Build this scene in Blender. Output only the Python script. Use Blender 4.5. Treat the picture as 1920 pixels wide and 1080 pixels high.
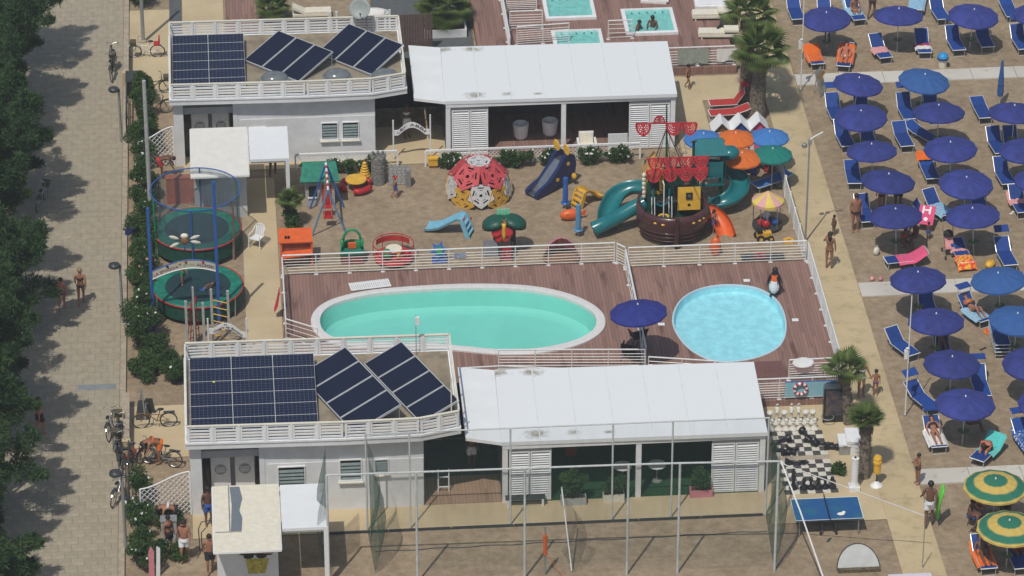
import bpy, bmesh, math, random
import numpy as np
from mathutils import Vector, Matrix
for _o in list(bpy.data.objects): bpy.data.objects.remove(_o)
scene = bpy.context.scene
R_ = math.radians
PI = math.pi
random.seed(7); rng = np.random.default_rng(7)

# ------------------------------------------------------------ camera, sky, sun, exposure
FPX = 7560.0; TH = R_(30.0); PSI = R_(4.5); DIST = 165.0
FW = Vector((math.sin(PSI)*math.cos(TH), math.cos(PSI)*math.cos(TH), -math.sin(TH)))
RT = Vector((math.cos(PSI), -math.sin(PSI), 0)); UP = RT.cross(FW)
CAM = -DIST*FW
cd = bpy.data.cameras.new('camera'); cam = bpy.data.objects.new('camera', cd)
scene.collection.objects.link(cam); scene.camera = cam
cd.sensor_width = 36.0; cd.lens = 36.0*FPX/1920.0; cd.clip_start = 1.0; cd.clip_end = 3000.0
cam.matrix_world = Matrix(((RT.x, UP.x, -FW.x, CAM.x), (RT.y, UP.y, -FW.y, CAM.y), (RT.z, UP.z, -FW.z, CAM.z), (0, 0, 0, 1)))
SUN_EL = R_(60.0); SH_AZ = R_(28.0)          # shadows run towards +Y, 28 degrees to +X
sdir = Vector((math.sin(SH_AZ)*math.cos(SUN_EL), math.cos(SH_AZ)*math.cos(SUN_EL), -math.sin(SUN_EL)))
world = bpy.data.worlds.new('World'); scene.world = world; world.use_nodes = True
nt = world.node_tree; bg = nt.nodes['Background']
sky = nt.nodes.new('ShaderNodeTexSky'); sky.sky_type = 'NISHITA'; sky.sun_disc = False
sky.sun_elevation = SUN_EL; sky.sun_rotation = SH_AZ + PI
sky.air_density = 1.3; sky.dust_density = 2.0
nt.links.new(sky.outputs[0], bg.inputs[0]); bg.inputs[1].default_value = 0.078
sl = bpy.data.lights.new('sun', 'SUN'); sl.energy = 2.75; sl.angle = R_(0.55); sl.color = (1.0, 0.95, 0.86)
so = bpy.data.objects.new('sun', sl); scene.collection.objects.link(so)
so.rotation_euler = sdir.to_track_quat('-Z', 'Y').to_euler()
scene.view_settings.view_transform = 'Standard'; scene.view_settings.look = 'None'
scene.view_settings.exposure = 0.0; scene.view_settings.gamma = 1.0
scene.view_settings.use_curve_mapping = False
scene.cycles.max_bounces = 5; scene.cycles.transparent_max_bounces = 16; scene.cycles.volume_bounces = 0
scene.cycles.diffuse_bounces = 3; scene.cycles.glossy_bounces = 3

# ------------------------------------------------------------ surveying: photo ground marks to metres
def G(px, py, z=0.0):
    d = FW + RT*((px-960)/FPX) + UP*((540-py)/FPX)
    return CAM + d*((z-CAM.z)/d.z)
def V(px, py, Y):
    d = FW + RT*((px-960)/FPX) + UP*((540-py)/FPX)
    return CAM + d*((Y-CAM.y)/d.y)

# ------------------------------------------------------------ materials
MATS = {}
def mat(name, col, rough=0.6, var=0.12, scale=6.0, bump=0.0, bscale=40.0, metal=0.0, spec=0.4, col2=None, lo=0.4, hi=0.65, coat=0.0, transl=0.0, stretch=None, objvar=0.0):
    if name in MATS: return MATS[name]
    m = bpy.data.materials.new(name); m.use_nodes = True
    n = m.node_tree.nodes; l = m.node_tree.links; b = n['Principled BSDF']
    b.inputs['Roughness'].default_value = rough; b.inputs['Metallic'].default_value = metal
    b.inputs['Specular IOR Level'].default_value = spec
    if coat: b.inputs['Coat Weight'].default_value = coat
    c = tuple(col)+(1,)
    tc = n.new('ShaderNodeTexCoord'); src = tc.outputs['Object']
    if stretch:
        mp = n.new('ShaderNodeMapping'); mp.inputs['Scale'].default_value = stretch
        l.new(src, mp.inputs[0]); src = mp.outputs[0]
    nz = n.new('ShaderNodeTexNoise'); nz.inputs['Scale'].default_value = scale; nz.inputs['Detail'].default_value = 6
    nz.inputs['Roughness'].default_value = 0.65
    l.new(src, nz.inputs['Vector'])
    rp = n.new('ShaderNodeValToRGB'); l.new(nz.outputs['Fac'], rp.inputs[0])
    rp.color_ramp.elements[0].position = lo; rp.color_ramp.elements[1].position = hi
    c2 = tuple(col2)+(1,) if col2 else tuple(x*(1+var) for x in col)+(1,)
    c1 = c if col2 else tuple(x*(1-var) for x in col)+(1,)
    rp.color_ramp.elements[0].color = c1; rp.color_ramp.elements[1].color = c2
    out = rp.outputs[0]
    if objvar:
        oi = n.new('ShaderNodeObjectInfo'); mr = n.new('ShaderNodeMapRange')
        mr.inputs[3].default_value = 1-objvar; mr.inputs[4].default_value = 1+objvar
        l.new(oi.outputs['Random'], mr.inputs[0])
        mx = n.new('ShaderNodeVectorMath'); mx.operation = 'SCALE'
        l.new(out, mx.inputs[0]); l.new(mr.outputs[0], mx.inputs['Scale']); out = mx.outputs[0]
    l.new(out, b.inputs['Base Color'])
    if bump:
        nb = n.new('ShaderNodeTexNoise'); nb.inputs['Scale'].default_value = bscale; nb.inputs['Detail'].default_value = 5
        l.new(src, nb.inputs['Vector'])
        bp = n.new('ShaderNodeBump'); bp.inputs['Strength'].default_value = bump; bp.inputs['Distance'].default_value = 0.05
        l.new(nb.outputs['Fac'], bp.inputs['Height']); l.new(bp.outputs[0], b.inputs['Normal'])
    if transl:
        tr = n.new('ShaderNodeBsdfTranslucent'); l.new(out, tr.inputs['Color'])
        ms = n.new('ShaderNodeMixShader'); ms.inputs[0].default_value = transl
        l.new(b.outputs[0], ms.inputs[1]); l.new(tr.outputs[0], ms.inputs[2])
        l.new(ms.outputs[0], n['Material Output'].inputs['Surface'])
    MATS[name] = m; return m

def nodes_of(name):
    m = bpy.data.materials.new(name); m.use_nodes = True; MATS[name] = m
    return m, m.node_tree.nodes, m.node_tree.links, m.node_tree.nodes['Principled BSDF']

def sand_mat():
    m, n, l, b = nodes_of('sand'); b.inputs['Roughness'].default_value = 0.95; b.inputs['Specular IOR Level'].default_value = 0.1
    tc = n.new('ShaderNodeTexCoord')
    def noise(s, d=6, r=0.6):
        x = n.new('ShaderNodeTexNoise'); x.inputs['Scale'].default_value = s; x.inputs['Detail'].default_value = d
        x.inputs['Roughness'].default_value = r; l.new(tc.outputs['Object'], x.inputs['Vector']); return x
    a = noise(0.35); c = noise(3.0, 8, .7)
    r1 = n.new('ShaderNodeValToRGB'); l.new(a.outputs['Fac'], r1.inputs[0])
    r1.color_ramp.elements[0].position = .35; r1.color_ramp.elements[1].position = .7
    r1.color_ramp.elements[0].color = (.335, .262, .180, 1); r1.color_ramp.elements[1].color = (.395, .312, .216, 1)
    r2 = n.new('ShaderNodeValToRGB'); l.new(c.outputs['Fac'], r2.inputs[0])
    r2.color_ramp.elements[0].position = .3; r2.color_ramp.elements[1].position = .6
    r2.color_ramp.elements[0].color = (.70, .68, .66, 1); r2.color_ramp.elements[1].color = (1.03, 1.03, 1.03, 1)
    mx = n.new('ShaderNodeMix'); mx.data_type = 'RGBA'; mx.blend_type = 'MULTIPLY'; mx.inputs[0].default_value = 1
    l.new(r1.outputs[0], mx.inputs[6]); l.new(r2.outputs[0], mx.inputs[7]); l.new(mx.outputs[2], b.inputs['Base Color'])
    tb = noise(1.1, 7, .72); r3 = n.new('ShaderNodeValToRGB'); l.new(tb.outputs['Fac'], r3.inputs[0]); r3.color_ramp.elements[0].position = .36; r3.color_ramp.elements[1].position = .56
    r3.color_ramp.elements[0].color = (.84, .83, .82, 1); r3.color_ramp.elements[1].color = (1.02, 1.02, 1.02, 1)
    m3 = n.new('ShaderNodeMix'); m3.data_type = 'RGBA'; m3.blend_type = 'MULTIPLY'; m3.inputs[0].default_value = 1; l.new(mx.outputs[2], m3.inputs[6]); l.new(r3.outputs[0], m3.inputs[7]); l.new(m3.outputs[2], b.inputs['Base Color'])
    v = n.new('ShaderNodeTexVoronoi'); v.inputs['Scale'].default_value = 4.5; l.new(tc.outputs['Object'], v.inputs['Vector'])
    v.feature = 'SMOOTH_F1'
    d = noise(14, 4); ad = n.new('ShaderNodeMath'); ad.operation = 'MULTIPLY_ADD'; ad.inputs[1].default_value = .6
    l.new(v.outputs['Distance'], ad.inputs[0]); l.new(d.outputs['Fac'], ad.inputs[2])
    bp = n.new('ShaderNodeBump'); bp.inputs['Strength'].default_value = .7; bp.inputs['Distance'].default_value = .06
    l.new(ad.outputs[0], bp.inputs['Height']); l.new(bp.outputs[0], b.inputs['Normal'])
    return m

def plank_mat(name, c1, c2, width=0.14, axis='X', dark=(.6, .55, .55)):
    m, n, l, b = nodes_of(name); b.inputs['Roughness'].default_value = .7; b.inputs['Specular IOR Level'].default_value = .25
    tc = n.new('ShaderNodeTexCoord'); sp = n.new('ShaderNodeSeparateXYZ'); l.new(tc.outputs['Object'], sp.inputs[0])
    a, o = ('X', 'Y') if axis == 'X' else ('Y', 'X')
    dv = n.new('ShaderNodeMath'); dv.operation = 'DIVIDE'; dv.inputs[1].default_value = width; l.new(sp.outputs[a], dv.inputs[0])
    fl = n.new('ShaderNodeMath'); fl.operation = 'FLOOR'; l.new(dv.outputs[0], fl.inputs[0])
    fr = n.new('ShaderNodeMath'); fr.operation = 'FRACT'; l.new(dv.outputs[0], fr.inputs[0])
    # boards about 3 m long, staggered
    off = n.new('ShaderNodeMath'); off.operation = 'MULTIPLY'; off.inputs[1].default_value = 0.37; l.new(fl.outputs[0], off.inputs[0])
    yl = n.new('ShaderNodeMath'); yl.operation = 'MULTIPLY_ADD'; yl.inputs[1].default_value = 0.32
    l.new(sp.outputs[o], yl.inputs[0]); l.new(off.outputs[0], yl.inputs[2])
    yf = n.new('ShaderNodeMath'); yf.operation = 'FLOOR'; l.new(yl.outputs[0], yf.inputs[0])
    cb = n.new('ShaderNodeCombineXYZ'); l.new(fl.outputs[0], cb.inputs[0]); l.new(yf.outputs[0], cb.inputs[1])
    wn = n.new('ShaderNodeTexWhiteNoise'); l.new(cb.outputs[0], wn.inputs['Vector'])
    rp = n.new('ShaderNodeValToRGB'); l.new(wn.outputs['Value'], rp.inputs[0])
    rp.color_ramp.elements[0].color = c1+(1,); rp.color_ramp.elements[1].color = c2+(1,)
    gap = n.new('ShaderNodeMath'); gap.operation = 'GREATER_THAN'; gap.inputs[1].default_value = .07; l.new(fr.outputs[0], gap.inputs[0])
    # wet stains
    nz = n.new('ShaderNodeTexNoise'); nz.inputs['Scale'].default_value = .8; nz.inputs['Detail'].default_value = 5
    mp = n.new('ShaderNodeMapping'); mp.inputs['Scale'].default_value = (3.5, .5, 1) if axis == 'X' else (.5, 3.5, 1)
    l.new(tc.outputs['Object'], mp.inputs[0]); l.new(mp.outputs[0], nz.inputs['Vector'])
    r2 = n.new('ShaderNodeValToRGB'); l.new(nz.outputs['Fac'], r2.inputs[0])
    r2.color_ramp.elements[0].position = .3; r2.color_ramp.elements[1].position = .42
    r2.color_ramp.elements[0].color = dark+(1,); r2.color_ramp.elements[1].color = (1, 1, 1, 1)
    mx = n.new('ShaderNodeMix'); mx.data_type = 'RGBA'; mx.blend_type = 'MULTIPLY'; mx.inputs[0].default_value = 1
    l.new(rp.outputs[0], mx.inputs[6]); l.new(r2.outputs[0], mx.inputs[7])
    m2 = n.new('ShaderNodeMix'); m2.data_type = 'RGBA'; l.new(gap.outputs[0], m2.inputs[0])
    m2.inputs[6].default_value = tuple(x*.45 for x in c1)+(1,); l.new(mx.outputs[2], m2.inputs[7])
    l.new(m2.outputs[2], b.inputs['Base Color'])
    bp = n.new('ShaderNodeBump'); bp.inputs['Strength'].default_value = .5; bp.inputs['Distance'].default_value = .01
    l.new(gap.outputs[0], bp.inputs['Height']); l.new(bp.outputs[0], b.inputs['Normal'])
    return m

def concrete_mat(name, c, stain, smin=.5, smax=.72, scale=1.6):
    m, n, l, b = nodes_of(name); b.inputs['Roughness'].default_value = .9; b.inputs['Specular IOR Level'].default_value = .15
    tc = n.new('ShaderNodeTexCoord')
    n1 = n.new('ShaderNodeTexNoise'); n1.inputs['Scale'].default_value = scale; n1.inputs['Detail'].default_value = 9; n1.inputs['Roughness'].default_value = .75
    l.new(tc.outputs['Object'], n1.inputs['Vector'])
    r = n.new('ShaderNodeValToRGB'); l.new(n1.outputs['Fac'], r.inputs[0])
    r.color_ramp.elements[0].position = smin; r.color_ramp.elements[1].position = smax
    r.color_ramp.elements[0].color = c+(1,); r.color_ramp.elements[1].color = stain+(1,)
    n2 = n.new('ShaderNodeTexNoise'); n2.inputs['Scale'].default_value = .3; n2.inputs['Detail'].default_value = 3; l.new(tc.outputs['Object'], n2.inputs['Vector'])
    r2 = n.new('ShaderNodeValToRGB'); l.new(n2.outputs['Fac'], r2.inputs[0]); r2.color_ramp.elements[0].position = .3; r2.color_ramp.elements[1].position = .7
    r2.color_ramp.elements[0].color = (.88, .87, .86, 1); r2.color_ramp.elements[1].color = (1.06, 1.06, 1.05, 1)
    mx = n.new('ShaderNodeMix'); mx.data_type = 'RGBA'; mx.blend_type = 'MULTIPLY'; mx.inputs[0].default_value = 1
    l.new(r.outputs[0], mx.inputs[6]); l.new(r2.outputs[0], mx.inputs[7]); l.new(mx.outputs[2], b.inputs['Base Color'])
    return m

def water_mat(name, tint, ripple=.12, scale=6):
    m, n, l, b = nodes_of(name); n.remove(b)
    tr = n.new('ShaderNodeBsdfTransparent'); tr.inputs[0].default_value = tint+(1,)
    gl = n.new('ShaderNodeBsdfGlossy'); gl.inputs['Roughness'].default_value = .06
    tc = n.new('ShaderNodeTexCoord'); nz = n.new('ShaderNodeTexNoise'); nz.inputs['Scale'].default_value = scale
    nz.inputs['Detail'].default_value = 3; nz.inputs['Distortion'].default_value = 1.2; l.new(tc.outputs['Object'], nz.inputs['Vector'])
    bp = n.new('ShaderNodeBump'); bp.inputs['Strength'].default_value = ripple; bp.inputs['Distance'].default_value = .08
    l.new(nz.outputs['Fac'], bp.inputs['Height']); l.new(bp.outputs[0], gl.inputs['Normal'])
    fz = n.new('ShaderNodeFresnel'); fz.inputs[0].default_value = 1.33; l.new(bp.outputs[0], fz.inputs['Normal'])
    mx = n.new('ShaderNodeMixShader'); l.new(fz.outputs[0], mx.inputs[0]); l.new(tr.outputs[0], mx.inputs[1]); l.new(gl.outputs[0], mx.inputs[2])
    l.new(mx.outputs[0], n['Material Output'].inputs['Surface']); return m

def net_mat(name, col, cover=.15):
    """fine netting, far below a pixel: threads cover a share of the area, a little more where it bunches"""
    m, n, l, b = nodes_of(name); b.inputs['Base Color'].default_value = col+(1,); b.inputs['Roughness'].default_value = .9
    tr = n.new('ShaderNodeBsdfTransparent'); tc = n.new('ShaderNodeTexCoord'); nz = n.new('ShaderNodeTexNoise'); nz.inputs['Scale'].default_value = 1.3; nz.inputs['Detail'].default_value = 4
    mp = n.new('ShaderNodeMapping'); mp.inputs['Scale'].default_value = (2.5,2.5,.5); l.new(tc.outputs['Object'], mp.inputs[0]); l.new(mp.outputs[0], nz.inputs['Vector'])
    mr = n.new('ShaderNodeMapRange'); mr.inputs[1].default_value = .3; mr.inputs[2].default_value = .7; mr.inputs[3].default_value = cover*.75; mr.inputs[4].default_value = cover*1.3; l.new(nz.outputs['Fac'], mr.inputs[0])
    ms = n.new('ShaderNodeMixShader'); l.new(mr.outputs[0], ms.inputs[0]); l.new(tr.outputs[0], ms.inputs[1]); l.new(b.outputs[0], ms.inputs[2])
    l.new(ms.outputs[0], n['Material Output'].inputs['Surface']); return m

def pv_mat():
    m, n, l, b = nodes_of('photovoltaic_cells'); b.inputs['Roughness'].default_value = .12; b.inputs['Specular IOR Level'].default_value = .5
    tc = n.new('ShaderNodeTexCoord'); sp = n.new('ShaderNodeSeparateXYZ'); l.new(tc.outputs['Object'], sp.inputs[0]); res = []
    for s, c in (('X', .158), ('Y', .17)):
        d = n.new('ShaderNodeMath'); d.operation = 'DIVIDE'; d.inputs[1].default_value = c; l.new(sp.outputs[s], d.inputs[0])
        f = n.new('ShaderNodeMath'); f.operation = 'FRACT'; l.new(d.outputs[0], f.inputs[0])
        g = n.new('ShaderNodeMath'); g.operation = 'LESS_THAN'; g.inputs[1].default_value = .09; l.new(f.outputs[0], g.inputs[0]); res.append(g)
    mxx = n.new('ShaderNodeMath'); mxx.operation = 'MAXIMUM'; l.new(res[0].outputs[0], mxx.inputs[0]); l.new(res[1].outputs[0], mxx.inputs[1])
    mx = n.new('ShaderNodeMix'); mx.data_type = 'RGBA'; l.new(mxx.outputs[0], mx.inputs[0])
    mx.inputs[6].default_value = (.010, .014, .038, 1); mx.inputs[7].default_value = (.07, .085, .13, 1)
    l.new(mx.outputs[2], b.inputs['Base Color']); return m

def stripe_canopy_mat():
    m, n, l, b = nodes_of('green_yellow_canopy'); b.inputs['Roughness'].default_value = .85
    tc = n.new('ShaderNodeTexCoord'); sp = n.new('ShaderNodeSeparateXYZ'); l.new(tc.outputs['Object'], sp.inputs[0])
    cb = n.new('ShaderNodeCombineXYZ'); l.new(sp.outputs[0], cb.inputs[0]); l.new(sp.outputs[1], cb.inputs[1])
    ln = n.new('ShaderNodeVectorMath'); ln.operation = 'LENGTH'; l.new(cb.outputs[0], ln.inputs[0])
    rp = n.new('ShaderNodeValToRGB'); rp.color_ramp.interpolation = 'EASE'
    g = (.02, .16, .10, 1); y = (.55, .40, .10, 1); e = rp.color_ramp.elements
    e[0].position = 0; e[0].color = g; e[1].position = .34; e[1].color = g
    for p, c in ((.40, y), (.62, y), (.70, g), (.88, g), (.95, y)):
        q = e.new(p); q.color = c
    dv = n.new('ShaderNodeMath'); dv.operation = 'DIVIDE'; dv.inputs[1].default_value = 1.2; l.new(ln.outputs['Value'], dv.inputs[0])
    l.new(dv.outputs[0], rp.inputs[0]); l.new(rp.outputs[0], b.inputs['Base Color']); return m

# ------------------------------------------------------------ mesh builder
class MB:
    def __init__(s): s.v = []; s.f = []
    def add(s, v, f):
        o = len(s.v); s.v += [tuple(p) for p in v]; s.f += [tuple(i+o for i in q) for q in f]; return s
    def bx(s, x0, y0, z0, x1, y1, z1):
        v = [(x0,y0,z0),(x1,y0,z0),(x1,y1,z0),(x0,y1,z0),(x0,y0,z1),(x1,y0,z1),(x1,y1,z1),(x0,y1,z1)]
        return s.add(v, [(3,2,1,0),(4,5,6,7),(0,1,5,4),(1,2,6,5),(2,3,7,6),(3,0,4,7)])
    def box(s, c, d, rz=0.0, rx=0.0, ry=0.0):
        k = len(s.v); s.bx(-d[0]/2,-d[1]/2,-d[2]/2,d[0]/2,d[1]/2,d[2]/2)
        return s.xf(Matrix.Translation(c) @ Matrix.Rotation(rz,4,'Z') @ Matrix.Rotation(ry,4,'Y') @ Matrix.Rotation(rx,4,'X'), k)
    def xf(s, M, k=0):
        for i in range(k, len(s.v)): s.v[i] = tuple(M @ Vector(s.v[i]))
        return s
    def bar(s, p, q, w=.04, h=.04):
        """square bar between two points"""
        p = Vector(p); q = Vector(q); d = q-p; L = d.length
        if L < 1e-6: return s
        k = len(s.v); s.bx(-w/2, 0, -h/2, w/2, L, h/2)
        return s.xf(Matrix.Translation(p) @ d.to_track_quat('Y','Z').to_matrix().to_4x4(), k)
    def tube(s, pts, r, n=6, closed=False, cap=True, flat=1.0):
        pts = [Vector(p) for p in pts]; m = len(pts)
        rs = r if isinstance(r, (list, tuple)) else [r]*m
        o = len(s.v); u = None
        for i in range(m):
            a = pts[i-1] if (i > 0 or closed) else pts[i]; b = pts[(i+1) % m] if (i < m-1 or closed) else pts[i]
            d = (b-a).normalized() if (b-a).length > 1e-9 else Vector((0,0,1))
            if u is None:
                u = d.cross(Vector((0,0,1)));
                if u.length < .05: u = d.cross(Vector((0,1,0)))
            u = (u - d*u.dot(d)).normalized(); w = d.cross(u)
            for j in range(n):
                t = 2*PI*j/n; s.v.append(tuple(pts[i] + (u*math.cos(t) + w*math.sin(t)*flat)*rs[i]))
        k = m if closed else m-1
        for i in range(k):
            for j in range(n):
                a = o+i*n+j; b = o+i*n+(j+1) % n; c = o+((i+1) % m)*n+(j+1) % n; d = o+((i+1) % m)*n+j
                s.f.append((a,b,c,d))
        if cap and not closed:
            s.f.append(tuple(o+j for j in range(n))[::-1]); s.f.append(tuple(o+(m-1)*n+j for j in range(n)))
        return s
    def lathe(s, prof, n=16, c=(0,0,0), a0=0.0, a1=2*PI, sx=1.0, sy=1.0):
        full = abs(a1-a0-2*PI) < 1e-6; cols = n if full else n+1; o = len(s.v)
        for j in range(cols):
            t = a0+(a1-a0)*j/n
            for (r, z) in prof: s.v.append((c[0]+r*math.cos(t)*sx, c[1]+r*math.sin(t)*sy, c[2]+z))
        m = len(prof)
        for j in range(n):
            j2 = (j+1) % cols
            for i in range(m-1):
                q = (o+j*m+i, o+j2*m+i, o+j2*m+i+1, o+j*m+i+1)
                s.f.append(q)
        return s
    def prism(s, poly, z0, z1):
        n = len(poly); v = [(p[0],p[1],z0) for p in poly]+[(p[0],p[1],z1) for p in poly]
        f = [tuple(range(n))[::-1], tuple(range(n,2*n))]+[(i,(i+1) % n,n+(i+1) % n,n+i) for i in range(n)]
        return s.add(v, f)
    def slab(s, poly3, t, nrm):
        """thick plate from a planar 3-D polygon"""
        nrm = Vector(nrm).normalized()*t; n = len(poly3); a = [Vector(p) for p in poly3]; b = [p+nrm for p in a]
        return s.add(a+b, [tuple(range(n))[::-1], tuple(range(n,2*n))]+[(i,(i+1) % n,n+(i+1) % n,n+i) for i in range(n)])
    def ell(s, c, r, nu=12, nv=8):
        r = r if isinstance(r, (tuple, list)) else (r,r,r); o = len(s.v)
        for i in range(nv+1):
            p = PI*i/nv
            for j in range(nu):
                t = 2*PI*j/nu
                s.v.append((c[0]+r[0]*math.sin(p)*math.cos(t), c[1]+r[1]*math.sin(p)*math.sin(t), c[2]-r[2]*math.cos(p)))
        for i in range(nv):
            for j in range(nu): s.f.append((o+i*nu+j, o+i*nu+(j+1) % nu, o+(i+1)*nu+(j+1) % nu, o+(i+1)*nu+j))
        return s
    def sheet(s, poly, z): return s.add([(p[0],p[1],z) for p in poly], [tuple(range(len(poly)))])
    def mesh(s, name, smooth=False):
        me = bpy.data.meshes.new(name); me.from_pydata(s.v, [], s.f)
        if smooth: me.polygons.foreach_set('use_smooth', [True]*len(me.polygons))
        me.update(); return me
    def obj(s, name, m, parent=None, loc=(0,0,0), rz=0.0, smooth=False):
        return put(name, s.mesh(name, smooth), m, parent, loc, rz)

COL = scene.collection
def put(name, me, m, parent=None, loc=(0,0,0), rz=0.0):
    o = bpy.data.objects.new(name, me); COL.objects.link(o)
    if m is not None and len(me.materials) == 0: me.materials.append(MATS[m] if isinstance(m, str) else m)
    o.location = loc; o.rotation_euler = (0,0,rz)
    if parent is not None: o.parent = parent
    return o
def tag(o, label=None, cat=None, group=None, kind=None):
    if label: o['label'] = label
    if cat: o['category'] = cat
    if group: o['group'] = group
    if kind: o['kind'] = kind
    return o
def thing(name, label, cat, loc=(0,0,0), rz=0.0, group=None):
    o = bpy.data.objects.new(name, None); COL.objects.link(o); o.empty_display_size = .2
    o.location = loc; o.rotation_euler = (0,0,rz); return tag(o, label, cat, group)
KIDS = {}
def copy_tree(o, label, loc=None, rz=None, group=None, sc=None, kids=None):
    kids = kids if kids is not None else {}
    c = o.copy(); COL.objects.link(c)
    if loc is not None: c.location = loc
    if rz is not None: c.rotation_euler = (0,0,rz)
    if sc is not None: c.scale = (sc,sc,sc) if not isinstance(sc, tuple) else sc
    c['label'] = label
    if group: c['group'] = group
    for ch in o.children:
        d = ch.copy(); COL.objects.link(d); d.parent = c
        for g in ch.children:
            e = g.copy(); COL.objects.link(e); e.parent = d
    return c
def structure(o): o['kind'] = 'structure'; return o
def stuff(o): o['kind'] = 'stuff'; return o

def text_mesh(body, size, extr=.004):
    cu = bpy.data.curves.new('lettering', 'FONT'); cu.body = body; cu.size = size; cu.extrude = extr; cu.align_x = 'CENTER'; cu.resolution_u = 2
    t = bpy.data.objects.new('lettering', cu); COL.objects.link(t); bpy.context.view_layer.update()
    me = bpy.data.meshes.new_from_object(t.evaluated_get(bpy.context.evaluated_depsgraph_get()))
    bpy.data.objects.remove(t); return me
def arc_text(body, size, m, parent, fn, name='lettering'):
    """letters along a curve; fn(u) for u in 0..1 gives (point, angle in the XZ plane)"""
    me = text_mesh(body, size); n = len(me.vertices); co = np.zeros(n*3); me.vertices.foreach_get('co', co); co = co.reshape(-1,3)
    x0, x1 = co[:,0].min(), co[:,0].max()
    for i in range(n):
        u = (co[i,0]-x0)/(x1-x0); p, a = fn(u)
        h = co[i,1]
        co[i] = (p[0]-math.sin(a)*h, p[1]-.003-co[i,2], p[2]+math.cos(a)*h)
    me.vertices.foreach_set('co', co.ravel()); me.update()
    return put(name, me, m, parent)
def catmull(P, k=8, closed=True):
    out = []; n = len(P); rngi = range(n if closed else n-1)
    g = (lambda i: P[i % n]) if closed else (lambda i: P[max(0, min(n-1, i))])
    for i in rngi:
        a, b, c, d = [Vector(g(i+j)) for j in (-1,0,1,2)]
        for t in range(k):
            u = t/k
            out.append(.5*((2*b)+(c-a)*u+(2*a-5*b+4*c-d)*u*u+(3*b-a-3*c+d)*u**3))
    if not closed: out.append(Vector(P[-1]))
    return out

sand_mat()
WHITE = (.78, .79, .80)
mat('post_grey', (.52, .55, .55), .45, .1, 5); mat('white_paint', WHITE, .5, .05, 3); mat('white_wall', (.70, .715, .73), .8, .07, 1.2); mat('white_metal', (.76, .77, .76), .35, .06, 9)
mat('off_white', (.72, .69, .58), .7, .07, 2); mat('cream_cloth', (.72, .68, .56), .9, .06, 5)
mat('grey_metal', (.36, .38, .38), .4, .1, 8, metal=.4); mat('dark_metal', (.05, .055, .06), .4, .2, 8); mat('black', (.02, .02, .022), .5, .2, 8)
mat('rubber', (.02, .02, .02), .8, .2, 8); mat('chrome', (.5, .5, .5), .25, .1, 9, metal=.9)
mat('navy_canopy', (.024, .034, .215), .8, .16, 2.2, transl=.12, objvar=.22); mat('sky_canopy', (.06, .21, .55), .8, .06, 3, transl=.15)
mat('mid_blue_canopy', (.035, .115, .34), .8, .06, 3, transl=.12)
mat('faded_canopy', (.036, .05, .24), .8, .2, 2, transl=.12, objvar=.12); mat('orange_canopy', (.72, .17, .03), .8, .06, 3, transl=.15); mat('teal_canopy', (.01, .20, .17), .8, .06, 3, transl=.12)
mat('lounger_blue', (.010, .052, .25), .7, .15, 6, objvar=.15); mat('alu', (.62, .63, .63), .35, .08, 9, metal=.3)
mat('red_fabric', (.45, .04, .035), .8, .1, 6); mat('orange_towel', (.75, .15, .02), .95, .15, 12, bump=.3)
mat('pink_towel', (.70, .10, .22), .95, .1, 10, bump=.3); mat('pale_pink', (.70, .33, .33), .95, .1, 10); mat('lightblue_towel', (.28, .50, .68), .95, .15, 10, bump=.3)
mat('turquoise_towel', (.10, .55, .52), .95, .1, 10, bump=.3); mat('crimson_towel', (.55, .03, .08), .95, .1, 10, bump=.3)
mat('white_towel', (.75, .74, .72), .95, .08, 10, bump=.3); mat('fire_towel', (.75, .06, .03), .95, 0, 9, col2=(.8, .45, .05), lo=.48, hi=.55)
mat('spot_towel', (.02, .09, .33), .95, 0, 12, col2=(.75, .75, .78), lo=.56, hi=.60)
mat('green_lilo', (.12, .55, .05), .4, .1, 6)
mat('teal_plastic', (.01, .16, .18), .25, .08, 3, coat=.3); mat('brown_plastic', (.075, .028, .030), .3, .15, 3, coat=.3)
mat('red_plastic', (.45, .022, .03), .35, .1, 5); mat('yellow_plastic', (.72, .42, .05), .4, .1, 5); mat('orange_plastic', (.72, .13, .03), .4, .1, 4)
mat('green_plastic', (.02, .27, .11), .4, .12, 5); mat('dark_green_plastic', (.01, .08, .055), .45, .12, 5); mat('blue_plastic', (.03, .12, .42), .4, .1, 5)
mat('navy_plastic', (.014, .026, .10), .35, .1, 5); mat('lightblue_plastic', (.20, .46, .60), .4, .08, 5); mat('mint_plastic', (.15, .62, .40), .5, .08, 5)
mat('pink_plastic', (.62, .24, .28), .6, .08, 4); mat('grey_plastic', (.42, .42, .41), .6, .12, 8, bump=.3); mat('stone_plastic', (.24, .24, .23), .8, .25, 9, bump=.5)
mat('rope', (.40, .37, .32), .9, .1, 9)
mat('trampoline_bed', (.012, .045, .05), .6, .15, 5); mat('trampoline_pad', (.012, .19, .13), .5, .25, 4)
mat('sign_board', (.52, .52, .44), .6, .06, 4); mat('glass_dark', (.018, .022, .028), .12, .1, 3, spec=.5)
mat('wood', (.22, .12, .06), .7, .25, 5, stretch=(1, 8, 8)); mat('terracotta', (.42, .13, .07), .85, .12, 5); mat('soil', (.10, .06, .04), .95, .3, 9)
mat('skin_tan', (.33, .155, .095), .55, .06, 9, objvar=.12); mat('skin_dark', (.15, .075, .05), .55, .06, 9); mat('skin_red', (.46, .17, .11), .55, .06, 9); mat('hair_dark', (.025, .016, .012), .6, .2, 20); mat('hair_fair', (.30, .20, .10), .6, .2, 20)
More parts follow.
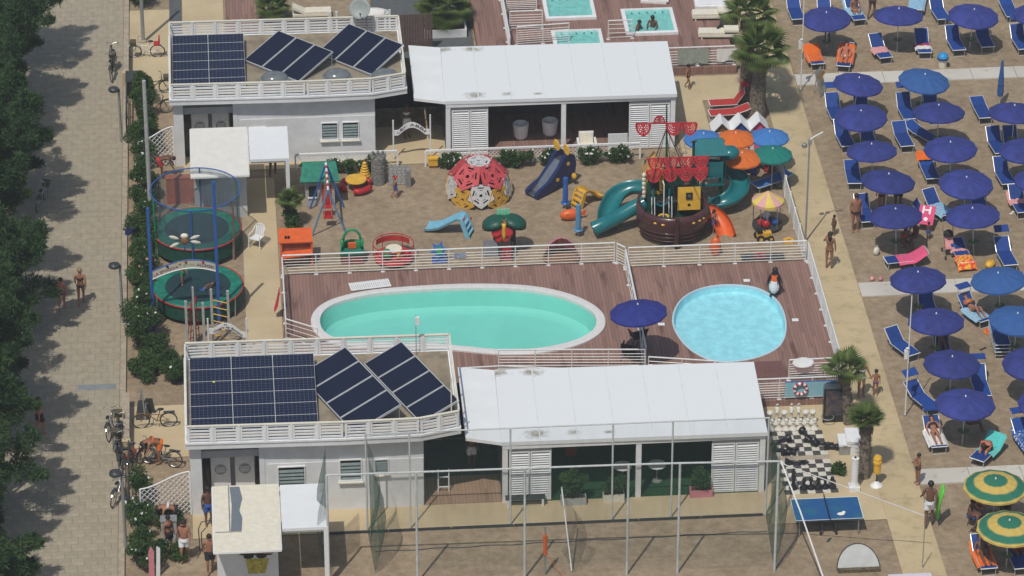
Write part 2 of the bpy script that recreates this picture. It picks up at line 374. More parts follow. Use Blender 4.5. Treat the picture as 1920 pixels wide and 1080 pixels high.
mat('black_cloth', (.025, .022, .03), .9, .1, 9); mat('white_cloth', (.72, .74, .78), .9, .05, 9); mat('orange_cloth', (.72, .17, .03), .9, .1, 9); mat('red_cloth', (.55, .04, .04), .9, .1, 9)
mat('purple_cloth', (.14, .06, .20), .9, .1, 9); mat('blue_cloth', (.05, .12, .4), .9, .1, 9); mat('green_cloth', (.04, .2, .1), .9, .1, 9)
mat('leaf_tamarisk', (.024, .062, .026), .85, 0, .7, col2=(.090, .160, .060), lo=.3, hi=.7, transl=.25, spec=.15)
mat('leaf_hedge', (.030, .070, .020), .6, 0, 1.5, col2=(.082, .155, .042), lo=.3, hi=.7, transl=.25, spec=.25)
mat('leaf_grey', (.07, .10, .06), .6, 0, 3, col2=(.13, .16, .10), transl=.25, spec=.2); mat('petal_pink', (.75, .35, .33), .8, .1, 9); mat('petal_white', (.8, .8, .78), .8, .05, 9)
mat('leaf_palm', (.075, .13, .035), .5, 0, 2.5, col2=(.19, .25, .075), lo=.3, hi=.7, transl=.3, spec=.3); mat('leaf_dry', (.27, .21, .15), .9, .2, 6); mat('trunk_palm', (.21, .175, .14), .95, .35, 9, bump=.8, bscale=25); mat('bark', (.09, .07, .055), .95, .3, 8, bump=.6)
mat('turf', (.014, .062, .024), .95, .2, 8); mat('promenade_slab', (.365, .320, .240), .9, .09, 2.5, objvar=.07, bump=.15); mat('promenade_joint', (.30, .245, .185), .95, .1, 5)
mat('kerb', (.40, .34, .26), .9, .15, 3); mat('dark_path', (.10, .11, .115), .9, .1, 3); mat('terrace_floor', (.30, .25, .18), .95, 0, .9, col2=(.14, .12, .09), lo=.45, hi=.7)
mat('roof_white', (.76, .785, .80), .55, .03, .8); mat('collector', (.009, .013, .034), .1, .2, 1.0, spec=.5); mat('blue_board', (.28, .52, .62), .5, .08, 2)
mat('chess_black', (.02, .02, .024), .35, .2, 6); mat('chess_white', (.72, .70, .63), .4, .08, 6); mat('tile_dark', (.075, .072, .07), .8, .2, 7); mat('tile_light', (.62, .59, .52), .8, .10, 7)
mat('table_blue', (.02, .10, .27), .35, 0, 1.6, col2=(.03, .16, .20), lo=.45, hi=.7); mat('pool_green', (.30, .66, .61), .6, .035, .8); mat('pool_blue', (.40, .74, .82), .6, .10, 2.5); mat('pool_rim', (.68, .67, .66), .6, .06, 5)  # pool_blue: noise in the basin colour stands for caustic ripple light
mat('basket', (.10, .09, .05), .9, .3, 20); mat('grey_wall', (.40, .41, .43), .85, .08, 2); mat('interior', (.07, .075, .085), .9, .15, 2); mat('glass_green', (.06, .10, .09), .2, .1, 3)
concrete_mat('cream_concrete', (.53, .43, .265), (.36, .29, .18)); concrete_mat('white_concrete', (.56, .54, .49), (.36, .30, .22), .55, .75, 2.2)
concrete_mat('plain_cream', (.55, .45, .29), (.47, .38, .24), .45, .8, 1.0)
plank_mat('deck_planks', (.23, .138, .113), (.305, .185, .152)); plank_mat('deck_planks_pale', (.33, .22, .15), (.40, .27, .19))
pv_mat(); stripe_canopy_mat()
water_mat('water_green', (.80, .965, .945), .12, 5); water_mat('water_blue', (.90, .98, 1.0), .38, 5); water_mat('water_tub', (.8, .95, .95), .5, 9)
net_mat('net_green', (.03, .085, .06), .12); net_mat('net_green_dense', (.03, .10, .07), .42); net_mat('net_black', (.015, .016, .018), .16); net_mat('net_blue', (.10, .15, .19), .38)
# ============================================================ SETTING
HX0, HX1, HY0, HY1 = -8.9, 11.3, -7.95, 0.25            # pit under the pool deck
b = MB(); S = 400.0
b.add([(-S,-S,0),(S,-S,0),(S,HY0,0),(-S,HY0,0),(-S,HY1,0),(S,HY1,0),(S,S,0),(-S,S,0),(HX0,HY0,0),(HX0,HY1,0),(HX1,HY0,0),(HX1,HY1,0)],
      [(0,1,2,10,8,3),(4,9,11,5,6,7),(3,8,9,4),(10,2,5,11)])
structure(b.obj('ground', 'sand'))
def sheet(name, poly, m, z=.02, t=0.0):
    b = MB()
    if t: b.prism(poly, z-t, z)
    else: b.sheet(poly, z)
    return structure(b.obj(name, m))
def rect(x0,y0,x1,y1): return [(x0,y0),(x1,y0),(x1,y1),(x0,y1)]

# promenade of concrete slabs
PX0, PX1 = -30.0, -15.95
prom = sheet('promenade', rect(PX0,-60,PX1,80), 'promenade_joint', .03)
SW, SH = .485, .47
slab_me = MB().bx(-SW/2+.006,-SH/2+.006,0,SW/2-.006,SH/2-.006,.022).mesh('paving_slab'); slab_me.materials.append(MATS['promenade_slab'])
rest = MB(); cand = []
j = 0; y = -24.0
while y < 33:
    for i in range(9):
        x = PX1-SW*.5-.01-i*SW*1.0-(SW*.5 if j % 2 else 0)
        cand.append((x, y))
    if j % 2: rest.bx(PX1-SW*.5-.004, y-SH/2+.006, .031, PX1-.012, y+SH/2-.006, .052)
    y += SH; j += 1
cand.sort(key=lambda p: (p[1] - .55*p[0]))        # nearest and least covered by the trees first
for k, (x, y) in enumerate(cand):
    if k < 298: put('paving_slab', slab_me, None, prom, (x, y, .031), 0)
    else: rest.bx(x-SW/2+.006, y-SH/2+.006, .031, x+SW/2-.006, y+SH/2-.006, .053)
stuff(rest.obj('far_paving_slabs', 'promenade_slab', prom))
kb = MB()
for k in range(60): kb.bx(PX1+.01, -26+k*1.0, 0, PX1+.24, -26+k*1.0+.985, .13)
structure(kb.obj('kerb', 'kerb'))
# manhole covers in the promenade
for px, py, w, lab in ((119,445,.62,'small metal manhole cover on the promenade beside the tree shadow'), (182,728,1.5,'long grey drain cover across the promenade by the clipped hedge')):
    p = G(px, py); m_ = MB(); m_.bx(-w/2,-.2,.054,w/2,.2,.062); m_.bx(-w/2+.05,-.16,.062,w/2-.05,.16,.066)
    tag(m_.obj('manhole_cover', 'kerb' if w < 1 else 'grey_metal', None, (p.x,p.y,0)), lab, 'cover')

# cream concrete paths
beach_path = sheet('beach_path', rect(12.55,-60,14.1,70), 'cream_concrete', .06, .06)
sheet('path_by_chess', rect(8.25,-18.3,12.55,-10.0), 'plain_cream', .03)
sheet('path_front', rect(-13.2,-17.6,8.25,-15.9), 'plain_cream', .028)
sheet('path_bikes', rect(-15.6,-11.9,-13.3,-8.1), 'plain_cream', .03)
sheet('path_bikes_far', rect(-15.7,17.6,-13.85,27.0), 'plain_cream', .03)
sheet('path_far', rect(-13.25,17.9,-11.35,32), 'plain_cream', .03)
sheet('path_dark', rect(-13.85,20.5,-13.3,40), 'dark_path', .034)
sheet('path_playground', rect(-10.9,-4.2,-9.45,10.2), 'plain_cream', .03)
sheet('path_kiosk', rect(-13.4,8.2,-10.9,11.0), 'plain_cream', .026)
sheet('path_terrace_far', rect(-13.3,11.0,-1.7,14.5), 'plain_cream', .022)
sheet('path_side', rect(8.3,9.0,9.75,18.3), 'plain_cream', .03)
sheet('path_cross', rect(9.75,15.9,12.55,18.3), 'plain_cream', .034)
sheet('path_slate', rect(-4.5,16.6,.0,30), 'dark_path', .03)
sheet('turf_strip', rect(-9.6,17.0,-3.2,21.3), 'turf', .04)
# joints in the beach path
jt = MB()
for k in range(30): jt.bx(12.56,-30+k*2.6,.061,14.09,-30+k*2.6+.02,.064)
stuff(jt.obj('path_joint', 'kerb', beach_path))
ed = MB().bx(14.06,-60,.0,14.13,70,.068); ed.obj('path_edge', 'cream_concrete', beach_path)
def walkway(y0, y1, nm):
    w = thing(nm, 'pale concrete walkway', 'walkway'); del w['label'], w['category']; w['kind'] = 'structure'
    x = 14.16; k = 0
    while x < 30:
        a = MB(); a.bx(x, y0+random.uniform(-.02,.02), 0, x+1.98, y1+random.uniform(-.02,.02), .045+random.uniform(0,.01)); a.obj('slab', 'white_concrete', w); x += 2.0
walkway(17.05,18.1,'walkway_far'); walkway(-1.85,-.75,'walkway_mid'); walkway(-16.05,-15.0,'walkway_near')

# ------------------------------------------------------------ pool deck
DZ = .30
def outline(pts, z): return [(p.x, p.y) for p in catmull([G(x, y, z).xy.to_3d() for x, y in pts], 8)]
big = outline([(583,604),(592,580),(622,561),(680,546),(750,538),(860,532),(960,533),(1030,541),(1085,557),(1122,578),(1135,600),(1127,622),(1095,642),(1045,656),(990,663),(925,663),(860,657),(790,652),(715,651),(645,648),(598,630)], DZ+.06)
rnd = outline([(1260,600),(1272,566),(1305,543),(1355,533),(1412,537),(1450,555),(1470,583),(1475,618),(1463,648),(1430,667),(1385,677),(1340,677),(1300,660),(1272,632)], DZ+.03)
def offset(poly, d):
    n = len(poly); out = []
    A = sum(poly[i][0]*poly[(i+1) % n][1]-poly[(i+1) % n][0]*poly[i][1] for i in range(n)); s = 1 if A > 0 else -1
    for i in range(n):
        a = Vector(poly[i-1]); c = Vector(poly[(i+1) % n]); t = (c-a).normalized(); nr = Vector((-t.y, t.x))*s
        out.append((poly[i][0]+nr.x*d, poly[i][1]+nr.y*d))
    return out
def holed_deck(name, outer, holes, z0, z1, m):
    bm = bmesh.new(); es = []
    for loop in [outer]+holes:
        vs = [bm.verts.new((p[0],p[1],z1)) for p in loop]
        es += [bm.edges.new((vs[i], vs[(i+1) % len(vs)])) for i in range(len(vs))]
    bmesh.ops.triangle_fill(bm, use_beauty=True, edges=es)
    vs = [bm.verts.new((p[0],p[1],z1)) for p in outer]; wv = [bm.verts.new((p[0],p[1],z0)) for p in outer]; n = len(outer)
    for i in range(n): bm.faces.new((vs[i], vs[(i+1) % n], wv[(i+1) % n], wv[i]))
    me = bpy.data.meshes.new(name); bm.to_mesh(me); bm.free(); return put(name, me, m)
deck = structure(holed_deck('pool_deck', [(-9.4,1.3),(-9.4,-11.0),(8.2,-11.0),(8.2,-10.05),(12.35,-10.05),(12.35,.85),(4.75,.85),(4.35,1.3)], [offset(big,.12), offset(rnd,.03)], 0, DZ, 'deck_planks'))
MB().bx(8.9,-8.55,DZ,10.15,-7.1,DZ+.012).obj('step_shadow_patch', mat('step_shadow_wood', (.17, .085, .075), .6, .2, 4, stretch=(8,1,1)), deck)  # flat dark sheet: a lowered step and its shadow put in as colour
def ccw(P):
    A = sum(P[i-1][0]*P[i][1]-P[i][0]*P[i-1][1] for i in range(len(P)))
    return P if A > 0 else P[::-1]
def ringwall(mb, A, B, za, zb):
    n = len(A); mb.add([(p[0],p[1],za) for p in A]+[(p[0],p[1],zb) for p in B], [(i,(i+1) % n,n+(i+1) % n,n+i) for i in range(n)])
def pool(name, label, out, rim_w, zr, zw, depth, slope, mrim, mbas, mwat):
    t = thing(name, label, 'pool', (0,0,0))
    inn = offset(out, rim_w); r = MB(); mid = offset(out, rim_w*.5)
    ringwall(r, out, out, DZ-.1, zr-.02); ringwall(r, out, mid, zr-.02, zr); ringwall(r, mid, inn, zr, zr-.01); ringwall(r, inn, inn, zr-.01, zw-.05)
    r.obj('rim', mrim, t, smooth=False)
    fl = offset(inn, slope); w = MB(); inn2 = offset(inn, -.01); ringwall(w, inn2, inn2, zr-.05, zw-.02); m1 = offset(inn2, slope*.35); m2 = offset(inn2, slope*.7); ringwall(w, inn2, m1, zw-.02, zw-depth*.8); ringwall(w, m1, m2, zw-depth*.8, zw-depth*.95); ringwall(w, m2, fl, zw-depth*.95, zw-depth); w.sheet(fl, zw-depth); w.obj('basin', mbas, t)
    MB().sheet(ccw(inn2), zw).obj('water', mwat, t); return t
bp_ = pool('swimming_pool', 'large oval pool of green water with a broad white rim', big, .36, DZ+.08, DZ-.04, .80, .55, 'pool_rim', 'pool_green', 'water_green')
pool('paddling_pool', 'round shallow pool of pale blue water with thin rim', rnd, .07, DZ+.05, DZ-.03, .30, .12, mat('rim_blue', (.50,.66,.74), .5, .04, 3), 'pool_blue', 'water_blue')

def railing(name, label, pts, h=.95, bars=6, step=1.38, z=DZ, ends=(1,1), m='white_metal', zs=None, foot=True):
    t = thing(name, label, 'railing', (pts[0][0], pts[0][1], zs[0] if zs else z)); O = Vector(t.location)
    zs = zs or [z]*len(pts); P = [Vector((p[0],p[1],q))-O for p, q in zip(pts, zs)]
    MB().tube([p+Vector((0,0,h)) for p in P], .032, 6).obj('top_rail', m, t)
    for k in range(bars):
        hz = .10+(h-.24)*k/(bars-1)*.92
        MB().tube([p+Vector((0,0,hz)) for p in P], .014, 4).obj('rail_bar', m, t)
    ft = MB().bx(-.08,-.05,0,.08,.05,.03).mesh('foot')
    for i in range(len(P)-1):
        L = (P[i+1]-P[i]).length; n = max(1, round(L/step))
        for k in range(n+1 if i == len(P)-2 else n):
            q = P[i].lerp(P[i+1], k/n); ps = MB().tube([(0,0,0),(0,0,h)], .02, 5).obj('post', m, t, q)
            if foot: put('foot', ft, m, ps)
    return t
railing('railing', 'white railing between the big pool and the playground', [(-9.32,1.22),(4.33,1.22)])
railing('railing', 'short white railing at the step between the two pool decks', [(4.42,1.15),(4.72,.80)], step=.5)
railing('railing', 'white railing behind the round pool below the toy ship', [(4.85,.76),(12.22,.76)])
railing('railing', 'white railing along the beach path beside the round pool', [(12.27,.6),(12.27,-8.4)])
railing('railing', 'white railing dividing the big pool from the round pool', [(4.72,.62),(4.72,-7.2)], bars=3)
railing('railing', 'white railing at the left end of the big pool deck', [(-9.34,1.05),(-9.34,-3.9),(-8.1,-4.75)], bars=4)
railing('railing', 'white railing across the front of the big pool by the umbrella', [(-1.07,-6.95),(4.66,-7.38)])
a = [G(868,690,1.25), G(942,686,1.25), G(1350,707,.95)]
railing('railing', 'sloping white ramp railing right behind the lower white roof', [(q.x,q.y) for q in a], zs=[DZ,DZ,.05], bars=5, foot=False)
a = [G(1216,669,1.25), G(1342,677,1.25)]
railing('railing', 'short white railing in front of the round pool by the umbrella pole', [(q.x,q.y) for q in a], bars=5)
railing('railing', 'white railing carrying an oval sign at the corner of the pool deck', [(10.2,-8.62),(12.2,-8.6)], bars=7)
railing('railing', 'white railing carrying the blue lifebuoy board beside the chess', [(8.35,-9.98),(12.2,-9.98)], bars=7)
railing('railing', 'white railing at the edge of the hot tub deck by the palms', [(8.2,18.62),(11.5,18.62)], z=.38, bars=6)
railing('railing', 'white railing left of the nearest hot tub', [(1.9,21.3),(4.3,21.5)], z=.38, bars=7)
railing('railing', 'white railing right of the nearest hot tub', [(6.1,21.6),(7.2,21.6)], z=.38, bars=4)
railing('railing', 'white railing along the steps left of the far hot tub', [(1.5,20.2),(1.5,26)], z=.38, bars=6)
railing('railing', 'low white railing between the steps and the far hot tub', [(1.7,22.9),(3.2,22.9)], z=.38, bars=6)
railing('railing', 'white railing at the top of the hot tub steps', [(1.7,24.9),(3.1,24.9)], z=.38, bars=8)

# flush white tiles in the deck by the round pool
for px, py, lab in ((1240,608,'small white tile in the deck left of the round pool'), (1491,600,'small white tile in the deck right of the round pool'), (1400,526,'small white tile in the deck behind the round pool')):
    p = G(px, py, DZ); tag(MB().bx(-.13,-.1,0,.13,.1,.012).obj('deck_tile', 'white_paint', None, (p.x,p.y,DZ+.002), R_(-2)), lab, 'tile')
# things on the pool deck
p = G(693,536,DZ); t = thing('slatted_grating', 'white slatted grating lying on the deck by the big pool', 'grating', (p.x,p.y,DZ+.01), R_(9))
for s in (-.22,.22): MB().bx(-.8,s-.03,0,.8,s+.03,.03).obj('bearer', 'white_paint', t)
for k in range(20): MB().bx(-.82+k*.084,-.32,.031,-.82+k*.084+.066,.32,.05).obj('slat', 'white_paint', t)
p = G(527,560,.9); t = MB(); t.add([(0,.35,.35),(0,-.35,.38),(-.10,.30,-.1),(-.08,-.28,-.2),(-.24,.15,-.55),(-.22,-.1,-.6),(.02,.35,.35),(.02,-.35,.38)],[(0,1,3,2),(2,3,5,4),(0,6,7,1)])
tag(t.obj('towel', 'crimson_towel', None, (p.x-.06,p.y,p.z)), 'crimson towel hanging over the left end of the pool railing', 'towel')
# penguin statue
p = G(1452,552,DZ); t = thing('penguin_statue', 'painted penguin statue with orange breast standing by the round pool', 'statue', (p.x,p.y,DZ), R_(-20))
pb = MB(); pb.lathe([(0.0,.06),(.19,.07),(.24,.3),(.25,.55),(.21,.85),(.15,1.0),(.11,1.08)],14); pb.obj('body', 'black', t, smooth=True)
be = MB(); be.lathe([(.02,.12),(.17,.14),(.225,.32),(.232,.5),(.2,.72)],8,(0,-.035,0),PI*1.08,PI*1.92); be.obj('belly', 'white_paint', t, smooth=True)
br = MB(); br.lathe([(.2,.72),(.185,.82),(.14,.98)],8,(0,-.035,0),PI*1.1,PI*1.9); br.obj('breast', 'orange_plastic', t, smooth=True)
hd = MB(); hd.ell((0,-.02,1.16),(.12,.13,.13)); hd.obj('head', 'black', t, smooth=True); MB().tube([(-.02,-.12,1.17),(-.05,-.32,1.2)],[.04,.008],6).obj('beak', 'black', t)
for s in (-1,1):
    MB().tube([(s*.2,0,.9),(s*.29,.03,.6),(s*.30,.05,.35)],[.05,.07,.02],6,flat=.4).obj('flipper', 'black', t, smooth=True); MB().ell((s*.1,-.15,.03),(.08,.16,.03),8,5).obj('foot', 'dark_metal', t)
# oval sign, life ring board
p = V(1506,680,-8.7); t = thing('oval_sign', 'blank white oval sign on the railing at the deck corner', 'sign', (p.x,-8.7,p.z)); MB().lathe([(0,0),(.40,0),(.42,.015),(.40,.03),(0,.03)],28,sy=.5).xf(Matrix.Rotation(R_(62),4,'X')).obj('board', 'white_paint', t); MB().lathe([(.36,.031),(.375,.036),(.385,.031)],28,sy=.5).xf(Matrix.Rotation(R_(62),4,'X')).obj('border', 'pool_rim', t)
p = V(1520,729,-10.06); t = thing('blue_board', 'pale blue board on the deck railing behind the lifebuoy', 'board', (p.x,-10.06,p.z)); MB().bx(-1.0,-.012,-.33,1.0,.012,.33).obj('panel', 'blue_board', t); MB().bx(-1.02,-.014,-.36,1.02,.014,-.335).obj('lower_edge', 'white_metal', t); MB().bx(-1.02,-.014,.335,1.02,.014,.36).obj('upper_edge', 'blue_plastic', t)
p = V(1501,729,-10.12); t = thing('lifebuoy', 'red and white lifebuoy ring hanging on the pale blue board', 'lifebuoy', (p.x,-10.14,p.z))
for k in range(16):
    a0 = 2*PI*k/16; MB().tube([(.24*math.cos(a0+2*PI/16*u/3),0,.24*math.sin(a0+2*PI/16*u/3)) for u in range(4)],.062,7,cap=False).obj('segment', 'red_plastic' if k % 2 else 'white_paint', t)
# deck chairs under the pool umbrella
def beach_chair(label, loc, rz):
    t = thing('folding_chair', label, 'chair', loc, rz)
    MB().slab([(-.25,-.25,.42),(.25,-.25,.42),(.25,.22,.36),(-.25,.22,.36)],.02,(0,0,1)).obj('seat', 'black_cloth', t)
    MB().slab([(-.25,.22,.36),(.25,.22,.36),(.25,.5,.92),(-.25,.5,.92)],.02,(0,-1,.4)).obj('backrest', 'black_cloth', t)
    for s in (-1,1):
        MB().tube([(s*.27,-.28,0),(s*.27,.3,.55)],.016,5).obj('leg', 'dark_metal', t); MB().tube([(s*.27,.32,0),(s*.27,-.26,.6)],.016,5).obj('leg', 'dark_metal', t); MB().bx(s*.28-.03,-.28,.6,s*.28+.03,.28,.63).obj('armrest', 'black', t)
p = G(1180,672,DZ); beach_chair('black folding chair left below the navy pool umbrella', (p.x,p.y,DZ), R_(160))
p = G(1196,650,DZ); beach_chair('black folding chair behind, nearer the divider railing under the umbrella', (p.x,p.y+.2,DZ), R_(200))
p = V(1201,697,-7.6); t = thing('potted_plant', 'small pale succulent in a white pot on the pool railing', 'plant', (p.x,-7.55,DZ+.0)); MB().lathe([(.0,0),(.09,0),(.11,.2),(.0,.2)],10).obj('pot', 'white_paint', t)
lf = MB()
for k in range(26):
    a0 = random.uniform(0,6.28); l_ = random.uniform(.15,.3); e = random.uniform(.3,1.2); d = Vector((math.cos(a0)*math.cos(e),math.sin(a0)*math.cos(e),math.sin(e))); s_ = d.cross(Vector((0,0,1))).normalized()*.03
    q = Vector((0,0,.2)); lf.add([q-s_,q+s_,q+d*l_],[(0,1,2)])
lf.obj('leaves', 'leaf_grey', t)

# ------------------------------------------------------------ far deck with hot tubs
def tub(label, cx, cy, w, d, people=0):
    t = thing('hot_tub', label, 'hot tub', (cx,cy,.38)); hw, hd = w/2, d/2
    r = MB(); o = [(-hw,-hd),(hw,-hd),(hw,hd),(-hw,hd)]; i_ = [(-hw+.17,-hd+.17),(hw-.17,-hd+.17),(hw-.17,hd-.17),(-hw+.17,hd-.17)]
    ringwall(r,o,o,0,.13); ringwall(r,o,i_,.13,.15); ringwall(r,i_,i_,.15,.02); r.obj('rim', 'white_paint', t)
    f = [(x*.86,y*.86) for x, y in i_]; q = MB(); ringwall(q,i_,f,.10,.012); q.sheet(f,.012); q.bx(-hw*.6,hd*.1,.014,hw*.3,hd*.5,.05); q.obj('basin', mat('tub_shell',(.34,.66,.64),.4,.12,3), t)
    MB().sheet(i_,.10).obj('water', 'water_tub', t)
    for k in range(5): MB().lathe([(0,0),(.045,.0),(.05,.02),(.0,.025)],8,(-hw*.6+k*hw*.3,hd*.72,.06)).obj('jet', 'chrome', t)
    return t
sheet('far_deck', rect(.1,18.5,11.6,45), 'deck_planks', .38, .38)
sheet('far_deck_left', rect(-11.25,17.0,-9.6,40), 'deck_planks', .05, .05)
tub('square hot tub at the top edge, far one beside the steps', 4.6, 24.9, 2.35, 2.4); tub('square hot tub with two bathers on the far deck', 8.15, 23.15, 2.4, 2.6); tub('hot tub half hidden behind the far white roof', 4.7, 21.5, 2.3, 2.0)
wl = thing('brown_screen', 'dark brown board screen with white posts behind the satellite dish', 'screen', (-5.8,21.8,0))
for k in range(60): MB().bx(-3.3+k*.12,-.02,.05,-3.3+k*.12+.108,.02,1.9).obj('board', mat('screen_brown',(.13,.085,.075),.8,.15,4,objvar=.12), wl)
for x in (-.75,-.45,1.75,1.95): MB().bx(x-.05,-.1,0,x+.05,-.02,2.2).obj('post', 'white_metal', wl)
def sunbed(label, cx, cy, z, rz, back=True):
    t = thing('padded_sunbed', label, 'sunbed', (cx,cy,z), rz)
    MB().bx(-.85,-.3,.12,.95,.3,.22).obj('frame', 'off_white', t); MB().bx(-.25,-.28,.225,.93,.28,.33).obj('seat_cushion', 'cream_cloth', t)
    MB().box((-.55,0,.40),(.66,.56,.1),ry=R_(28) if back else 0).obj('back_cushion', 'cream_cloth', t)
    for x in (-.75,.8):
        for y in (-.25,.25): MB().bx(x-.03,y-.03,0,x+.03,y+.03,.12).obj('leg', 'off_white', t)
p = G(583,32); sunbed('cream padded sunbed on the turf behind the solar panels', p.x, p.y, .05, 0)
p = G(1336,33,.4); sunbed('white padded sunbed on the far deck, upper of two by the palms', p.x, p.y, .38, R_(178), False)
p = G(1348,68,.4); sunbed('white padded sunbed on the far deck, lower of two by the palms', p.x, p.y, .38, R_(176), False)
p = G(1332,6,.4); tag(MB().bx(-.75,-.6,0,.75,.6,.14).bx(-.55,-.45,.14,.55,.4,.2).obj('tub_cover', 'white_paint', None, (p.x,p.y,.382), R_(-3)), 'white tub cover lying on the far deck at the top edge', 'cover')
p = G(1226,2,.4); tag(MB().bx(-.6,-.25,0,.6,.25,.1).bx(-.3,-.22,.1,.7,.2,.16).obj('folded_sheet', 'white_towel', None, (p.x,p.y,.382), R_(-12)), 'white folded sheet on the far deck at the top edge', 'cloth')
def drape(label, px, py, Y, w, h, m):
    p = V(px,py,Y); nx, nz = 8, 5; b = MB(); v = []
    for j in range(nz+1):
        for i in range(nx+1): v.append((-w/2+w*i/nx, .03*math.sin(i*1.9+j)*(j/nz), -h*j/nz-.05*math.sin(i*.9)*(j/nz)))
    b.add(v,[(j*(nx+1)+i,j*(nx+1)+i+1,(j+1)*(nx+1)+i+1,(j+1)*(nx+1)+i) for j in range(nz) for i in range(nx)])
    b.add([(x,y+.05,z) for x,y,z in v[:2*(nx+1)]],[(i,i+1,nx+2+i,nx+1+i) for i in range(nx)])
    tag(b.obj('hung_towel', m, None, (p.x,Y,p.z), smooth=True), label, 'towel')
drape('white towel hanging on the far railing beside the palms', 1363, 92, 18.56, .9, .6, 'white_towel'); drape('grey green cloth hanging on the far railing behind the toy ship', 1300, 92, 18.56, 1.4, .75, mat('sage_cloth',(.30,.34,.30),.9,.1,5))
p = G(700,40); tag(MB().ell((0,0,.3),(.85,.4,.32),12,6).obj('covered_sunbed', 'white_towel', None, (p.x,p.y,.04), smooth=True), 'sunbed under a white cover on the turf by the dish', 'sunbed')
t = thing('planter_box', 'white planter box with dark soil below a palm near the top', 'planter', (*G(832,55).xy,0))
MB().bx(-1.0,-.95,0,1.0,-.87,.42).obj('panel', 'white_wall', t); MB().bx(-1.0,.87,0,1.0,.95,.42).obj('panel', 'white_wall', t); MB().bx(-1.0,-.868,0,-.92,.868,.42).obj('panel', 'white_wall', t); MB().bx(.92,-.868,0,1.0,.868,.42).obj('panel', 'white_wall', t); MB().bx(-.918,-.868,0,.918,.868,.34).obj('soil', 'soil', t)

t = thing('garden_hose', 'dark hose dipping into the left end of the big pool', 'hose', (*G(600,640,DZ).xy,DZ)); MB().tube([(-.2,-.3,.03),(.0,-.1,.09),(.25,-.0,.08),(.6,.05,-.06)],.025,6).obj('hose', 'black', t); MB().tube([(.58,.048,-.05),(.72,.06,-.12)],.032,6).obj('nozzle', 'dark_metal', t)
# ============================================================ BUILDINGS
def stained_roof():
    m, n, l, b = nodes_of('stained_roof'); b.inputs['Roughness'].default_value = .5
    tc = n.new('ShaderNodeTexCoord'); nz = n.new('ShaderNodeTexNoise'); nz.inputs['Scale'].default_value = 5; nz.inputs['Detail'].default_value = 8; l.new(tc.outputs['Object'], nz.inputs['Vector'])
    prev = None
    for (x, y, rx, ry) in ((1.6,4.85,.5,.22),(.35,.35,.34,.30),(2.9,.38,.36,.26),(4.3,.35,.22,.16),(5.6,.3,.15,.1),(1.0,4.8,.3,.15),(-.9,2.2,.3,.22),(3.1,4.8,.35,.2)):
        sb = n.new('ShaderNodeVectorMath'); sb.operation = 'SUBTRACT'; sb.inputs[1].default_value = (x-1.6,y,0); l.new(tc.outputs['Object'], sb.inputs[0])
        ml = n.new('ShaderNodeVectorMath'); ml.operation = 'MULTIPLY'; ml.inputs[1].default_value = (1/(rx*1.5),1/(ry*1.5),0); l.new(sb.outputs[0], ml.inputs[0])
        ln = n.new('ShaderNodeVectorMath'); ln.operation = 'LENGTH'; l.new(ml.outputs[0], ln.inputs[0])
        if prev is None: prev = ln.outputs['Value']
        else:
            mn = n.new('ShaderNodeMath'); mn.operation = 'MINIMUM'; l.new(prev, mn.inputs[0]); l.new(ln.outputs['Value'], mn.inputs[1]); prev = mn.outputs[0]
    ad = n.new('ShaderNodeMath'); ad.operation = 'MULTIPLY_ADD'; ad.inputs[1].default_value = 1.6; l.new(nz.outputs['Fac'], ad.inputs[0]); l.new(prev, ad.inputs[2])
    r = n.new('ShaderNodeValToRGB'); l.new(ad.outputs[0], r.inputs[0]); r.color_ramp.elements[0].position = .0; r.color_ramp.elements[1].position = .95
    mp = n.new('ShaderNodeMapRange'); mp.inputs[1].default_value = .7; mp.inputs[2].default_value = 2.2; l.new(ad.outputs[0], mp.inputs[0]); l.new(mp.outputs[0], r.inputs[0])
    r.color_ramp.elements[0].position = 0; r.color_ramp.elements[0].color = (.24,.20,.12,1); r.color_ramp.elements[1].position = .72; r.color_ramp.elements[1].color = (.755,.785,.80,1)
    l.new(r.outputs[0], b.inputs['Base Color'])
stained_roof()
slat_me = {}
def rail_panel(parent, p, q, z, h=.62, n=4):
    """parapet panel of horizontal slats between two end stiles"""
    p = Vector(p); q = Vector(q); L = (q-p).length; a = math.atan2(q.y-p.y, q.x-p.x)
    o = MB(); o.bx(0,-.03,0,.09,.03,h); o.bx(L-.09,-.03,0,L,.03,h); o.bx(.07,-.03,h-.05,L-.07,.03,h); r = o.obj('parapet_panel', 'white_paint', parent, (p.x,p.y,z), a)
    key = round(L,3)
    if key not in slat_me:
        slat_me[key] = MB().bx(.07,-.015,0,L-.07,.015,.066).mesh('slat'); slat_me[key].materials.append(MATS['white_paint'])
    for k in range(n): put('slat', slat_me[key], None, r, (0,0,.02+k*(h-.1)/n))
    return r
def louvre(parent, x0, x1, y, z0, z1, name='shutter'):
    f = MB(); w = .06; f.bx(x0,y-.03,z0,x0+w,y+.03,z1); f.bx(x1-w,y-.03,z0,x1,y+.03,z1); f.bx(x0+w,y-.03,z0,x1-w,y+.03,z0+w); f.bx(x0+w,y-.03,z1-w,x1-w,y+.03,z1)
    o = f.obj(name, 'white_paint', parent); s = MB(); n = int((z1-z0-2*w)/.1)
    for k in range(n): s.box(((x0+x1)/2,y,z0+w+.05+k*.1),(x1-x0-2*w,.085,.012),rx=R_(32))
    stuff(s.obj('louvre_slats', 'white_paint', o)); MB().bx(x0+w,y+.035,z0+w,x1-w,y+.045,z1-w).obj('backing', 'grey_wall', o); return o
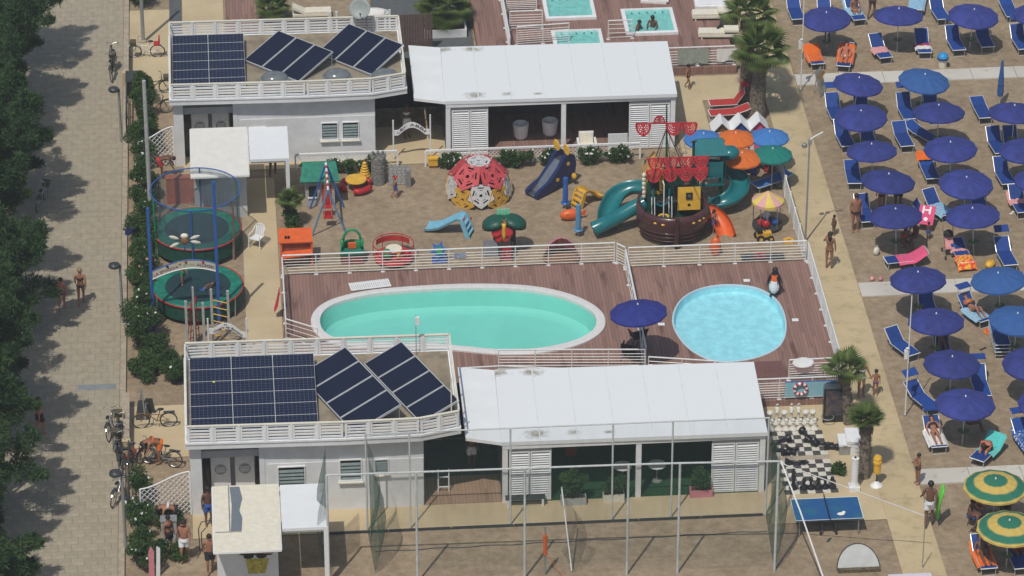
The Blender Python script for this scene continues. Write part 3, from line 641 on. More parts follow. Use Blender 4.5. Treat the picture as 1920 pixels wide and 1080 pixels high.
def window(parent, x0, x1, y, z0, z1, n=5):
    o = MB().bx(x0-.05,y-.08,z0-.07,x1+.05,y+.02,z0).obj('window', 'white_paint', parent)
    MB().bx(x0,y+.005,z0,x1,y+.012,z1).obj('pane', 'glass_dark', o)
    for k in range(n): MB().box(((x0+x1)/2,y-.012,z0+.06+(z1-z0-.08)*k/n),(x1-x0-.04,.012,(z1-z0)/n*.72),rx=R_(-28)).obj('glass_slat', mat('window_slat',(.22,.27,.27),.3,.1,4), o)
    MB().bx(x0-.09,y-.14,z0-.12,x1+.09,y-.0,z0-.072).obj('sill', 'off_white', o)
    fr = MB(); fr.bx(x0-.04,y-.05,z0,x0,y+.02,z1+.04); fr.bx(x1,y-.05,z0,x1+.04,y+.02,z1+.04); fr.bx(x0,y-.05,z1,x1,y+.02,z1+.04); fr.obj('frame', 'white_paint', o)
def block(which, x0, Y0, wins):
    t = thing('service_building', 'white flat roofed service building, %s' % ('near one, with the three column solar array' if which == 'A' else 'far one, with the two column solar array'), 'building', (x0,Y0,0))
    W = 8.65; D = 5.7; HZ = 3.12
    w = MB(); w.bx(2.75,0,0,W,.2,HZ); w.bx(0,D-.2,0,W,D,HZ); w.bx(W-.2,.2,0,W,D-.2,HZ); w.bx(0,.9,0,.2,D-.2,HZ); w.obj('wall', 'white_wall', t)
    MB().bx(2.85,-.03,0,W-.02,-.002,2.15).obj('wall_panel', 'white_wall', t)
    MB().bx(0,-.02,0,.42,.4,HZ).obj('pillar', 'white_wall', t); MB().bx(2.55,-.02,0,2.748,.9,HZ).obj('pillar', 'white_wall', t)
    MB().bx(.2,1.0,0,2.55,1.1,HZ).obj('recess_wall', 'grey_wall', t); MB().bx(.44,.1,2.45,2.54,.6,2.75).obj('lintel', 'grey_wall', t)
    for dx in (.75,1.65):
        d = MB().bx(dx,.78,.02,dx+.72,.83,2.1).obj('door', 'white_paint', t); MB().lathe([(0,0),(.22,0),(.22,.02),(0,.02)],16).xf(Matrix.Rotation(PI/2,4,'X')).obj('round_vent', 'grey_metal', d, (dx+.36,.775,1.5))
        for k in range(4): MB().bx(dx+.36-.17,.742,1.4+k*.06,dx+.36+.17,.752,1.43+k*.06).obj('vent_slat', 'white_paint', d)
    MB().bx(.44,.79,.02,.73,.81,2.2).obj('door_side_panel', 'glass_dark', t); MB().bx(2.42,.79,.02,2.54,.81,2.2).obj('door_side_panel', 'glass_dark', t)
    for (a, c, z0, z1) in wins: window(t, a, c, -.035, z0, z1)
    slab = [(-.15,-.33),(5.7,-.46),(8.5,-.42),(10.05,.0),(10.05,5.6),(-.15,5.75)]
    s = MB(); s.prism(slab, HZ+.002, HZ+.22); s.obj('roof_slab', 'white_wall', t)
    s2 = MB(); s2.prism([(x+(.06 if x > 5 else -.06)*0, y-.04 if y < 1 else y+.04) for x, y in slab], HZ+.222, HZ+.30); s2.obj('cornice', 'white_paint', t)
    MB().sheet([(0,-.2),(5.7,-.3),(8.5,-.28),(9.9,.1),(9.9,5.5),(0,5.6)], HZ+.304).obj('terrace_floor', 'terrace_floor', t)
    z = HZ+.33; ex = (0,0)
    fr = [(-.08,-.30),(5.7,-.42),(8.5,-.38),(9.98,.02)]; bk = [(-.08,5.70),(9.98,5.58)]
    def run(a, c, n):
        a = Vector(a); c = Vector(c)
        for k in range(n):
            rail_panel(t, a.lerp(c,(k+.03)/n), a.lerp(c,(k+.97)/n), z)
            if k: q = a.lerp(c,k/n); MB().bx(q.x-.035,q.y-.06,z-.03,q.x+.035,q.y+.06,z+.64).obj('parapet_post', 'white_paint', t)
    run(fr[0],fr[1],6); run(fr[1],fr[2],3); run(fr[2],fr[3],2); run(bk[0],bk[1],10)
    for a, c in ((fr[0],fr[1]),(fr[1],fr[2]),(fr[2],fr[3]),bk): MB().bar((a[0],a[1],z+.66),(c[0],c[1],z+.66),.10,.035).obj('coping', 'off_white', t)
    for x in (-.08,9.98):
        MB().bar((x,-.2 if x < 0 else .1,z+.66),(x,5.6,z+.66),.06,.035).obj('side_rail', 'off_white', t); MB().bar((x,-.2 if x < 0 else .1,z+.1),(x,5.6,z+.1),.05,.25).obj('side_board', 'white_paint', t)
    for k in range(5): MB().bx(9.96,.2+k*1.3,z,10.0,.24+k*1.3,z+.64).obj('side_post', 'white_metal', t)
    return t
def pavilion(which, x0, Y0, ww=9.85):
    t = thing('bar_pavilion', 'long white roofed bar pavilion with louvred shutters, %s' % ('near one behind the court net' if which == 'A' else 'far one behind the toy ship'), 'pavilion', (x0,Y0,0)); D = 5.0; H = 2.58
    MB().prism([(-.05,-.12),(ww+.05,-.2),(ww+.2,D-.1),(.1,D+.1)], H+.002, H+.16).obj('roof', 'stained_roof', t)
    MB().slab([(-1.35,.35,H+.0),(-.052,-.1,H+.01),(.09,D+.1,H+.01),(-1.3,D+.45,H+.0)],.13,(0,0,1)).obj('roof_wing', 'roof_white', t)
    for k in range(1,7): MB().bar((ww*k/7,-.14,H+.162),(ww*k/7+.1,D-.02,H+.162),.05,.008).obj('roof_seam', mat('seam_white',(.70,.73,.75),.6,.06,3), t)
    MB().bx(.0,-.10,H-.17,ww,.06,H).obj('fascia', 'white_paint', t)
    for x in (0,5.0,ww-.2): MB().bx(x,-.08,0,x+.2,.12,H-.172).obj('column', 'white_paint', t)
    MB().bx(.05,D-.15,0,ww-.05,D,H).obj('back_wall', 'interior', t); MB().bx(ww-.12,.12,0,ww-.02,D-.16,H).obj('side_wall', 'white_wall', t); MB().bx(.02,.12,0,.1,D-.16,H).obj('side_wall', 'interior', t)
    MB().bx(.2,-.05,.0,ww-.2,D-.16,.035).obj('floor', 'deck_planks' if which == 'B' else 'turf', t)
    for xa, xb in ((.25,1.03),(1.05,1.83),(ww-2.0,ww-1.12),(ww-1.10,ww-.22)): louvre(t, xa, xb, .02, .05, H-.35)
    MB().bx(.21,-.0,H-.345,1.85,.03,H-.175).obj('header', 'grey_wall', t); MB().bx(ww-2.0,-.0,H-.345,ww-.21,.03,H-.175).obj('header', 'grey_wall', t)
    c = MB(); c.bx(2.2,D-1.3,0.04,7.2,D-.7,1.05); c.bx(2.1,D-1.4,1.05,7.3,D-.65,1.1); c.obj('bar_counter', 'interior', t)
    if which == 'B': MB().bx(ww-2.9,.0,0.04,ww-2.05,.06,.78).obj('parapet', 'white_wall', t)
    return t
AX, AY, BX, BY = -13.2, -16.0, -13.65, 11.62
blkA = block('A', AX, AY, [(3.25,4.2,1.15,2.0),(5.55,6.3,1.35,2.2),(6.85,7.3,1.6,2.15)])
blkB = block('B', BX, BY, [(3.25,3.9,1.05,1.75),(6.35,7.0,1.1,1.85),(7.25,7.9,1.1,1.85)])
pavilion('A', -1.62, AY); pavilion('B', -1.95, BY, 9.95)
# passages
t = thing('passage_deck', 'pale plank deck in the passage beside the near pavilion', 'deck', (-4.5,AY,0)); MB().bx(0,0,0,2.85,1.9,.06).obj('planks', 'deck_planks_pale', t); MB().bx(0,1.902,0,2.85,4.5,.05).obj('painted_shade_floor', 'interior', t)  # rear floor coloured dark to paint in the shade of the passage
# passage back screens (dark glazed doors)
for nm, x, y, lab in (('A',-4.5,AY+4.6,'dark glazed screen at the back of the near passage'),('B',-4.95,BY+4.6,'dark glazed screen at the back of the far passage')):
    t = thing('glazed_screen', lab, 'screen', (x,y,0))
    for k in range(3): MB().bx(k*.98+.04,0,.05,k*.98+.94,.03,2.5).obj('pane', 'glass_dark', t)
    for k in range(4): MB().bx(k*.98-.04,-.02,0,k*.98+.038,.05,2.6).obj('mullion', 'dark_metal', t)
def plastic_chair(label, loc, rz, m='white_paint'):
    t = thing('plastic_chair', label, 'chair', loc, rz)
    MB().slab([(-.23,-.24,.42),(.23,-.24,.42),(.2,.22,.40),(-.2,.22,.40)],.025,(0,0,1)).obj('seat', m, t)
    for k in range(5): MB().slab([(-.2+k*.085,.22,.42),(-.14+k*.085,.22,.42),(-.13+k*.08,.34,.86-.01*abs(k-2)**2),(-.19+k*.08,.34,.86-.01*abs(k-2)**2)],.02,(0,1,0)).obj('back_slat', m, t)
    MB().tube([(-.26,-.24,.0),(-.25,-.22,.62),(-.24,.1,.64),(-.24,.3,.75),(-.15,.36,.88),(0,.37,.91),(.15,.36,.88),(.24,.3,.75),(.24,.1,.64),(.25,-.22,.62),(.26,-.24,0)],.022,6).obj('arm_frame', m, t)
    for s in (-1,1): MB().tube([(s*.2,.2,.42),(s*.24,.34,0)],.02,6).obj('leg', m, t)
p = G(482,462,.03); plastic_chair('white plastic garden chair on the path beside the trampoline', (p.x,p.y,.03), R_(-30))
for x, y, r, lab in ((2.6,13.0,20,'white tub chair deep inside the far pavilion, left'),(3.9,13.2,-10,'white armchair behind the middle column of the far pavilion'),):
    t = thing('tub_chair', lab, 'chair', (x-1.2,y,.04), R_(r)); MB().lathe([(.22,0),(.3,.1),(.36,.7),(.32,.72),(.26,.4),(0,.4)],14).obj('shell', 'white_paint', t); MB().lathe([(0,.402),(.25,.402),(.24,.46),(0,.47)],12).obj('cushion', 'cream_cloth', t)
p = V(1100,272,BY-.25); t = thing('lounge_armchair', 'white armchair with cream cushions at the front of the far pavilion', 'armchair', (p.x,BY-.3,.04))
MB().bx(-.32,-.3,.05,.32,.3,.32).obj('base', 'white_paint', t); MB().bx(-.42,-.32,0,-.325,.34,.62).obj('arm', 'white_paint', t); MB().bx(.325,-.32,0,.42,.34,.62).obj('arm', 'white_paint', t); MB().bx(-.32,.305,.05,.32,.4,.9).obj('back', 'white_paint', t); MB().bx(-.3,-.3,.322,.3,.18,.46).obj('seat_cushion', 'cream_cloth', t); MB().box((0,.24,.66),(.58,.1,.44),rx=R_(-12)).obj('back_cushion', 'cream_cloth', t)
# ---- solar arrays on the roofs
RZ = 3.43
def pv_array(label, x0, x1, y0, y1, cols, z0, z1, group=None):
    t = thing('photovoltaic_array', label, 'solar array', (x0,y0,0)); W = x1-x0; D = y1-y0; tl = math.atan2(z1-z0, D); Ls = math.hypot(D, z1-z0); rows = 6
    pw = W/cols; ph = Ls/rows
    g = MB().bx(.012,.012,.032,pw-.012,ph-.012,.036).mesh('cells'); g.materials.append(MATS['photovoltaic_cells'])
    f = MB(); e = .024; f.bx(0.004,0.004,0,pw-.004,e,.035); f.bx(.004,ph-e,0,pw-.004,ph-.004,.035); f.bx(.004,e,0,e,ph-e,.035); f.bx(pw-e,e,0,pw-.004,ph-e,.035); f.bx(e,e,0,pw-e,ph-e,.03)
    fm = f.mesh('solar_panel'); fm.materials.append(MATS['white_metal'])
    for i in range(cols):
        for j in range(rows):
            o = put('solar_panel', fm, None, t, (i*pw, math.cos(tl)*ph*j, z0+math.sin(tl)*ph*j)); o.rotation_euler = (tl,0,0); put('cells', g, None, o)
    for i in range(cols+1):
        x = min(max(i*pw,.05),W-.05); MB().bar((x,.1,z0-.03),(x,D-.1,z1-.05),.05,.05).obj('support_rail', 'grey_metal', t); MB().bar((x,D-.2,RZ),(x,D-.2,z1-.06),.05,.05).obj('support_leg', 'grey_metal', t); MB().bar((x,.2,RZ),(x,.2,z0-.0),.05,.05).obj('support_leg', 'grey_metal', t)
pv_array('photovoltaic array of three columns on the near roof', -13.12, -8.42, -15.85, -11.05, 3, 3.58, 3.85)
pv_array('photovoltaic array of two columns on the far roof', -13.62, -10.5, 11.95, 16.45, 2, 3.58, 3.85)
def collector_array(label, base, ax, up, lift, n, L, zb=.15):
    """base: low corner nearest the viewer; ax: unit vector along the row; up: horizontal unit vector up-slope"""
    t = thing('solar_collector_row', label, 'solar collector', base); ax = Vector(ax).normalized(); up = Vector(up).normalized(); w = L[0]/n; run = L[1]
    X = Vector((ax.x,ax.y,0)); Yv = Vector((up.x*run, up.y*run, lift)); Ls = Yv.length; Yv.normalize(); Z = X.cross(Yv)
    M4 = Matrix(((X.x,Yv.x,Z.x,0),(X.y,Yv.y,Z.y,0),(X.z,Yv.z,Z.z,0),(0,0,0,1)))
    fm = MB(); e = .03; fm.bx(.012,0,-.06,w-.012,e,.03); fm.bx(.012,Ls-e,-.06,w-.012,Ls,.03); fm.bx(.012,e,-.06,.012+e,Ls-e,.03); fm.bx(w-.012-e,e,-.06,w-.012,Ls-e,.03); fm.bx(.012+e,e,-.05,w-.012-e,Ls-e,-.0); fm = fm.mesh('collector_panel'); fm.materials.append(MATS['alu'])
    gm = MB().bx(.012+e,e,.002,w-.012-e,Ls-e,.022).mesh('absorber_glass'); gm.materials.append(MATS['collector'])
    for k in range(n):
        o = put('collector_panel', fm, None, t, (0,0,0)); o.matrix_local = Matrix.Translation(X*(k*w)+Vector((0,0,zb-.02))) @ M4; put('absorber_glass', gm, None, o)
    for k in range(n+1):
        q = X*(k*w*.998+.01); r_ = Vector((up.x*run,up.y*run,lift)); MB().tube([q+r_*.95+Vector((0,0,zb-.1)),Vector((q.x+r_.x*.95,q.y+r_.y*.95,0))],.02,5).obj('support_leg', 'grey_metal', t); MB().tube([Vector((q.x,q.y,0)),q+r_*.05+Vector((0,0,zb-.09))],.015,5).obj('brace', 'grey_metal', t); MB().tube([Vector((q.x,q.y,0)),Vector((q.x+r_.x,q.y+r_.y,0))],.02,5).obj('floor_rail', 'grey_metal', t)
    MB().tube([X*.0+Vector((0,0,zb-.06)),X*L[0]+Vector((0,0,zb-.06))],.025,6).obj('header_pipe', 'chrome', t)
    return t
def col_from_px(label, lo, hi, nxt, n, z):
    """lo: near low corner, hi: near high corner, nxt: far high corner (photo marks)"""
    A = G(*lo, z+.1); d = A-G(*nxt[0], z+.1)
    return A
def collectors(label, low_near, high_near, high_far, n, zb):
    z = RZ; lo, hi = -.3, 1.5
    for _ in range(30):                                   # the lift that makes the panels square
        lift = (lo+hi)/2; A = G(*low_near, z+zb); Bn = G(*high_near, z+zb+lift); Bf = G(*high_far, z+zb+lift)
        if (Bn-A).xy.dot((Bn-Bf).xy) < 0: lo = lift
        else: hi = lift
    ax = Vector((Bn.x-Bf.x, Bn.y-Bf.y, 0)); L = ax.length; axn = ax.normalized(); up = Vector((-axn.y, axn.x, 0))
    if up.dot(Vector((1,.3,0))) < 0: up = -up
    run = abs((Bn-A).dot(up)); far = Vector((Bf.x,Bf.y,0))-up*run
    return collector_array(label, (far.x,far.y,z), axn, up, lift, n, (L,run), zb)
collectors('row of four solar collectors on the near roof beside the photovoltaic array', (664,812), (753,758), (648,650), 4, .1)
collectors('row of four solar collectors at the right end of the near roof', (789,793), (861,750), (753,640), 4, .1)
collectors('row of three solar collectors on the far roof beside the photovoltaic array', (560,153), (625,97), (522,57), 3, .1)
collectors('row of three solar collectors under the satellite dish on the far roof', (697,140), (758,84), (654,44), 3, .1)
for px, lab in ((515,'left grey dome skylight behind the far parapet'),(632,'middle grey dome skylight behind the far parapet'),(722,'right grey dome skylight behind the far parapet')):
    p = G(px,148 if px < 600 else 143,RZ+.1); t = thing('dome_skylight', lab, 'skylight', (p.x,p.y+.15,RZ)); MB().lathe([(.62,0),(.6,.1),(.5,.22),(.3,.32),(0,.36)],18,sy=.75).obj('dome', mat('skylight_grey',(.16,.18,.19),.15,.15,2,spec=.6), t, smooth=True); MB().lathe([(.66,0),(.66,.05),(.6,.05)],18,sy=.75).obj('curb', 'grey_metal', t)
# satellite dish and masts
p = G(688,62,RZ); t = thing('satellite_dish', 'grey satellite dish on a mast at the back of the far roof', 'satellite dish', (p.x,p.y,RZ)); MB().tube([(0,0,0),(0,0,1.15)],.035,6).obj('mast', 'grey_metal', t)
MB().lathe([(0,0),(.15,.01),(.32,.05),(.46,.11),(.47,.10),(.32,.035),(0,-.012)],20).xf(Matrix.Translation((-.28,-.1,1.25)) @ Matrix.Rotation(R_(62),4,'X') @ Matrix.Rotation(R_(-12),4,'Y')).obj('dish', mat('dish_grey',(.30,.34,.33),.5,.1,3), t, smooth=True); MB().tube([(-.28,-.15,.85),(-.3,-.55,1.2)],.014,5).obj('feed_arm', 'grey_metal', t); MB().box((-.3,-.58,1.22),(.07,.1,.07)).obj('feed_horn', 'dark_metal', t)
p = V(780,640,-10.6); t = thing('antenna_mast', 'thin mast with a white box on the near roof before the pool', 'mast', (p.x,-10.7,RZ)); MB().tube([(0,0,0),(0,0,1.75)],.018,5).obj('pole', 'grey_metal', t); MB().bx(-.03,-.1,1.35,.13,.02,1.68).obj('antenna_box', 'white_metal', t)
p = G(848,800,RZ); t = thing('corner_pole', 'bare pole at the front right corner of the near roof', 'pole', (-3.5,-15.95,RZ)); MB().tube([(0,0,0),(0,0,2.1)],.025,6).obj('pole', 'off_white', t); MB().lathe([(.05,0),(.05,.03),(0,.03)],8).obj('base_plate', 'grey_metal', t)
tag(MB().ell((0,0,.05),.05,8,6).obj('tennis_ball', mat('ball_yellow',(.7,.75,.15),.9,.1,9), None, (*G(401,716,3.8).xy,3.74)), 'small yellow ball lying on the near photovoltaic array', 'ball')
# ---- kiosks
def kiosk(which, x0, y0, lab1, lab2):
    t = thing('kiosk', lab1, 'kiosk', (x0,y0,0)); w, d = 2.38, 4.3
    MB().bx(.08,.95,0,w-.1,d-.5,2.35).obj('cabin', 'white_wall', t)
    for k in range(4): 
        ya = k*d/4; MB().slab([(0,ya+.01,2.5),(w,ya+.01,2.5),(w,ya+d/4-.01,2.52),(0,ya+d/4-.01,2.52)],.035,(0,0,1)).obj('awning_panel', 'cream_cloth' if which == 'A' else mat('awning_cream',(.73,.72,.67),.8,.04,2), t)
    f = MB(); f.bx(-.03,-.02,2.44,w+.03,.03,2.52); f.bx(-.03,d-.03,2.44,w+.03,d+.02,2.52); f.bx(-.04,.03,2.44,.0,d-.03,2.53); f.bx(w,.03,2.44,w+.04,d-.03,2.53); f.obj('awning_frame', 'white_metal', t)
    if which == 'A':
        MB().add([(.62,1.25,2.562),(1.0,1.25,2.562),(1.05,2.1,2.562),(.95,2.6,2.562),(1.07,3.4,2.562),(.98,4.2,2.562),(.62,4.2,2.562),(.68,3.0,2.562)],[tuple(range(8))]).obj('sun_screen', mat('slate_cloth',(.16,.19,.22),.9,.06,4), t)
        MB().tube([(.58,1.2,2.57),(.58,4.3,2.57)],.02,5).obj('awning_arm', 'grey_metal', t); MB().tube([(.05,1.22,2.57),(1.0,1.22,2.57)],.014,5).obj('awning_rod', 'rope', t)
    s = thing('flat_canopy', lab2, 'canopy', (x0+w+.08,y0+1.25,0)); w2, d2 = 1.65, 2.9
    MB().bx(0,0,2.46,w2,d2,2.58).obj('roof', 'roof_white', s)
    for x, y in ((w2-.16,.0),(w2-.16,d2-.16)): MB().bx(x,y,0,x+.16,y+.16,2.458).obj('column', 'white_metal', s)
    MB().bx(.05,.05,2.36,w2-.05,.15,2.458).obj('beam', 'white_metal', s)
    return t
kA = kiosk('A', -12.4, -22.3, 'kiosk with cream awning and a slate strip at the bottom left', 'white flat canopy beside the near kiosk by the green net')
kB = kiosk('B', -12.93, 5.9, 'kiosk with pale cream awning above the trampoline', 'white flat canopy beside the far kiosk')
# painted sunglasses on the near kiosk front
hat = MB(); hat.add([(1.5+.62*math.cos(a),.94,1.72+.42*math.sin(a)) for a in [PI*k/14 for k in range(15)]],[tuple(range(15))]); hat.obj('painted_hat', mat('beige_paint',(.42,.34,.26),.7,.15,6), kA)
gl = MB()
for cx in (1.22,1.68): gl.add([(cx+.19*math.cos(a),.935,1.66+.11*math.sin(a)) for a in [2*PI*k/14 for k in range(14)]],[tuple(range(14))])
gl.add([(.95,.936,1.72),(2.05,.936,1.68),(2.05,.936,1.74),(.95,.936,1.78)],[(0,1,2,3)]); gl.obj('painted_sunglasses', 'black', kA)
MB().add([(1.1,.938,1.55),(1.95,.938,1.55),(1.8,.938,.9),(1.2,.938,.9)],[(0,1,2,3)]).obj('painted_patch', mat('yellow_paint',(.48,.42,.08),.8,.3,9), kA)
# white lean-to at the bottom edge
p = G(380,1062,1.2); t = thing('white_stall', 'white stall top with a rail at the bottom edge of the photo', 'stall', (-12.9,-23.6,0))
MB().bx(-1.3,-.6,1.3,2.3,.6,1.36).obj('top', 'white_paint', t); MB().tube([(-1.3,.62,1.5),(2.3,.62,1.5)],.03,6).obj('rail', 'white_metal', t)
for x in (-1.25,-.3,1.0,2.25): MB().bx(x-.03,.58,0,x+.03,.64,1.5).obj('post', 'white_metal', t)
# lattice screens with sweeping top
def lattice(label, p0, p1, h0, h1):
    p0 = Vector((*p0,0)); p1 = Vector((*p1,0)); L = (p1-p0).length; a = math.atan2(p1.y-p0.y,p1.x-p0.x); t = thing('lattice_screen', label, 'screen', p0, a)
    top = lambda x: h0+(h1-h0)*(.5-.5*math.cos(PI*min(1,max(0,x/L))))
    m = MB(); st = .155; w = .038
    for sg in (1,-1):
        c = -4.0
        while c < L+4:
            pts = []; N = 60
            for i in range(N+1):
                z = .05+i*2.4/N; x = c+sg*z
                if 0 <= x <= L and z <= top(x): pts.append((x,z))
            if len(pts) > 1: m.bar((pts[0][0],.012*sg,pts[0][1]),(pts[-1][0],.012*sg,pts[-1][1]),w,.012)
            c += st*1.414
    stuff(m.obj('lattice_slats', 'white_paint', t)); MB().tube([(L*k/12,0,top(L*k/12)+.02) for k in range(13)],.03,5).obj('top_rail', 'white_paint', t)
    for x in (0,L): MB().bx(x-.03,-.035,0,x+.03,.035,top(x)).obj('post', 'white_paint', t)
lattice('white lattice screen at the left corner of the near building', (-15.1,-16.15), (-13.25,-15.85), 1.35, 1.85); lattice('white lattice screen at the left corner of the far building', (-15.2,11.4), (-13.7,11.75), 1.35, 1.85)
# ============================================================ BEACH
def canopy_mesh(R, z0, z1, ribs=12, val=.09):
    b = MB(); n = ribs*2; prof = [(.0,1.0),(.2,.94),(.45,.78),(.72,.48),(1.0,0.0)]
    for (f, h) in prof:
        for j in range(n):
            a = 2*PI*j/n; rr = R*f*(1 if j % 2 == 0 else 1-.045*f); zz = z0+(z1-z0)*h-(0 if j % 2 == 0 else .035*f*(1-f)*2)
            b.v.append((rr*math.cos(a), rr*math.sin(a), zz))
    for j in range(n):
        a = 2*PI*j/n; rr = R*(1.005 if j % 2 == 0 else .96); b.v.append((rr*math.cos(a), rr*math.sin(a), z0-(val if j % 2 else val*.6)))
    for i in range(len(prof)):
        for j in range(n): b.f.append((i*n+j, i*n+(j+1) % n, (i+1)*n+(j+1) % n, (i+1)*n+j))
    return b
def make_umbrella(name, label, m, R=1.13, z0=1.82, z1=2.14, tray=True, base=0.0, pole='alu'):
    t = thing(name, label, 'umbrella'); canopy_mesh(R,z0,z1).obj('canopy', m, t)
    MB().tube([(0,0,base),(0,0,z1+.01)],.022,6).obj('pole', pole, t); MB().lathe([(.03,0),(.035,.03),(.012,.07),(0,.1)],8,(0,0,z1)).obj('finial', 'white_metal', t)
    r = MB()
    for k in range(12):
        a = 2*PI*k/12; r.tube([(0,0,z1-.02),(R*.98*math.cos(a),R*.98*math.sin(a),z0-.02)],.007,4)
    stuff(r.obj('ribs', 'alu', t))
    if tray: MB().lathe([(.03,0),(.2,.0),(.22,.03),(.2,.02),(.03,.02)],14,(0,0,.62)).obj('tray', mat('tray_green',(.12,.16,.05),.6,.1,6), t)
    MB().tube([(0,0,0),(0,0,.42)],.035,8).obj('ground_sleeve', 'grey_metal', t)
    return t
UMB = make_umbrella('beach_umbrella', 'x', 'navy_canopy'); UMB2 = None
used = [False]
ORD = ['first','second','third','fourth','fifth','sixth']
LINES = ['nearest the path','second from the path','at the right edge']
SECT = {'T':'above the far white walkway','U':'below the far white walkway','V':'below the middle white walkway'}
GRP = 'navy beach umbrellas on the sand'
UPOS = {}
def umbrella(px, py, sec, line, k, light=False):
    p = G(px, py, 2.14); lab = '%s umbrella, %s in the line %s, %s' % ('brighter blue' if light else 'navy', ORD[k], LINES[line], SECT[sec])
    if used[0]: o = copy_tree(UMB, lab, (p.x,p.y,0), random.uniform(0,.5), GRP, random.uniform(.97,1.03))
    else: o = UMB; used[0] = True; o.location = (p.x,p.y,0); tag(o, lab, None, GRP)
    o.rotation_euler = (R_(random.uniform(-5,5)), R_(random.uniform(-5,5)), random.uniform(0,.5))
    if light:
        for ch in o.children:
            if ch.name.startswith('canopy'): ch.data = ch.data.copy(); ch.data.materials[0] = MATS['mid_blue_canopy']
    elif (len(UPOS)*7) % 10 < 3:
        for ch in o.children:
            if ch.name.startswith('canopy'): ch.data = ch.data.copy(); ch.data.materials[0] = MATS['faded_canopy']
    UPOS[(sec,line,k)] = o; return o
for sec, line, pts in (('T',0,[(1554,21)]),('T',1,[(1686,19)]),('T',2,[(1822,18),(1944,14)]),
    ('U',0,[(1602,144),(1617,207),(1640,271),(1661,331),(1685,393)]),('U',1,[(1727,138),(1762,202),(1787,267),(1811,330),(1831,394)]),('U',2,[(1902,203),(1928,268),(1946,330)]),
    ('V',0,[(1727,514),(1758,591),(1785,669),(1810,746)]),('V',1,[(1882,512),(1906,586),(1938,665),(1962,742)])):
    for k, (x, y) in enumerate(pts): umbrella(x, y, sec, line, k, (sec,line,k) in (('U',1,0),('V',1,0),('V',1,1)))
# closed umbrella
p = G(1874,198); t = thing('closed_umbrella', 'closed blue umbrella standing on the sand near the far walkway', 'umbrella', (p.x,p.y,0)); MB().tube([(0,0,0),(0,0,2.3)],.02,6).obj('pole', 'alu', t); MB().tube([(0,0,.5),(0,0,.75),(0,0,1.4),(0,0,2.2),(0,0,2.3)],[.13,.15,.12,.05,.01],9).obj('furled_canopy', 'mid_blue_canopy', t); MB().tube([(0,0,1.0),(0,0,1.04)],.14,9).obj('strap', 'navy_plastic', t)
# other umbrellas
t = make_umbrella('garden_umbrella', 'navy umbrella leaning on the divider railing between the two pools', 'navy_canopy', 1.15, 2.45, 2.8, False, .0); p = G(1198,573,3.05); q = G(1208,690,DZ); t.location = (q.x-.05,q.y+.05,DZ); t.rotation_euler = (R_(-4),R_(-4),.2)
for nm, px, py, m in (('pale blue umbrella in the play corner, left of the orange ones',1318,250,'sky_canopy'),('orange umbrella in the play corner between the pale blue ones',1380,250,'orange_canopy'),('pale blue umbrella in the play corner beside the palms',1443,247,'sky_canopy'),('orange umbrella in the play corner, nearer one touching the toy ship',1391,286,'orange_canopy'),('teal umbrella in the play corner nearest the beach path',1449,279,'teal_canopy')):
    t = make_umbrella('play_umbrella', nm, m, .86, 1.74, 2.0, False); p = G(px,py,2.0); t.location = (p.x,p.y,0); t['group'] = 'coloured umbrellas in the play corner'; t.rotation_euler = (R_(random.uniform(-3,3)),0,random.uniform(0,.5))
for nm, px, py in (('green and yellow ringed umbrella, the farther of two',1867,898),('green and yellow ringed umbrella, the nearer of two',1893,976)):
    t = make_umbrella('ringed_umbrella', nm, 'green_yellow_canopy', 1.2, 1.80, 2.14, True); p = G(px,py,2.14); t.location = (p.x,p.y,0); t['group'] = 'green and yellow umbrellas at the lower right'

# ------------------------------------------------------------ loungers
def lounger_parts(t, back, hood, fab, flat=False):
    W = .31; Z = .36; ca, sa = math.cos(R_(back)), math.sin(R_(back)); yb = .20; L = .68
    hx, hz = yb+L*ca, Z+L*sa
    MB().slab([(-W+.02,-.93,Z),(W-.02,-.93,Z),(W-.02,yb,Z),(-W+.02,yb,Z)],.012,(0,0,1)).obj('seat', fab, t)
    MB().slab([(-W+.02,yb+.01,Z+.01),(W-.02,yb+.01,Z+.01),(W-.02,hx,hz),(-W+.02,hx,hz)],.012,(0,-sa,ca)).obj('backrest', fab, t)
    for s in (-1,1): MB().tube([(s*W,-.95,Z),(s*W,yb+.08,Z)],.018,5).obj('side_rail', 'alu', t); MB().tube([(s*W,yb,Z),(s*W,hx,hz)],.018,5).obj('back_rail', 'alu', t)
    MB().tube([(-W,-.95,Z),(W,-.95,Z)],.02,5).obj('foot_bar', 'white_metal', t); MB().tube([(-W,hx,hz),(W,hx,hz)],.018,5).obj('head_bar', 'white_metal', t)
    MB().tube([(-W+.03,-.86,Z),(-W+.05,-.9,.01),(W-.05,-.9,.01),(W-.03,-.86,Z)],.016,5).obj('foot_leg', 'alu', t); MB().tube([(-W+.03,.1,Z),(-W+.05,.3,.01),(W-.05,.3,.01),(W-.03,.1,Z)],.016,5).obj('head_leg', 'alu', t)
    if hood is not None:
        a = R_(hood); c = Vector((0,hx,hz)); d = Vector((0,math.cos(a),math.sin(a)))
        q = c+Vector((0,.02,.28)); 
        MB().slab([(-W,q.y-.16,q.z),(W,q.y-.16,q.z),(W,q.y-.16+.36*d.y,q.z+.36*d.z),(-W,q.y-.16+.36*d.y,q.z+.36*d.z)],.012,(0,-d.z,d.y)).obj('sunshade', fab, t)
        for s in (-1,1): MB().tube([(s*W,hx-.05,hz-.03),(s*W,q.y-.05,q.z+.04)],.012,5).obj('shade_arm', 'alu', t)
LK = {}
LG = 'blue loungers on the sand'
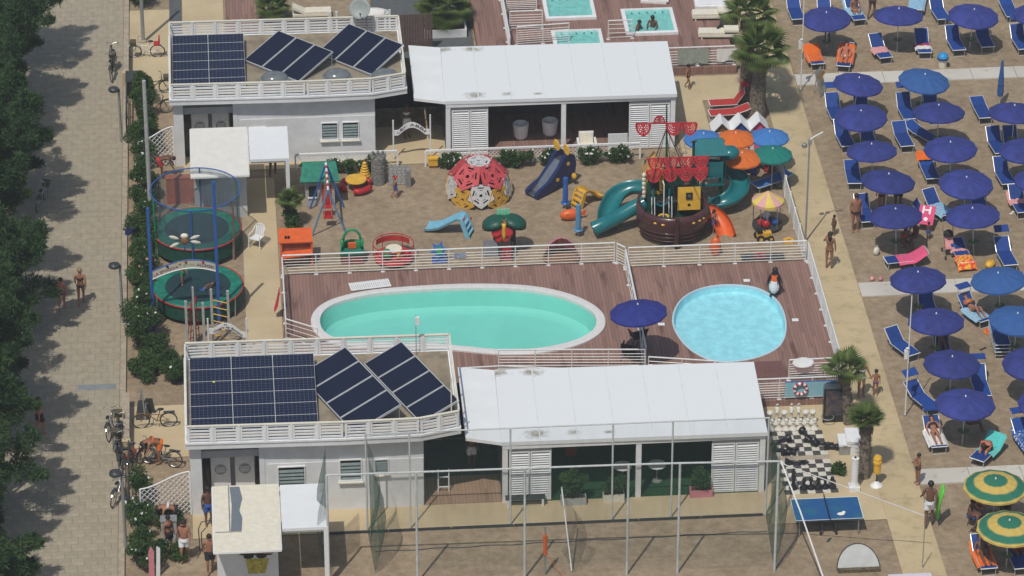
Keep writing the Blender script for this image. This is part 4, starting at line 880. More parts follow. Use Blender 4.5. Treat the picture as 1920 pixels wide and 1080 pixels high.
def lounger(label, px, py, rot=0, back=38, hood=None, fab='lounger_blue', group=LG, z=0.0, pos=None):
    """px, py: middle of the foot end; rot: degrees, foot swung to the right"""
    a = R_(rot); p = G(px, py, .36+z) if pos is None else Vector(pos)
    loc = (p.x-.95*math.sin(a), p.y+.95*math.cos(a), z); key = (back,hood,fab)
    if key in LK: return copy_tree(LK[key], label, loc, a, group)
    t = thing('sun_lounger', label, 'lounger', loc, a, group); lounger_parts(t, back, hood, fab); LK[key] = t; return t
def towel_on(lg, label, m, y0, y1, z=.375, w=.30, hang=.0, name='towel', cat='towel'):
    """a towel lying on the lounger seat, draping a little over the sides"""
    b = MB(); nx, ny = 8, 8; v = []
    for j in range(ny+1):
        for i in range(nx+1):
            u = -1+2*i/nx; x = u*(w+.10); dz = 0 if abs(x) < .32 else -.10*((abs(x)-.32)/.08)
            y = y0+(y1-y0)*j/ny; zz = z+.006+.012*math.sin(i*2.1+j*1.3); 
            if y > .2: zz += (y-.2)*.62
            if y < -.95: zz -= (-.95-y)*1.2
            v.append((x, y, zz+dz))
    b.add(v,[(j*(nx+1)+i,j*(nx+1)+i+1,(j+1)*(nx+1)+i+1,(j+1)*(nx+1)+i) for j in range(ny) for i in range(nx)])
    o = b.obj(name, m, None, lg.location, lg.rotation_euler.z, smooth=True); return tag(o, label, cat)
LO = {}
for key, lab, px, py, rot, back, hood in (
  ('t1','blue lounger cut by the top edge, left of the first umbrella above the far walkway',1497,36,2,38,None),
  ('t2','blue lounger under a pale towel, between first two umbrellas at the top edge',1613,37,8,38,None),
  ('t3','lounger under a plain orange towel by the beach path',1534,120,4,10,None),
  ('t4','lounger with a person lying on an orange towel',1581,124,-14,30,None),
  ('t5','lounger with pale blue towel cut by the top edge, right of second umbrella',1717,18,-14,38,None),
  ('t6','lounger with a pink towel above the far walkway',1662,108,10,38,None),
  ('t7','lounger with a red and white towel above the far walkway',1735,99,-2,38,None),
  ('t8','blue lounger left of the third umbrella at the top edge',1770,36,6,48,None),
  ('t9','empty blue lounger behind the blue topped bin, left of a pair',1799,94,4,48,20),
  ('t10','empty blue lounger in shade, right of the pair behind the bin',1853,88,2,48,20),
  ('t11','flat blue lounger at the top right corner',1900,31,3,8,None),
  ('t12','blue lounger cut by the right edge above the far walkway',1922,92,5,48,20),
  ('t13','blue lounger in shade behind the first umbrella at the top edge',1552,34,0,48,None),
  ('u1','blue lounger left of the second umbrella beside the poster board',1572,223,3,48,20),
  ('u1b','shaded blue lounger hidden behind the second umbrella beside the poster board',1622,222,0,48,20),
  ('u2','blue lounger left of the third umbrella nearest the path',1591,274,5,48,None),
  ('u2b','shaded blue lounger behind the third umbrella nearest the path',1632,274,0,48,None),
  ('u3','blue lounger left of the second umbrella, second line, below far walkway',1707,223,4,52,20),
  ('u3b','shaded blue lounger behind the second umbrella, second line, below far walkway',1755,222,2,52,20),
  ('u4','empty blue lounger in full sun left of the third umbrella, second line',1702,274,5,30,None),
  ('u4b','blue lounger turned sideways above the third umbrella, second line',1752,262,32,15,None),
  ('u5','flat blue lounger left of the fourth umbrella nearest the path',1603,344,-3,15,None),
  ('u6','short blue lounger with orange towel at its head, fourth row, second line',1750,335,3,12,None),
  ('u7','blue lounger behind the standing man, fifth umbrella nearest the path',1629,416,4,45,None),
  ('u8','lounger with pale blue towel left of the fifth umbrella, second line',1779,402,24,45,None),
  ('u8b','shaded blue lounger behind the fifth umbrella, second line',1842,398,0,48,None),
  ('u9','lounger turned side on with a pink towel above the middle walkway',1660,488,-82,25,None),
  ('u10','lounger with a fiery red and orange towel beside the pushchair',1813,492,6,15,None),
  ('u11','empty blue lounger with raised sunshade right of the fiery towel',1896,497,5,40,25),
  ('u12','blue lounger beside the closed umbrella below the far walkway',1849,221,4,12,None),
  ('u13','blue lounger left of the second right edge umbrella',1879,287,6,48,None),
  ('u13b','shaded blue lounger under the first right edge umbrella',1906,286,2,48,None),
  ('u14','blue lounger left of the third right edge umbrella',1892,345,5,48,None),
  ('u15','lounger with a coral towel cut by the right edge',1921,398,5,48,None),
  ('v1','empty blue lounger turned outward, second umbrella below the middle walkway',1714,665,26,42,None),
  ('v2','lounger with a reading woman under a raised sunshade',1850,601,26,45,8),
  ('v4','blue lounger with folded sunshade left of the last navy umbrella',1752,766,24,30,25),
  ('v5','lounger with a woman lying on a white towel',1762,838,3,35,8),
  ('v6','lounger with turquoise towel and a sunburnt bather',1831,862,-38,25,None),
  ('v7','lounger with a spotted towel at the right edge below the middle walkway',1938,842,10,35,8),
  ('v8','shaded blue lounger under the first umbrella below the middle walkway',1745,590,0,48,None),
  ('v9','shaded blue lounger under the second umbrella below the middle walkway',1770,668,-4,48,None),
  ('v10','shaded blue lounger behind the last navy umbrella',1845,742,0,45,8),
  ('w1','lounger with an orange towel under the nearer ringed umbrella',1855,1066,4,40,None),
  ('w2','blue lounger cut by the right edge under the nearer ringed umbrella',1918,1066,4,40,None)):
    LO[key] = lounger(lab, px, py, rot, back, hood)
for k, lab in enumerate(('bottom lounger of the folded stack below the orange hat','middle lounger of the folded stack below the orange hat','top lounger of the folded stack below the orange hat')):
    lounger(lab, 1880, 652, -2, 5, None, z=.16*k, pos=G(1880,660,.36))
p = G(1330,212,.36); lounger('red lounger lying side on by the palm, nearer one', 0, 0, -86, 20, None, 'red_fabric', 'red loungers by the palms', pos=p)
p = G(1330,193,.36); lounger('red lounger lying side on by the palm, farther one', 0, 0, -88, 55, 10, 'red_fabric', 'red loungers by the palms', pos=p)
p = G(1415,348,.36); lounger('small pale blue lounger under the teal umbrella', 0, 0, -60, 12, None, 'sky_canopy', 'play corner loungers', pos=p)
towel_on(LO['t2'],'pale towel on the lounger between the first two top umbrellas','lightblue_towel',-.5,.8)
towel_on(LO['t3'],'plain orange towel spread on a lounger by the beach path','orange_towel',-.7,.6)
towel_on(LO['t4'],'orange towel under the lying person above the far walkway','orange_towel',-.6,.7)
towel_on(LO['t5'],'pale blue towel on the lounger at the top edge','lightblue_towel',-.95,.6)
towel_on(LO['t6'],'pink towel on a lounger above the far walkway','pale_pink',-.45,.15)
towel_on(LO['t7'],'white towel thrown on a shaded lounger above the far walkway','white_towel',-.6,-.25); towel_on(LO['t7'],'red towel folded on a shaded lounger above the far walkway','crimson_towel',-.24,-.05)
towel_on(LO['u6'],'orange towel hung over the head of a short lounger','orange_towel',.45,.85)
towel_on(LO['u8'],'pale blue towel spread left of the fifth umbrella, second line','lightblue_towel',-.97,.1)
towel_on(LO['u9'],'bright pink towel on the side on lounger','pink_towel',-.45,.75)
towel_on(LO['u10'],'fiery red and orange towel over a lounger foot','fire_towel',-1.15,-.35); towel_on(LO['u10'],'folded red towel at the middle of the same lounger by the pushchair','pale_pink',.0,.2)
towel_on(LO['u15'],'coral towel on the lounger at the right edge','pale_pink',-.2,.6)
towel_on(LO['v2'],'pale blue towel under the reading woman','lightblue_towel',-.8,.3); towel_on(LO['v5'],'white towel under the lying woman near the lower walkway','white_towel',-.85,.3)
towel_on(LO['v6'],'turquoise towel beside the sunburnt bather','turquoise_towel',-.35,.75); towel_on(LO['v7'],'dark blue towel with white spots at the right edge','spot_towel',-.9,.5); towel_on(LO['w1'],'orange towel under the nearer ringed umbrella','orange_towel',-.8,.6)
# red towel with white letter H over a chair back
t = thing('sling_chair', 'sling chair with its back to the path, under the red towel', 'chair', (*G(1735,415).xy,0), R_(60)); MB().slab([(-.3,-.3,.32),(.3,-.3,.32),(.3,.2,.28),(-.3,.2,.28)],.012,(0,0,1)).obj('seat', 'lounger_blue', t); MB().slab([(-.3,.2,.28),(.3,.2,.28),(.3,.55,.85),(-.3,.55,.85)],.012,(0,-1,.5)).obj('backrest', 'lounger_blue', t)
for s in (-1,1): MB().tube([(s*.31,-.35,0),(s*.31,.56,.87)],.016,5).obj('frame_leg', 'alu', t); MB().tube([(s*.31,.4,0),(s*.31,-.3,.5)],.016,5).obj('frame_leg', 'alu', t)
p = G(1738,396,.8); t = thing('printed_towel', 'red towel with a white letter H hung on a chair', 'towel', (p.x,p.y,.72), R_(-20)); k = Matrix.Rotation(R_(35),4,'X')
MB().bx(-.34,-.55,-.01,.34,.35,.01).xf(k).obj('cloth', 'pink_towel', t); h = MB(); h.bx(-.2,-.05,.011,-.12,.3,.014); h.bx(.08,-.05,.011,.16,.3,.014); h.bx(-.12,.09,.011,.08,.16,.014); h.xf(k).obj('letter', 'white_paint', t); MB().lathe([(0,0),(.09,0),(.09,.004),(0,.004)],12,(0,-.3,.011)).xf(k).obj('printed_dot', 'white_paint', t)
# beach odds and ends
p = G(1767,125); t = thing('litter_bin', 'cream drum bin with a bright blue domed lid on the sand', 'bin', (p.x,p.y,0)); MB().lathe([(0,0),(.18,0),(.2,.42),(0,.42)],14).obj('drum', 'cream_cloth', t); MB().lathe([(.25,.42),(.26,.5),(.2,.62),(.1,.69),(0,.71)],16).obj('lid', mat('lid_blue',(.03,.28,.62),.4,.05,4), t, smooth=True); MB().lathe([(.262,.40),(.268,.48),(.25,.49)],16).obj('lid_band', 'navy_plastic', t); MB().ell((.26,-.05,.12),(.07,.07,.07),8,6).obj('clamp', 'black', t)
p = G(1543,178); t = thing('poster_board', 'leaning poster board with a faded picture beside the far walkway', 'board', (p.x,p.y,0), R_(62)); MB().box((0,.14,.62),(.75,.03,1.2),rx=R_(-14)).obj('panel', 'grey_metal', t); MB().box((0,.118,.62),(.68,.012,1.1),rx=R_(-14)).obj('poster', mat('faded_poster',(.30,.31,.26),.6,0,4,col2=(.5,.47,.38)), t); MB().box((.0,.09,1.0),(.68,.008,.22),rx=R_(-14)).obj('poster_heading', mat('poster_orange',(.45,.25,.1),.6,.3,6), t); MB().tube([(0,.42,0),(0,.3,1.1)],.02,5).obj('prop', 'grey_metal', t)
def pole_thing(label, px, py, h, boxz=None, name='beach_pole', r=.03, m='white_metal'):
    p = G(px,py); t = thing(name, label, 'pole', (p.x,p.y,0)); MB().tube([(0,0,0),(0,0,h)],[r,r*.7],7).obj('shaft', m, t); MB().lathe([(r*2,0),(r*2,.08),(r,.1)],8).obj('base_sleeve', 'grey_metal', t)
    if boxz: MB().bx(-.17,-.06,boxz,-.04,.06,boxz+.38).obj('speaker_box', 'white_metal', t); MB().lathe([(.03,0),(.075,.03),(.075,.05),(0,.05)],8,(-.05,0,boxz+.42)).obj('lamp', 'white_metal', t); MB().lathe([(.05,0),(.05,.3)],8,(.03,0,boxz-.5)).obj('cable_box', 'grey_metal', t)
    return t
pole_thing('tall white pole with loudspeaker beside the far walkway', 1501, 170, 4.9, 2.1); pole_thing('tall white pole with loudspeaker below the middle walkway', 1697, 780, 5.4, 2.6)
p = G(1512,452); t = pole_thing('lamp pole with a curved arm at the corner of the play area', 1510, 455, 4.9, None, 'lamp_pole', .045, 'grey_metal'); MB().tube([(0,0,4.85),(.2,0,5.0),(.55,.0,5.2)],.03,6).obj('arm', 'white_metal', t); MB().ell((-.2,0,4.6),(.12,.1,.12),10,7).obj('floodlight', 'chrome', t); MB().box((.02,0,4.75),(.14,.12,.2)).obj('bracket', 'grey_metal', t)
pole_thing('thin grey pole on the beach path near the bottom edge', 1729, 1068, 2.0, None, 'path_pole', .022, 'grey_metal')
# pushchair
p = G(1779,478); t = thing('pushchair', 'pink and black pushchair parked on the sand', 'pushchair', (p.x,p.y,0), R_(2)); MB().slab([(-.2,-.2,.38),(.2,-.2,.38),(.2,.12,.32),(-.2,.12,.32)],.05,(0,0,1)).obj('seat', 'pale_pink', t); MB().slab([(-.2,.12,.36),(.2,.12,.36),(.18,.35,.85),(-.18,.35,.85)],.04,(0,-1,.4)).obj('backrest', 'pale_pink', t); MB().lathe([(.22,.0),(.2,.14),(.1,.22),(0,.24)],10,(0,.3,.78)).obj('hood', 'black_cloth', t)
for s in (-1,1):
    MB().tube([(s*.2,-.38,.08),(s*.2,.35,.88),(s*.22,.5,1.05),(s*.2,.44,1.12)],.014,5).obj('frame_tube', 'black', t); MB().tube([(s*.2,.35,.08),(s*.2,-.1,.5)],.014,5).obj('frame_tube', 'grey_metal', t)
    for y in (-.38,.35): MB().lathe([(.03,-.02),(.08,-.02),(.08,.02),(.03,.02)],12).xf(Matrix.Translation((s*.22,y,.08)) @ Matrix.Rotation(PI/2,4,'Y')).obj('wheel', 'rubber', t)
def soft_bag(name, label, px, py, m, sx=.25, sy=.16, sz=.18, cat='bag'):
    p = G(px,py); t = thing(name, label, cat, (p.x,p.y,0), random.uniform(0,1)); MB().ell((0,0,sz*.9),(sx,sy,sz),10,7).obj('body', m, t, smooth=True); MB().tube([(-sx*.5,0,sz*1.6),(-sx*.3,0,sz*2.2),(sx*.3,0,sz*2.2),(sx*.5,0,sz*1.6)],.014,5).obj('handle', m, t)
soft_bag('beach_bag','yellow bag on the sand right of the fiery towel',1856,500,'yellow_plastic',.3,.2,.16); soft_bag('beach_bag','straw bag with a white top in the sun above the middle walkway',1643,478,'cream_cloth',.16,.12,.2); soft_bag('beach_bag','pink and white bag beside the middle walkway, left one',1635,526,'pale_pink',.12,.1,.1); soft_bag('beach_bag','small pink bag beside the middle walkway, right one',1651,527,'pink_plastic',.1,.08,.12)
p = G(1858,618,.1); t = thing('sun_hat', 'orange sun hat lying on the sand below the middle walkway', 'hat', (p.x,p.y,.02)); MB().lathe([(.3,0),(.18,.03),(.15,.12),(0,.15)],14).obj('crown', 'orange_cloth', t); MB().lathe([(.185,.032),(.187,.055),(.17,.06)],14).obj('band', 'red_cloth', t)
tag(MB().ell((0,0,.02),(.1,.05,.025),8,5).ell((.17,.03,.02),(.1,.05,.025),8,5).obj('flip_flops', 'black', None, (*G(1840,656).xy,.0), .4), 'dark pair of flip flops on the sand by the stacked loungers', 'sandals'); tag(MB().ell((0,0,.02),(.1,.05,.025),8,5).ell((.15,.08,.02),(.1,.05,.025),8,5).obj('flip_flops', 'white_paint', None, (*G(1896,401).xy,.0), .4), 'white pair of sandals near the right edge', 'sandals')
# ============================================================ PEOPLE
BASE = dict(pelvis=(0,0,.93), waist=(0,.01,1.08), chest=(0,0,1.27), neck=(0,.01,1.45), head=(0,-.015,1.56), crown=(0,-.01,1.64),
            shL=(-.165,0,1.38), elL=(-.22,.03,1.12), wrL=(-.235,-.04,.88), shR=(.165,0,1.38), elR=(.22,.03,1.12), wrR=(.235,-.04,.88),
            hipL=(-.09,0,.88), knL=(-.1,-.01,.48), anL=(-.1,.02,.08), toL=(-.11,-.14,.03), hipR=(.09,0,.88), knR=(.1,-.01,.48), anR=(.1,.02,.08), toR=(.11,-.14,.03))
RAD = dict(pelvis=.125, waist=.115, chest=.135, neck=.055, head=.088, crown=.07, sh=.062, el=.043, wr=.03, hip=.095, kn=.058, an=.04, to=.034)
WALK = dict(knL=(-.09,-.14,.5), anL=(-.09,-.06,.1), toL=(-.09,-.22,.05), knR=(.09,.04,.48), anR=(.09,.28,.12), toR=(.09,.14,.03), elL=(-.22,.12,1.14), wrL=(-.22,.12,.92), elR=(.22,-.04,1.14), wrR=(.22,-.16,.95))
LIE = dict(pelvis=(0,0,.47), waist=(0,.14,.51), chest=(0,.32,.60), neck=(0,.48,.70), head=(0,.58,.77), crown=(0,.65,.81), shL=(-.165,.42,.65), elL=(-.27,.22,.52), wrL=(-.24,0,.45), shR=(.165,.42,.65), elR=(.27,.22,.52), wrR=(.24,0,.45),
           hipL=(-.09,-.06,.46), knL=(-.11,-.45,.47), anL=(-.10,-.84,.43), toL=(-.12,-.9,.54), hipR=(.09,-.06,.46), knR=(.11,-.45,.47), anR=(.10,-.84,.43), toR=(.12,-.9,.54))
KNEES = dict(LIE, knL=(-.1,-.38,.72), anL=(-.1,-.66,.42), toL=(-.1,-.82,.41), knR=(.1,-.38,.68), anR=(.1,-.7,.42), toR=(.1,-.86,.41), wrL=(-.08,.12,.74), wrR=(.08,.12,.74), elL=(-.25,.24,.6), elR=(.25,.24,.6))
SIT = dict(pelvis=(0,0,.47), waist=(0,.03,.63), chest=(0,.0,.83), neck=(0,-.04,1.0), head=(0,-.09,1.1), crown=(0,-.09,1.18), shL=(-.165,-.02,.94), elL=(-.24,-.1,.7), wrL=(-.2,-.3,.62), shR=(.165,-.02,.94), elR=(.24,-.1,.7), wrR=(.2,-.3,.62),
           hipL=(-.09,-.05,.45), knL=(-.13,-.45,.5), anL=(-.12,-.5,.1), toL=(-.12,-.66,.05), hipR=(.09,-.05,.45), knR=(.13,-.45,.5), anR=(.12,-.5,.1), toR=(.12,-.66,.05))
BEND = dict(pelvis=(0,.08,.88), waist=(0,-.05,.98), chest=(0,-.25,1.05), neck=(0,-.42,1.03), head=(0,-.52,1.0), crown=(0,-.58,.96), shL=(-.165,-.35,1.02), elL=(-.2,-.4,.78), wrL=(-.18,-.5,.6), shR=(.165,-.35,1.02), elR=(.2,-.4,.78), wrR=(.18,-.5,.6), hipL=(-.09,.08,.84), hipR=(.09,.08,.84))
AKIM = dict(elR=(.34,.08,1.16), wrR=(.2,-.06,.98)); PHONE = dict(elR=(.26,-.1,1.2), wrR=(.12,-.14,1.45)); HOLD = dict(elR=(.25,-.05,1.14), wrR=(.33,-.12,.93))
BONES = [('pelvis','waist'),('waist','chest'),('chest','neck'),('neck','head'),('head','crown')]+[(a+s,b+s) for s in 'LR' for a, b in (('sh','el'),('el','wr'),('hip','kn'),('kn','an'),('an','to'))]+[('chest','shL'),('chest','shR'),('pelvis','hipL'),('pelvis','hipR')]
def person(label, loc, rz, H=1.68, pose=None, skin='skin_tan', hair='hair_dark', bottom='black_cloth', top=None, shorts=None, longhair=False, hat=None, fat=1.0, cat='person', group=None):
    J = dict(BASE); J.update(pose or {}); s = H/1.7; kid = H < 1.3
    t = thing('person', label, cat, loc, rz, group); names = list(J); P = {k: Vector(J[k])*s for k in names}
    if kid:
        for k in ('head','crown'): P[k] = P['neck']+(P[k]-P['neck'])*1.15
    v = [P[k] for k in names]; e = [(names.index(a),names.index(b)) for a, b in BONES]; rad = []
    for k in names:
        r = RAD.get(k) or RAD[k[:-1]]
        rad.append(r*s*(1.18 if kid and k in ('head','crown') else 1)*(fat if k in ('pelvis','waist','chest') or k[:2] in ('hi','sh') else 1))
    for sd in ('L','R'):                                   # palm and five fingers
        w = P['wr'+sd]; d = (w-P['el'+sd]).normalized(); sg = -1 if sd == 'L' else 1; side = d.cross(Vector((sg,0,0)))
        side = side.normalized() if side.length > .1 else Vector((0,-1,0)); i0 = len(v); palm = w+d*.06*s; v.append(palm); rad.append(.032*s); e.append((names.index('wr'+sd), i0))
        for q, ln in ((-.027,.065),(-.009,.08),(.009,.085),(.027,.07)):
            a = palm+d*.035*s+side*q*s; i1 = len(v); v.append(a); rad.append(.011*s); e.append((i0,i1)); v.append(a+(d*.8+Vector((-sg*.3,0,0)))*ln*.6*s); rad.append(.009*s); e.append((i1,i1+1))
        i1 = len(v); v.append(w+d*.05*s-side*.045*s); rad.append(.011*s); e.append((i0,i1))
    me = bpy.data.meshes.new('body'); me.from_pydata([tuple(x) for x in v], e, []); me.update()
    o = bpy.data.objects.new('body', me); COL.objects.link(o); o.parent = t; me.materials.append(MATS[skin])
    md = o.modifiers.new('skin','SKIN'); md.use_smooth_shade = True
    for i, sv in enumerate(me.skin_vertices[0].data): sv.radius = (rad[i],rad[i]); sv.use_root = (i == 0)
    o.modifiers.new('sub','SUBSURF').levels = 1; o.modifiers['sub'].render_levels = 1
    up = (P['crown']-P['neck']).normalized(); hc = P['head'].lerp(P['crown'],.35); rr = .108*s*(1.15 if kid else 1)
    back = (P['chest']-P['pelvis']).normalized(); fwd = Vector((0,-1,0)); fwd = (fwd-up*fwd.dot(up)).normalized() if abs(up.y) < .9 else Vector((0,0,1))
    hb = MB(); hb.ell(tuple(hc-fwd*.022*s+up*.028*s),(rr*.98,rr*1.02,rr*.96),10,7); 
    if longhair: hb.tube([hc-fwd*.05*s,P['neck']-fwd*.09*s,P['chest']-fwd*.14*s+up*.08*s],[rr*.8,rr*.75,rr*.4],8)
    hb.obj('hair', hair, t, smooth=True)
    fc = MB(); n0 = hc+fwd*.088*s-up*.02*s; fc.tube([n0+up*.02*s,n0+fwd*.026*s-up*.015*s],[.008*s,.013*s],5); fc.obj('nose', skin, t)
    for sg in (-1,1):
        ey = MB(); ey.ell(tuple(hc+fwd*.088*s+Vector((sg*.032*s,0,0))+up*.002),(.012*s,.012*s,.009*s),6,4); ey.obj('eye', 'black', t); er = MB(); er.ell(tuple(hc+Vector((sg*.092*s,0,0))-up*.02*s),(.016*s,.022*s,.03*s),6,5); er.obj('ear', skin, t)
    MB().ell(tuple(hc+fwd*.089*s-up*.058*s),(.022*s,.010*s,.007*s),8,4).obj('mouth', 'red_fabric', t)
    if hat: MB().lathe([(rr*1.5,0),(rr*1.05,.01),(rr*.98,.06*s),(rr*.6,.1*s),(0,.11*s)],12,tuple(hc+up*.03*s)).obj('hat', hat, t)
    def ring(a, b, ra, rb, rz_, name, m, n=12):
        a = Vector(a); b = Vector(b); MB().tube([a,a.lerp(b,.5),b],[ra,(ra+rb)/2*1.03,rb],n,cap=False).obj(name, m, t, smooth=True)
    pv, ws = P['pelvis'], P['waist']; f = s*fat
    if shorts:
        ring(pv+(ws-pv)*.45, pv-(ws-pv)*.35, .14*f, .165*f, 0, 'shorts_waist', shorts)
        for sd in 'LR': ring(P['hip'+sd]+(P['hip'+sd]-P['kn'+sd])*.08, P['hip'+sd].lerp(P['kn'+sd],.62), .112*f, .098*s, 0, 'shorts_leg', shorts)
    elif bottom:
        b = MB(); b.ell(tuple(pv.lerp((P['hipL']+P['hipR'])/2,.75)),(.182*f,.137*f,.082*f),14,8); b.obj('swim_bottom', bottom, t, smooth=True)
    if top:
        c = P['chest'].lerp(P['waist'],.12); ring(c-back*.05*s, c+back*.05*s, .152*f, .152*f, 0, 'swim_top', top)
    if top == 'shirt' : pass
    return t
def at(px, py, z=0.0): p = G(px,py,z); return (p.x,p.y,z)
def on_lounger(key): o = LO[key]; return (o.location.x,o.location.y,0.0), o.rotation_euler.z
PR = .055
person('woman in a dark bikini walking away on the promenade', at(153,571,PR), R_(176), 1.7, WALK, 'skin_tan', 'hair_fair', top='black_cloth')
person('smaller bather walking away on the promenade, left of the woman', at(117,581,PR), R_(172), 1.5, WALK, 'skin_red', bottom='purple_cloth')
person('woman in a brown bikini holding a hand to her head on the beach path', at(1554,503,.065), R_(165), 1.72, PHONE, 'skin_tan', longhair=True, bottom='wood', top='wood')
person('small child standing on the beach path behind the woman', at(1563,441,.065), R_(-60), .95, None, 'skin_dark', bottom='black_cloth')
person('tanned man standing on the sand beside the fifth umbrella', at(1603,434), R_(10), 1.8, None, 'skin_tan', fat=1.15, bottom='black_cloth')
person('woman in a bikini holding a child by the hand near the palm', at(1614,743,.065), R_(12), 1.68, HOLD, 'skin_tan', longhair=True, top='white_cloth', bottom='white_cloth')
person('toddler held by the hand near the palm', at(1641,741,.065), R_(-5), 1.15, dict(elL=(-.27,-.05,1.2), wrL=(-.36,-.1,1.22)), 'skin_tan', bottom='purple_cloth')
person('thin boy in dark trunks at the start of the lower walkway', at(1720,907,.065), R_(-70), 1.35, dict(elL=(-.2,-.12,1.12), wrL=(-.12,-.25,1.2), elR=(.2,-.1,1.14), wrR=(.1,-.24,1.22)), 'skin_tan', bottom='black_cloth')
person('dark skinned man in white shorts carrying a green lilo', at(1741,985,.065), R_(165), 1.95, dict(WALK, elR=(.24,-.02,1.14), wrR=(.3,-.16,1.0)), 'skin_dark', 'black', shorts='white_cloth')
p = G(1768,955,.9); t = thing('air_mattress', 'bright green air mattress held under the arm of the man', 'air mattress', (p.x-.1,p.y+.12,.55), R_(10))
for k in range(5): MB().tube([(-.05+k*.02,0+k*.085,-.15),(.0+k*.02,k*.085,.6),(.14+k*.02,k*.085,1.15)],[.045,.05,.04],7).obj('air_tube', 'green_lilo', t, smooth=True)
for key, lab, pose, skin, kw in (('t4','person lying on the orange towel',LIE,'skin_red',dict(bottom='white_cloth')),('t2','person sitting on the pale towel near the top edge',SIT,'skin_tan',dict(bottom='orange_cloth',H=1.6)),('v2','woman lying with bent knees reading below the middle walkway',KNEES,'skin_tan',dict(top='orange_cloth',bottom='orange_cloth',longhair=True)),
    ('v5','woman in a black bikini lying on the white towel',LIE,'skin_tan',dict(top='black_cloth',longhair=True)),('v6','sunburnt bather curled on the turquoise lounger',dict(SIT, chest=(0,-.2,.72), neck=(0,-.33,.78), head=(0,-.42,.8), crown=(0,-.47,.76), shL=(-.165,-.28,.76), shR=(.165,-.28,.76)),'skin_red',dict(fat=1.2)),('v9','bather lying in the shade of the second umbrella below the middle walkway',LIE,'skin_dark',{}),('w1','bather lying on the orange towel under the ringed umbrella',LIE,'skin_dark',{})):
    l_, r_ = on_lounger(key); kw = dict(kw); H = kw.pop('H',1.65); person(lab, l_, r_, H, pose, skin, **kw)
person('person standing in the shade of the first umbrella above the far walkway', at(1551,74), R_(20), 1.6, None, 'skin_dark'); person('person walking beside the top edge between two umbrellas', at(1634,34), R_(150), 1.65, WALK, 'skin_dark', bottom='black_cloth')
person('shaded person standing behind the fifth umbrella, left of two', at(1652,398), R_(170), 1.6, None, 'skin_tan'); person('shaded person with hand on hip behind the fifth umbrella', at(1683,393), R_(175), 1.75, AKIM, 'skin_dark', shorts='black_cloth')
person('person sitting under the fifth umbrella, left of the group in shade', at(1694,470), R_(30), 1.6, SIT, 'skin_dark', top='red_cloth'); person('person sitting under the fifth umbrella, right of the group in shade', at(1715,458), R_(-50), 1.6, SIT, 'skin_dark'); person('small child standing beside the shaded group above the pink towel', at(1740,450), R_(-20), .85, None, 'skin_dark', shorts='blue_cloth')
person('person sitting low left of the farther ringed umbrella', at(1818,985), R_(60), 1.6, SIT, 'skin_dark', shorts='blue_cloth'); person('person in red sitting behind the farther ringed umbrella edge', at(1832,965), R_(20), 1.6, SIT, 'skin_red', top='red_cloth'); person('person bending in the shade left of the ringed umbrellas', at(1838,1000), R_(-60), 1.6, BEND, 'skin_dark', shorts='blue_cloth'); person('shaded person sitting under the farther ringed umbrella', at(1880,965), R_(10), 1.6, SIT, 'skin_dark', shorts='black_cloth'); person('shaded person under the nearer ringed umbrella', at(1905,1045), R_(10), 1.6, SIT, 'skin_dark', shorts='red_cloth')
person('man lying below the last navy umbrella in its shade', at(1815,810), R_(90), 1.7, SIT, 'skin_dark')
person('boy in dark trunks walking on the path by the far pavilion', at(1290,166,.04), R_(60), 1.2, dict(WALK, elL=(-.3,0,1.25), wrL=(-.45,-.05,1.12)), 'skin_tan', bottom='black_cloth')
person('boy in a red cap and blue shorts in the playground', at(741,371), R_(100), 1.05, WALK, 'skin_tan', shorts='blue_cloth', hat='red_cloth')
person('bather in the hot tub, left one', (*G(1196,56,.4).xy,-.25), R_(60), 1.6, SIT, 'skin_dark'); person('bather in the hot tub, right one', (*G(1224,50,.4).xy,-.2), R_(-20), 1.65, SIT, 'skin_dark', longhair=True)
person('man in an orange towel bending over his bicycle', at(297,868,.03), R_(-75), 1.75, dict(BEND), 'skin_tan', bottom=None, shorts='orange_cloth', top='orange_cloth')
person('bare chested man in white shorts walking near the kiosk', at(347,1052,.03), R_(-8), 1.78, dict(WALK), 'skin_tan', shorts='white_cloth', fat=1.12)
person('person in a white shirt bending by the lattice screen', at(325,990,.03), R_(-80), 1.65, BEND, 'skin_tan', top='white_cloth', shorts='black_cloth'); person('person in patterned shorts behind the hedge near the kiosk', at(318,1035,.0), R_(40), 1.6, None, 'skin_tan', shorts='black_cloth', top='black_cloth'); person('person standing at the edge of the near kiosk awning', at(395,1075,.03), R_(0), 1.7, WALK, 'skin_tan', shorts='black_cloth'); person('person in the doorway of the near building', at(392,985,.03), R_(10), 1.7, None, 'skin_dark', shorts='blue_cloth')
person('person bending by the far lattice screen', at(304,332,.03), R_(90), 1.6, BEND, 'skin_dark', shorts='red_cloth')
person('person in dark trousers under the white canopy beside the far kiosk', at(512,329,.03), R_(170), 1.7, WALK, 'skin_dark', shorts='black_cloth', top='black_cloth')
person('child climbing beside the orange slide of the toy ship', at(1338,437), R_(30), 1.1, dict(WALK, elL=(-.25,-.15,1.3), wrL=(-.2,-.3,1.45)), 'skin_tan', shorts='purple_cloth', longhair=True)
person('person half hidden under the trees beside the promenade', at(76,815,PR), R_(120), 1.7, WALK, 'skin_red', shorts='black_cloth', top='red_cloth')
person('attendant in white in the dark far passage', at(763,258,.03), R_(20), 1.7, None, 'skin_dark', top='white_cloth', shorts='white_cloth'); person('attendant in red standing in the near passage', (-2.6,-13.6,.06), R_(10), 1.7, None, 'skin_dark', top='red_cloth', shorts='white_cloth')
# ============================================================ PLAYGROUND
def T(name, label, cat, px, py, rz=0.0, z=0.0): p = G(px,py,z); return thing(name, label, cat, (p.x,p.y,z), rz)
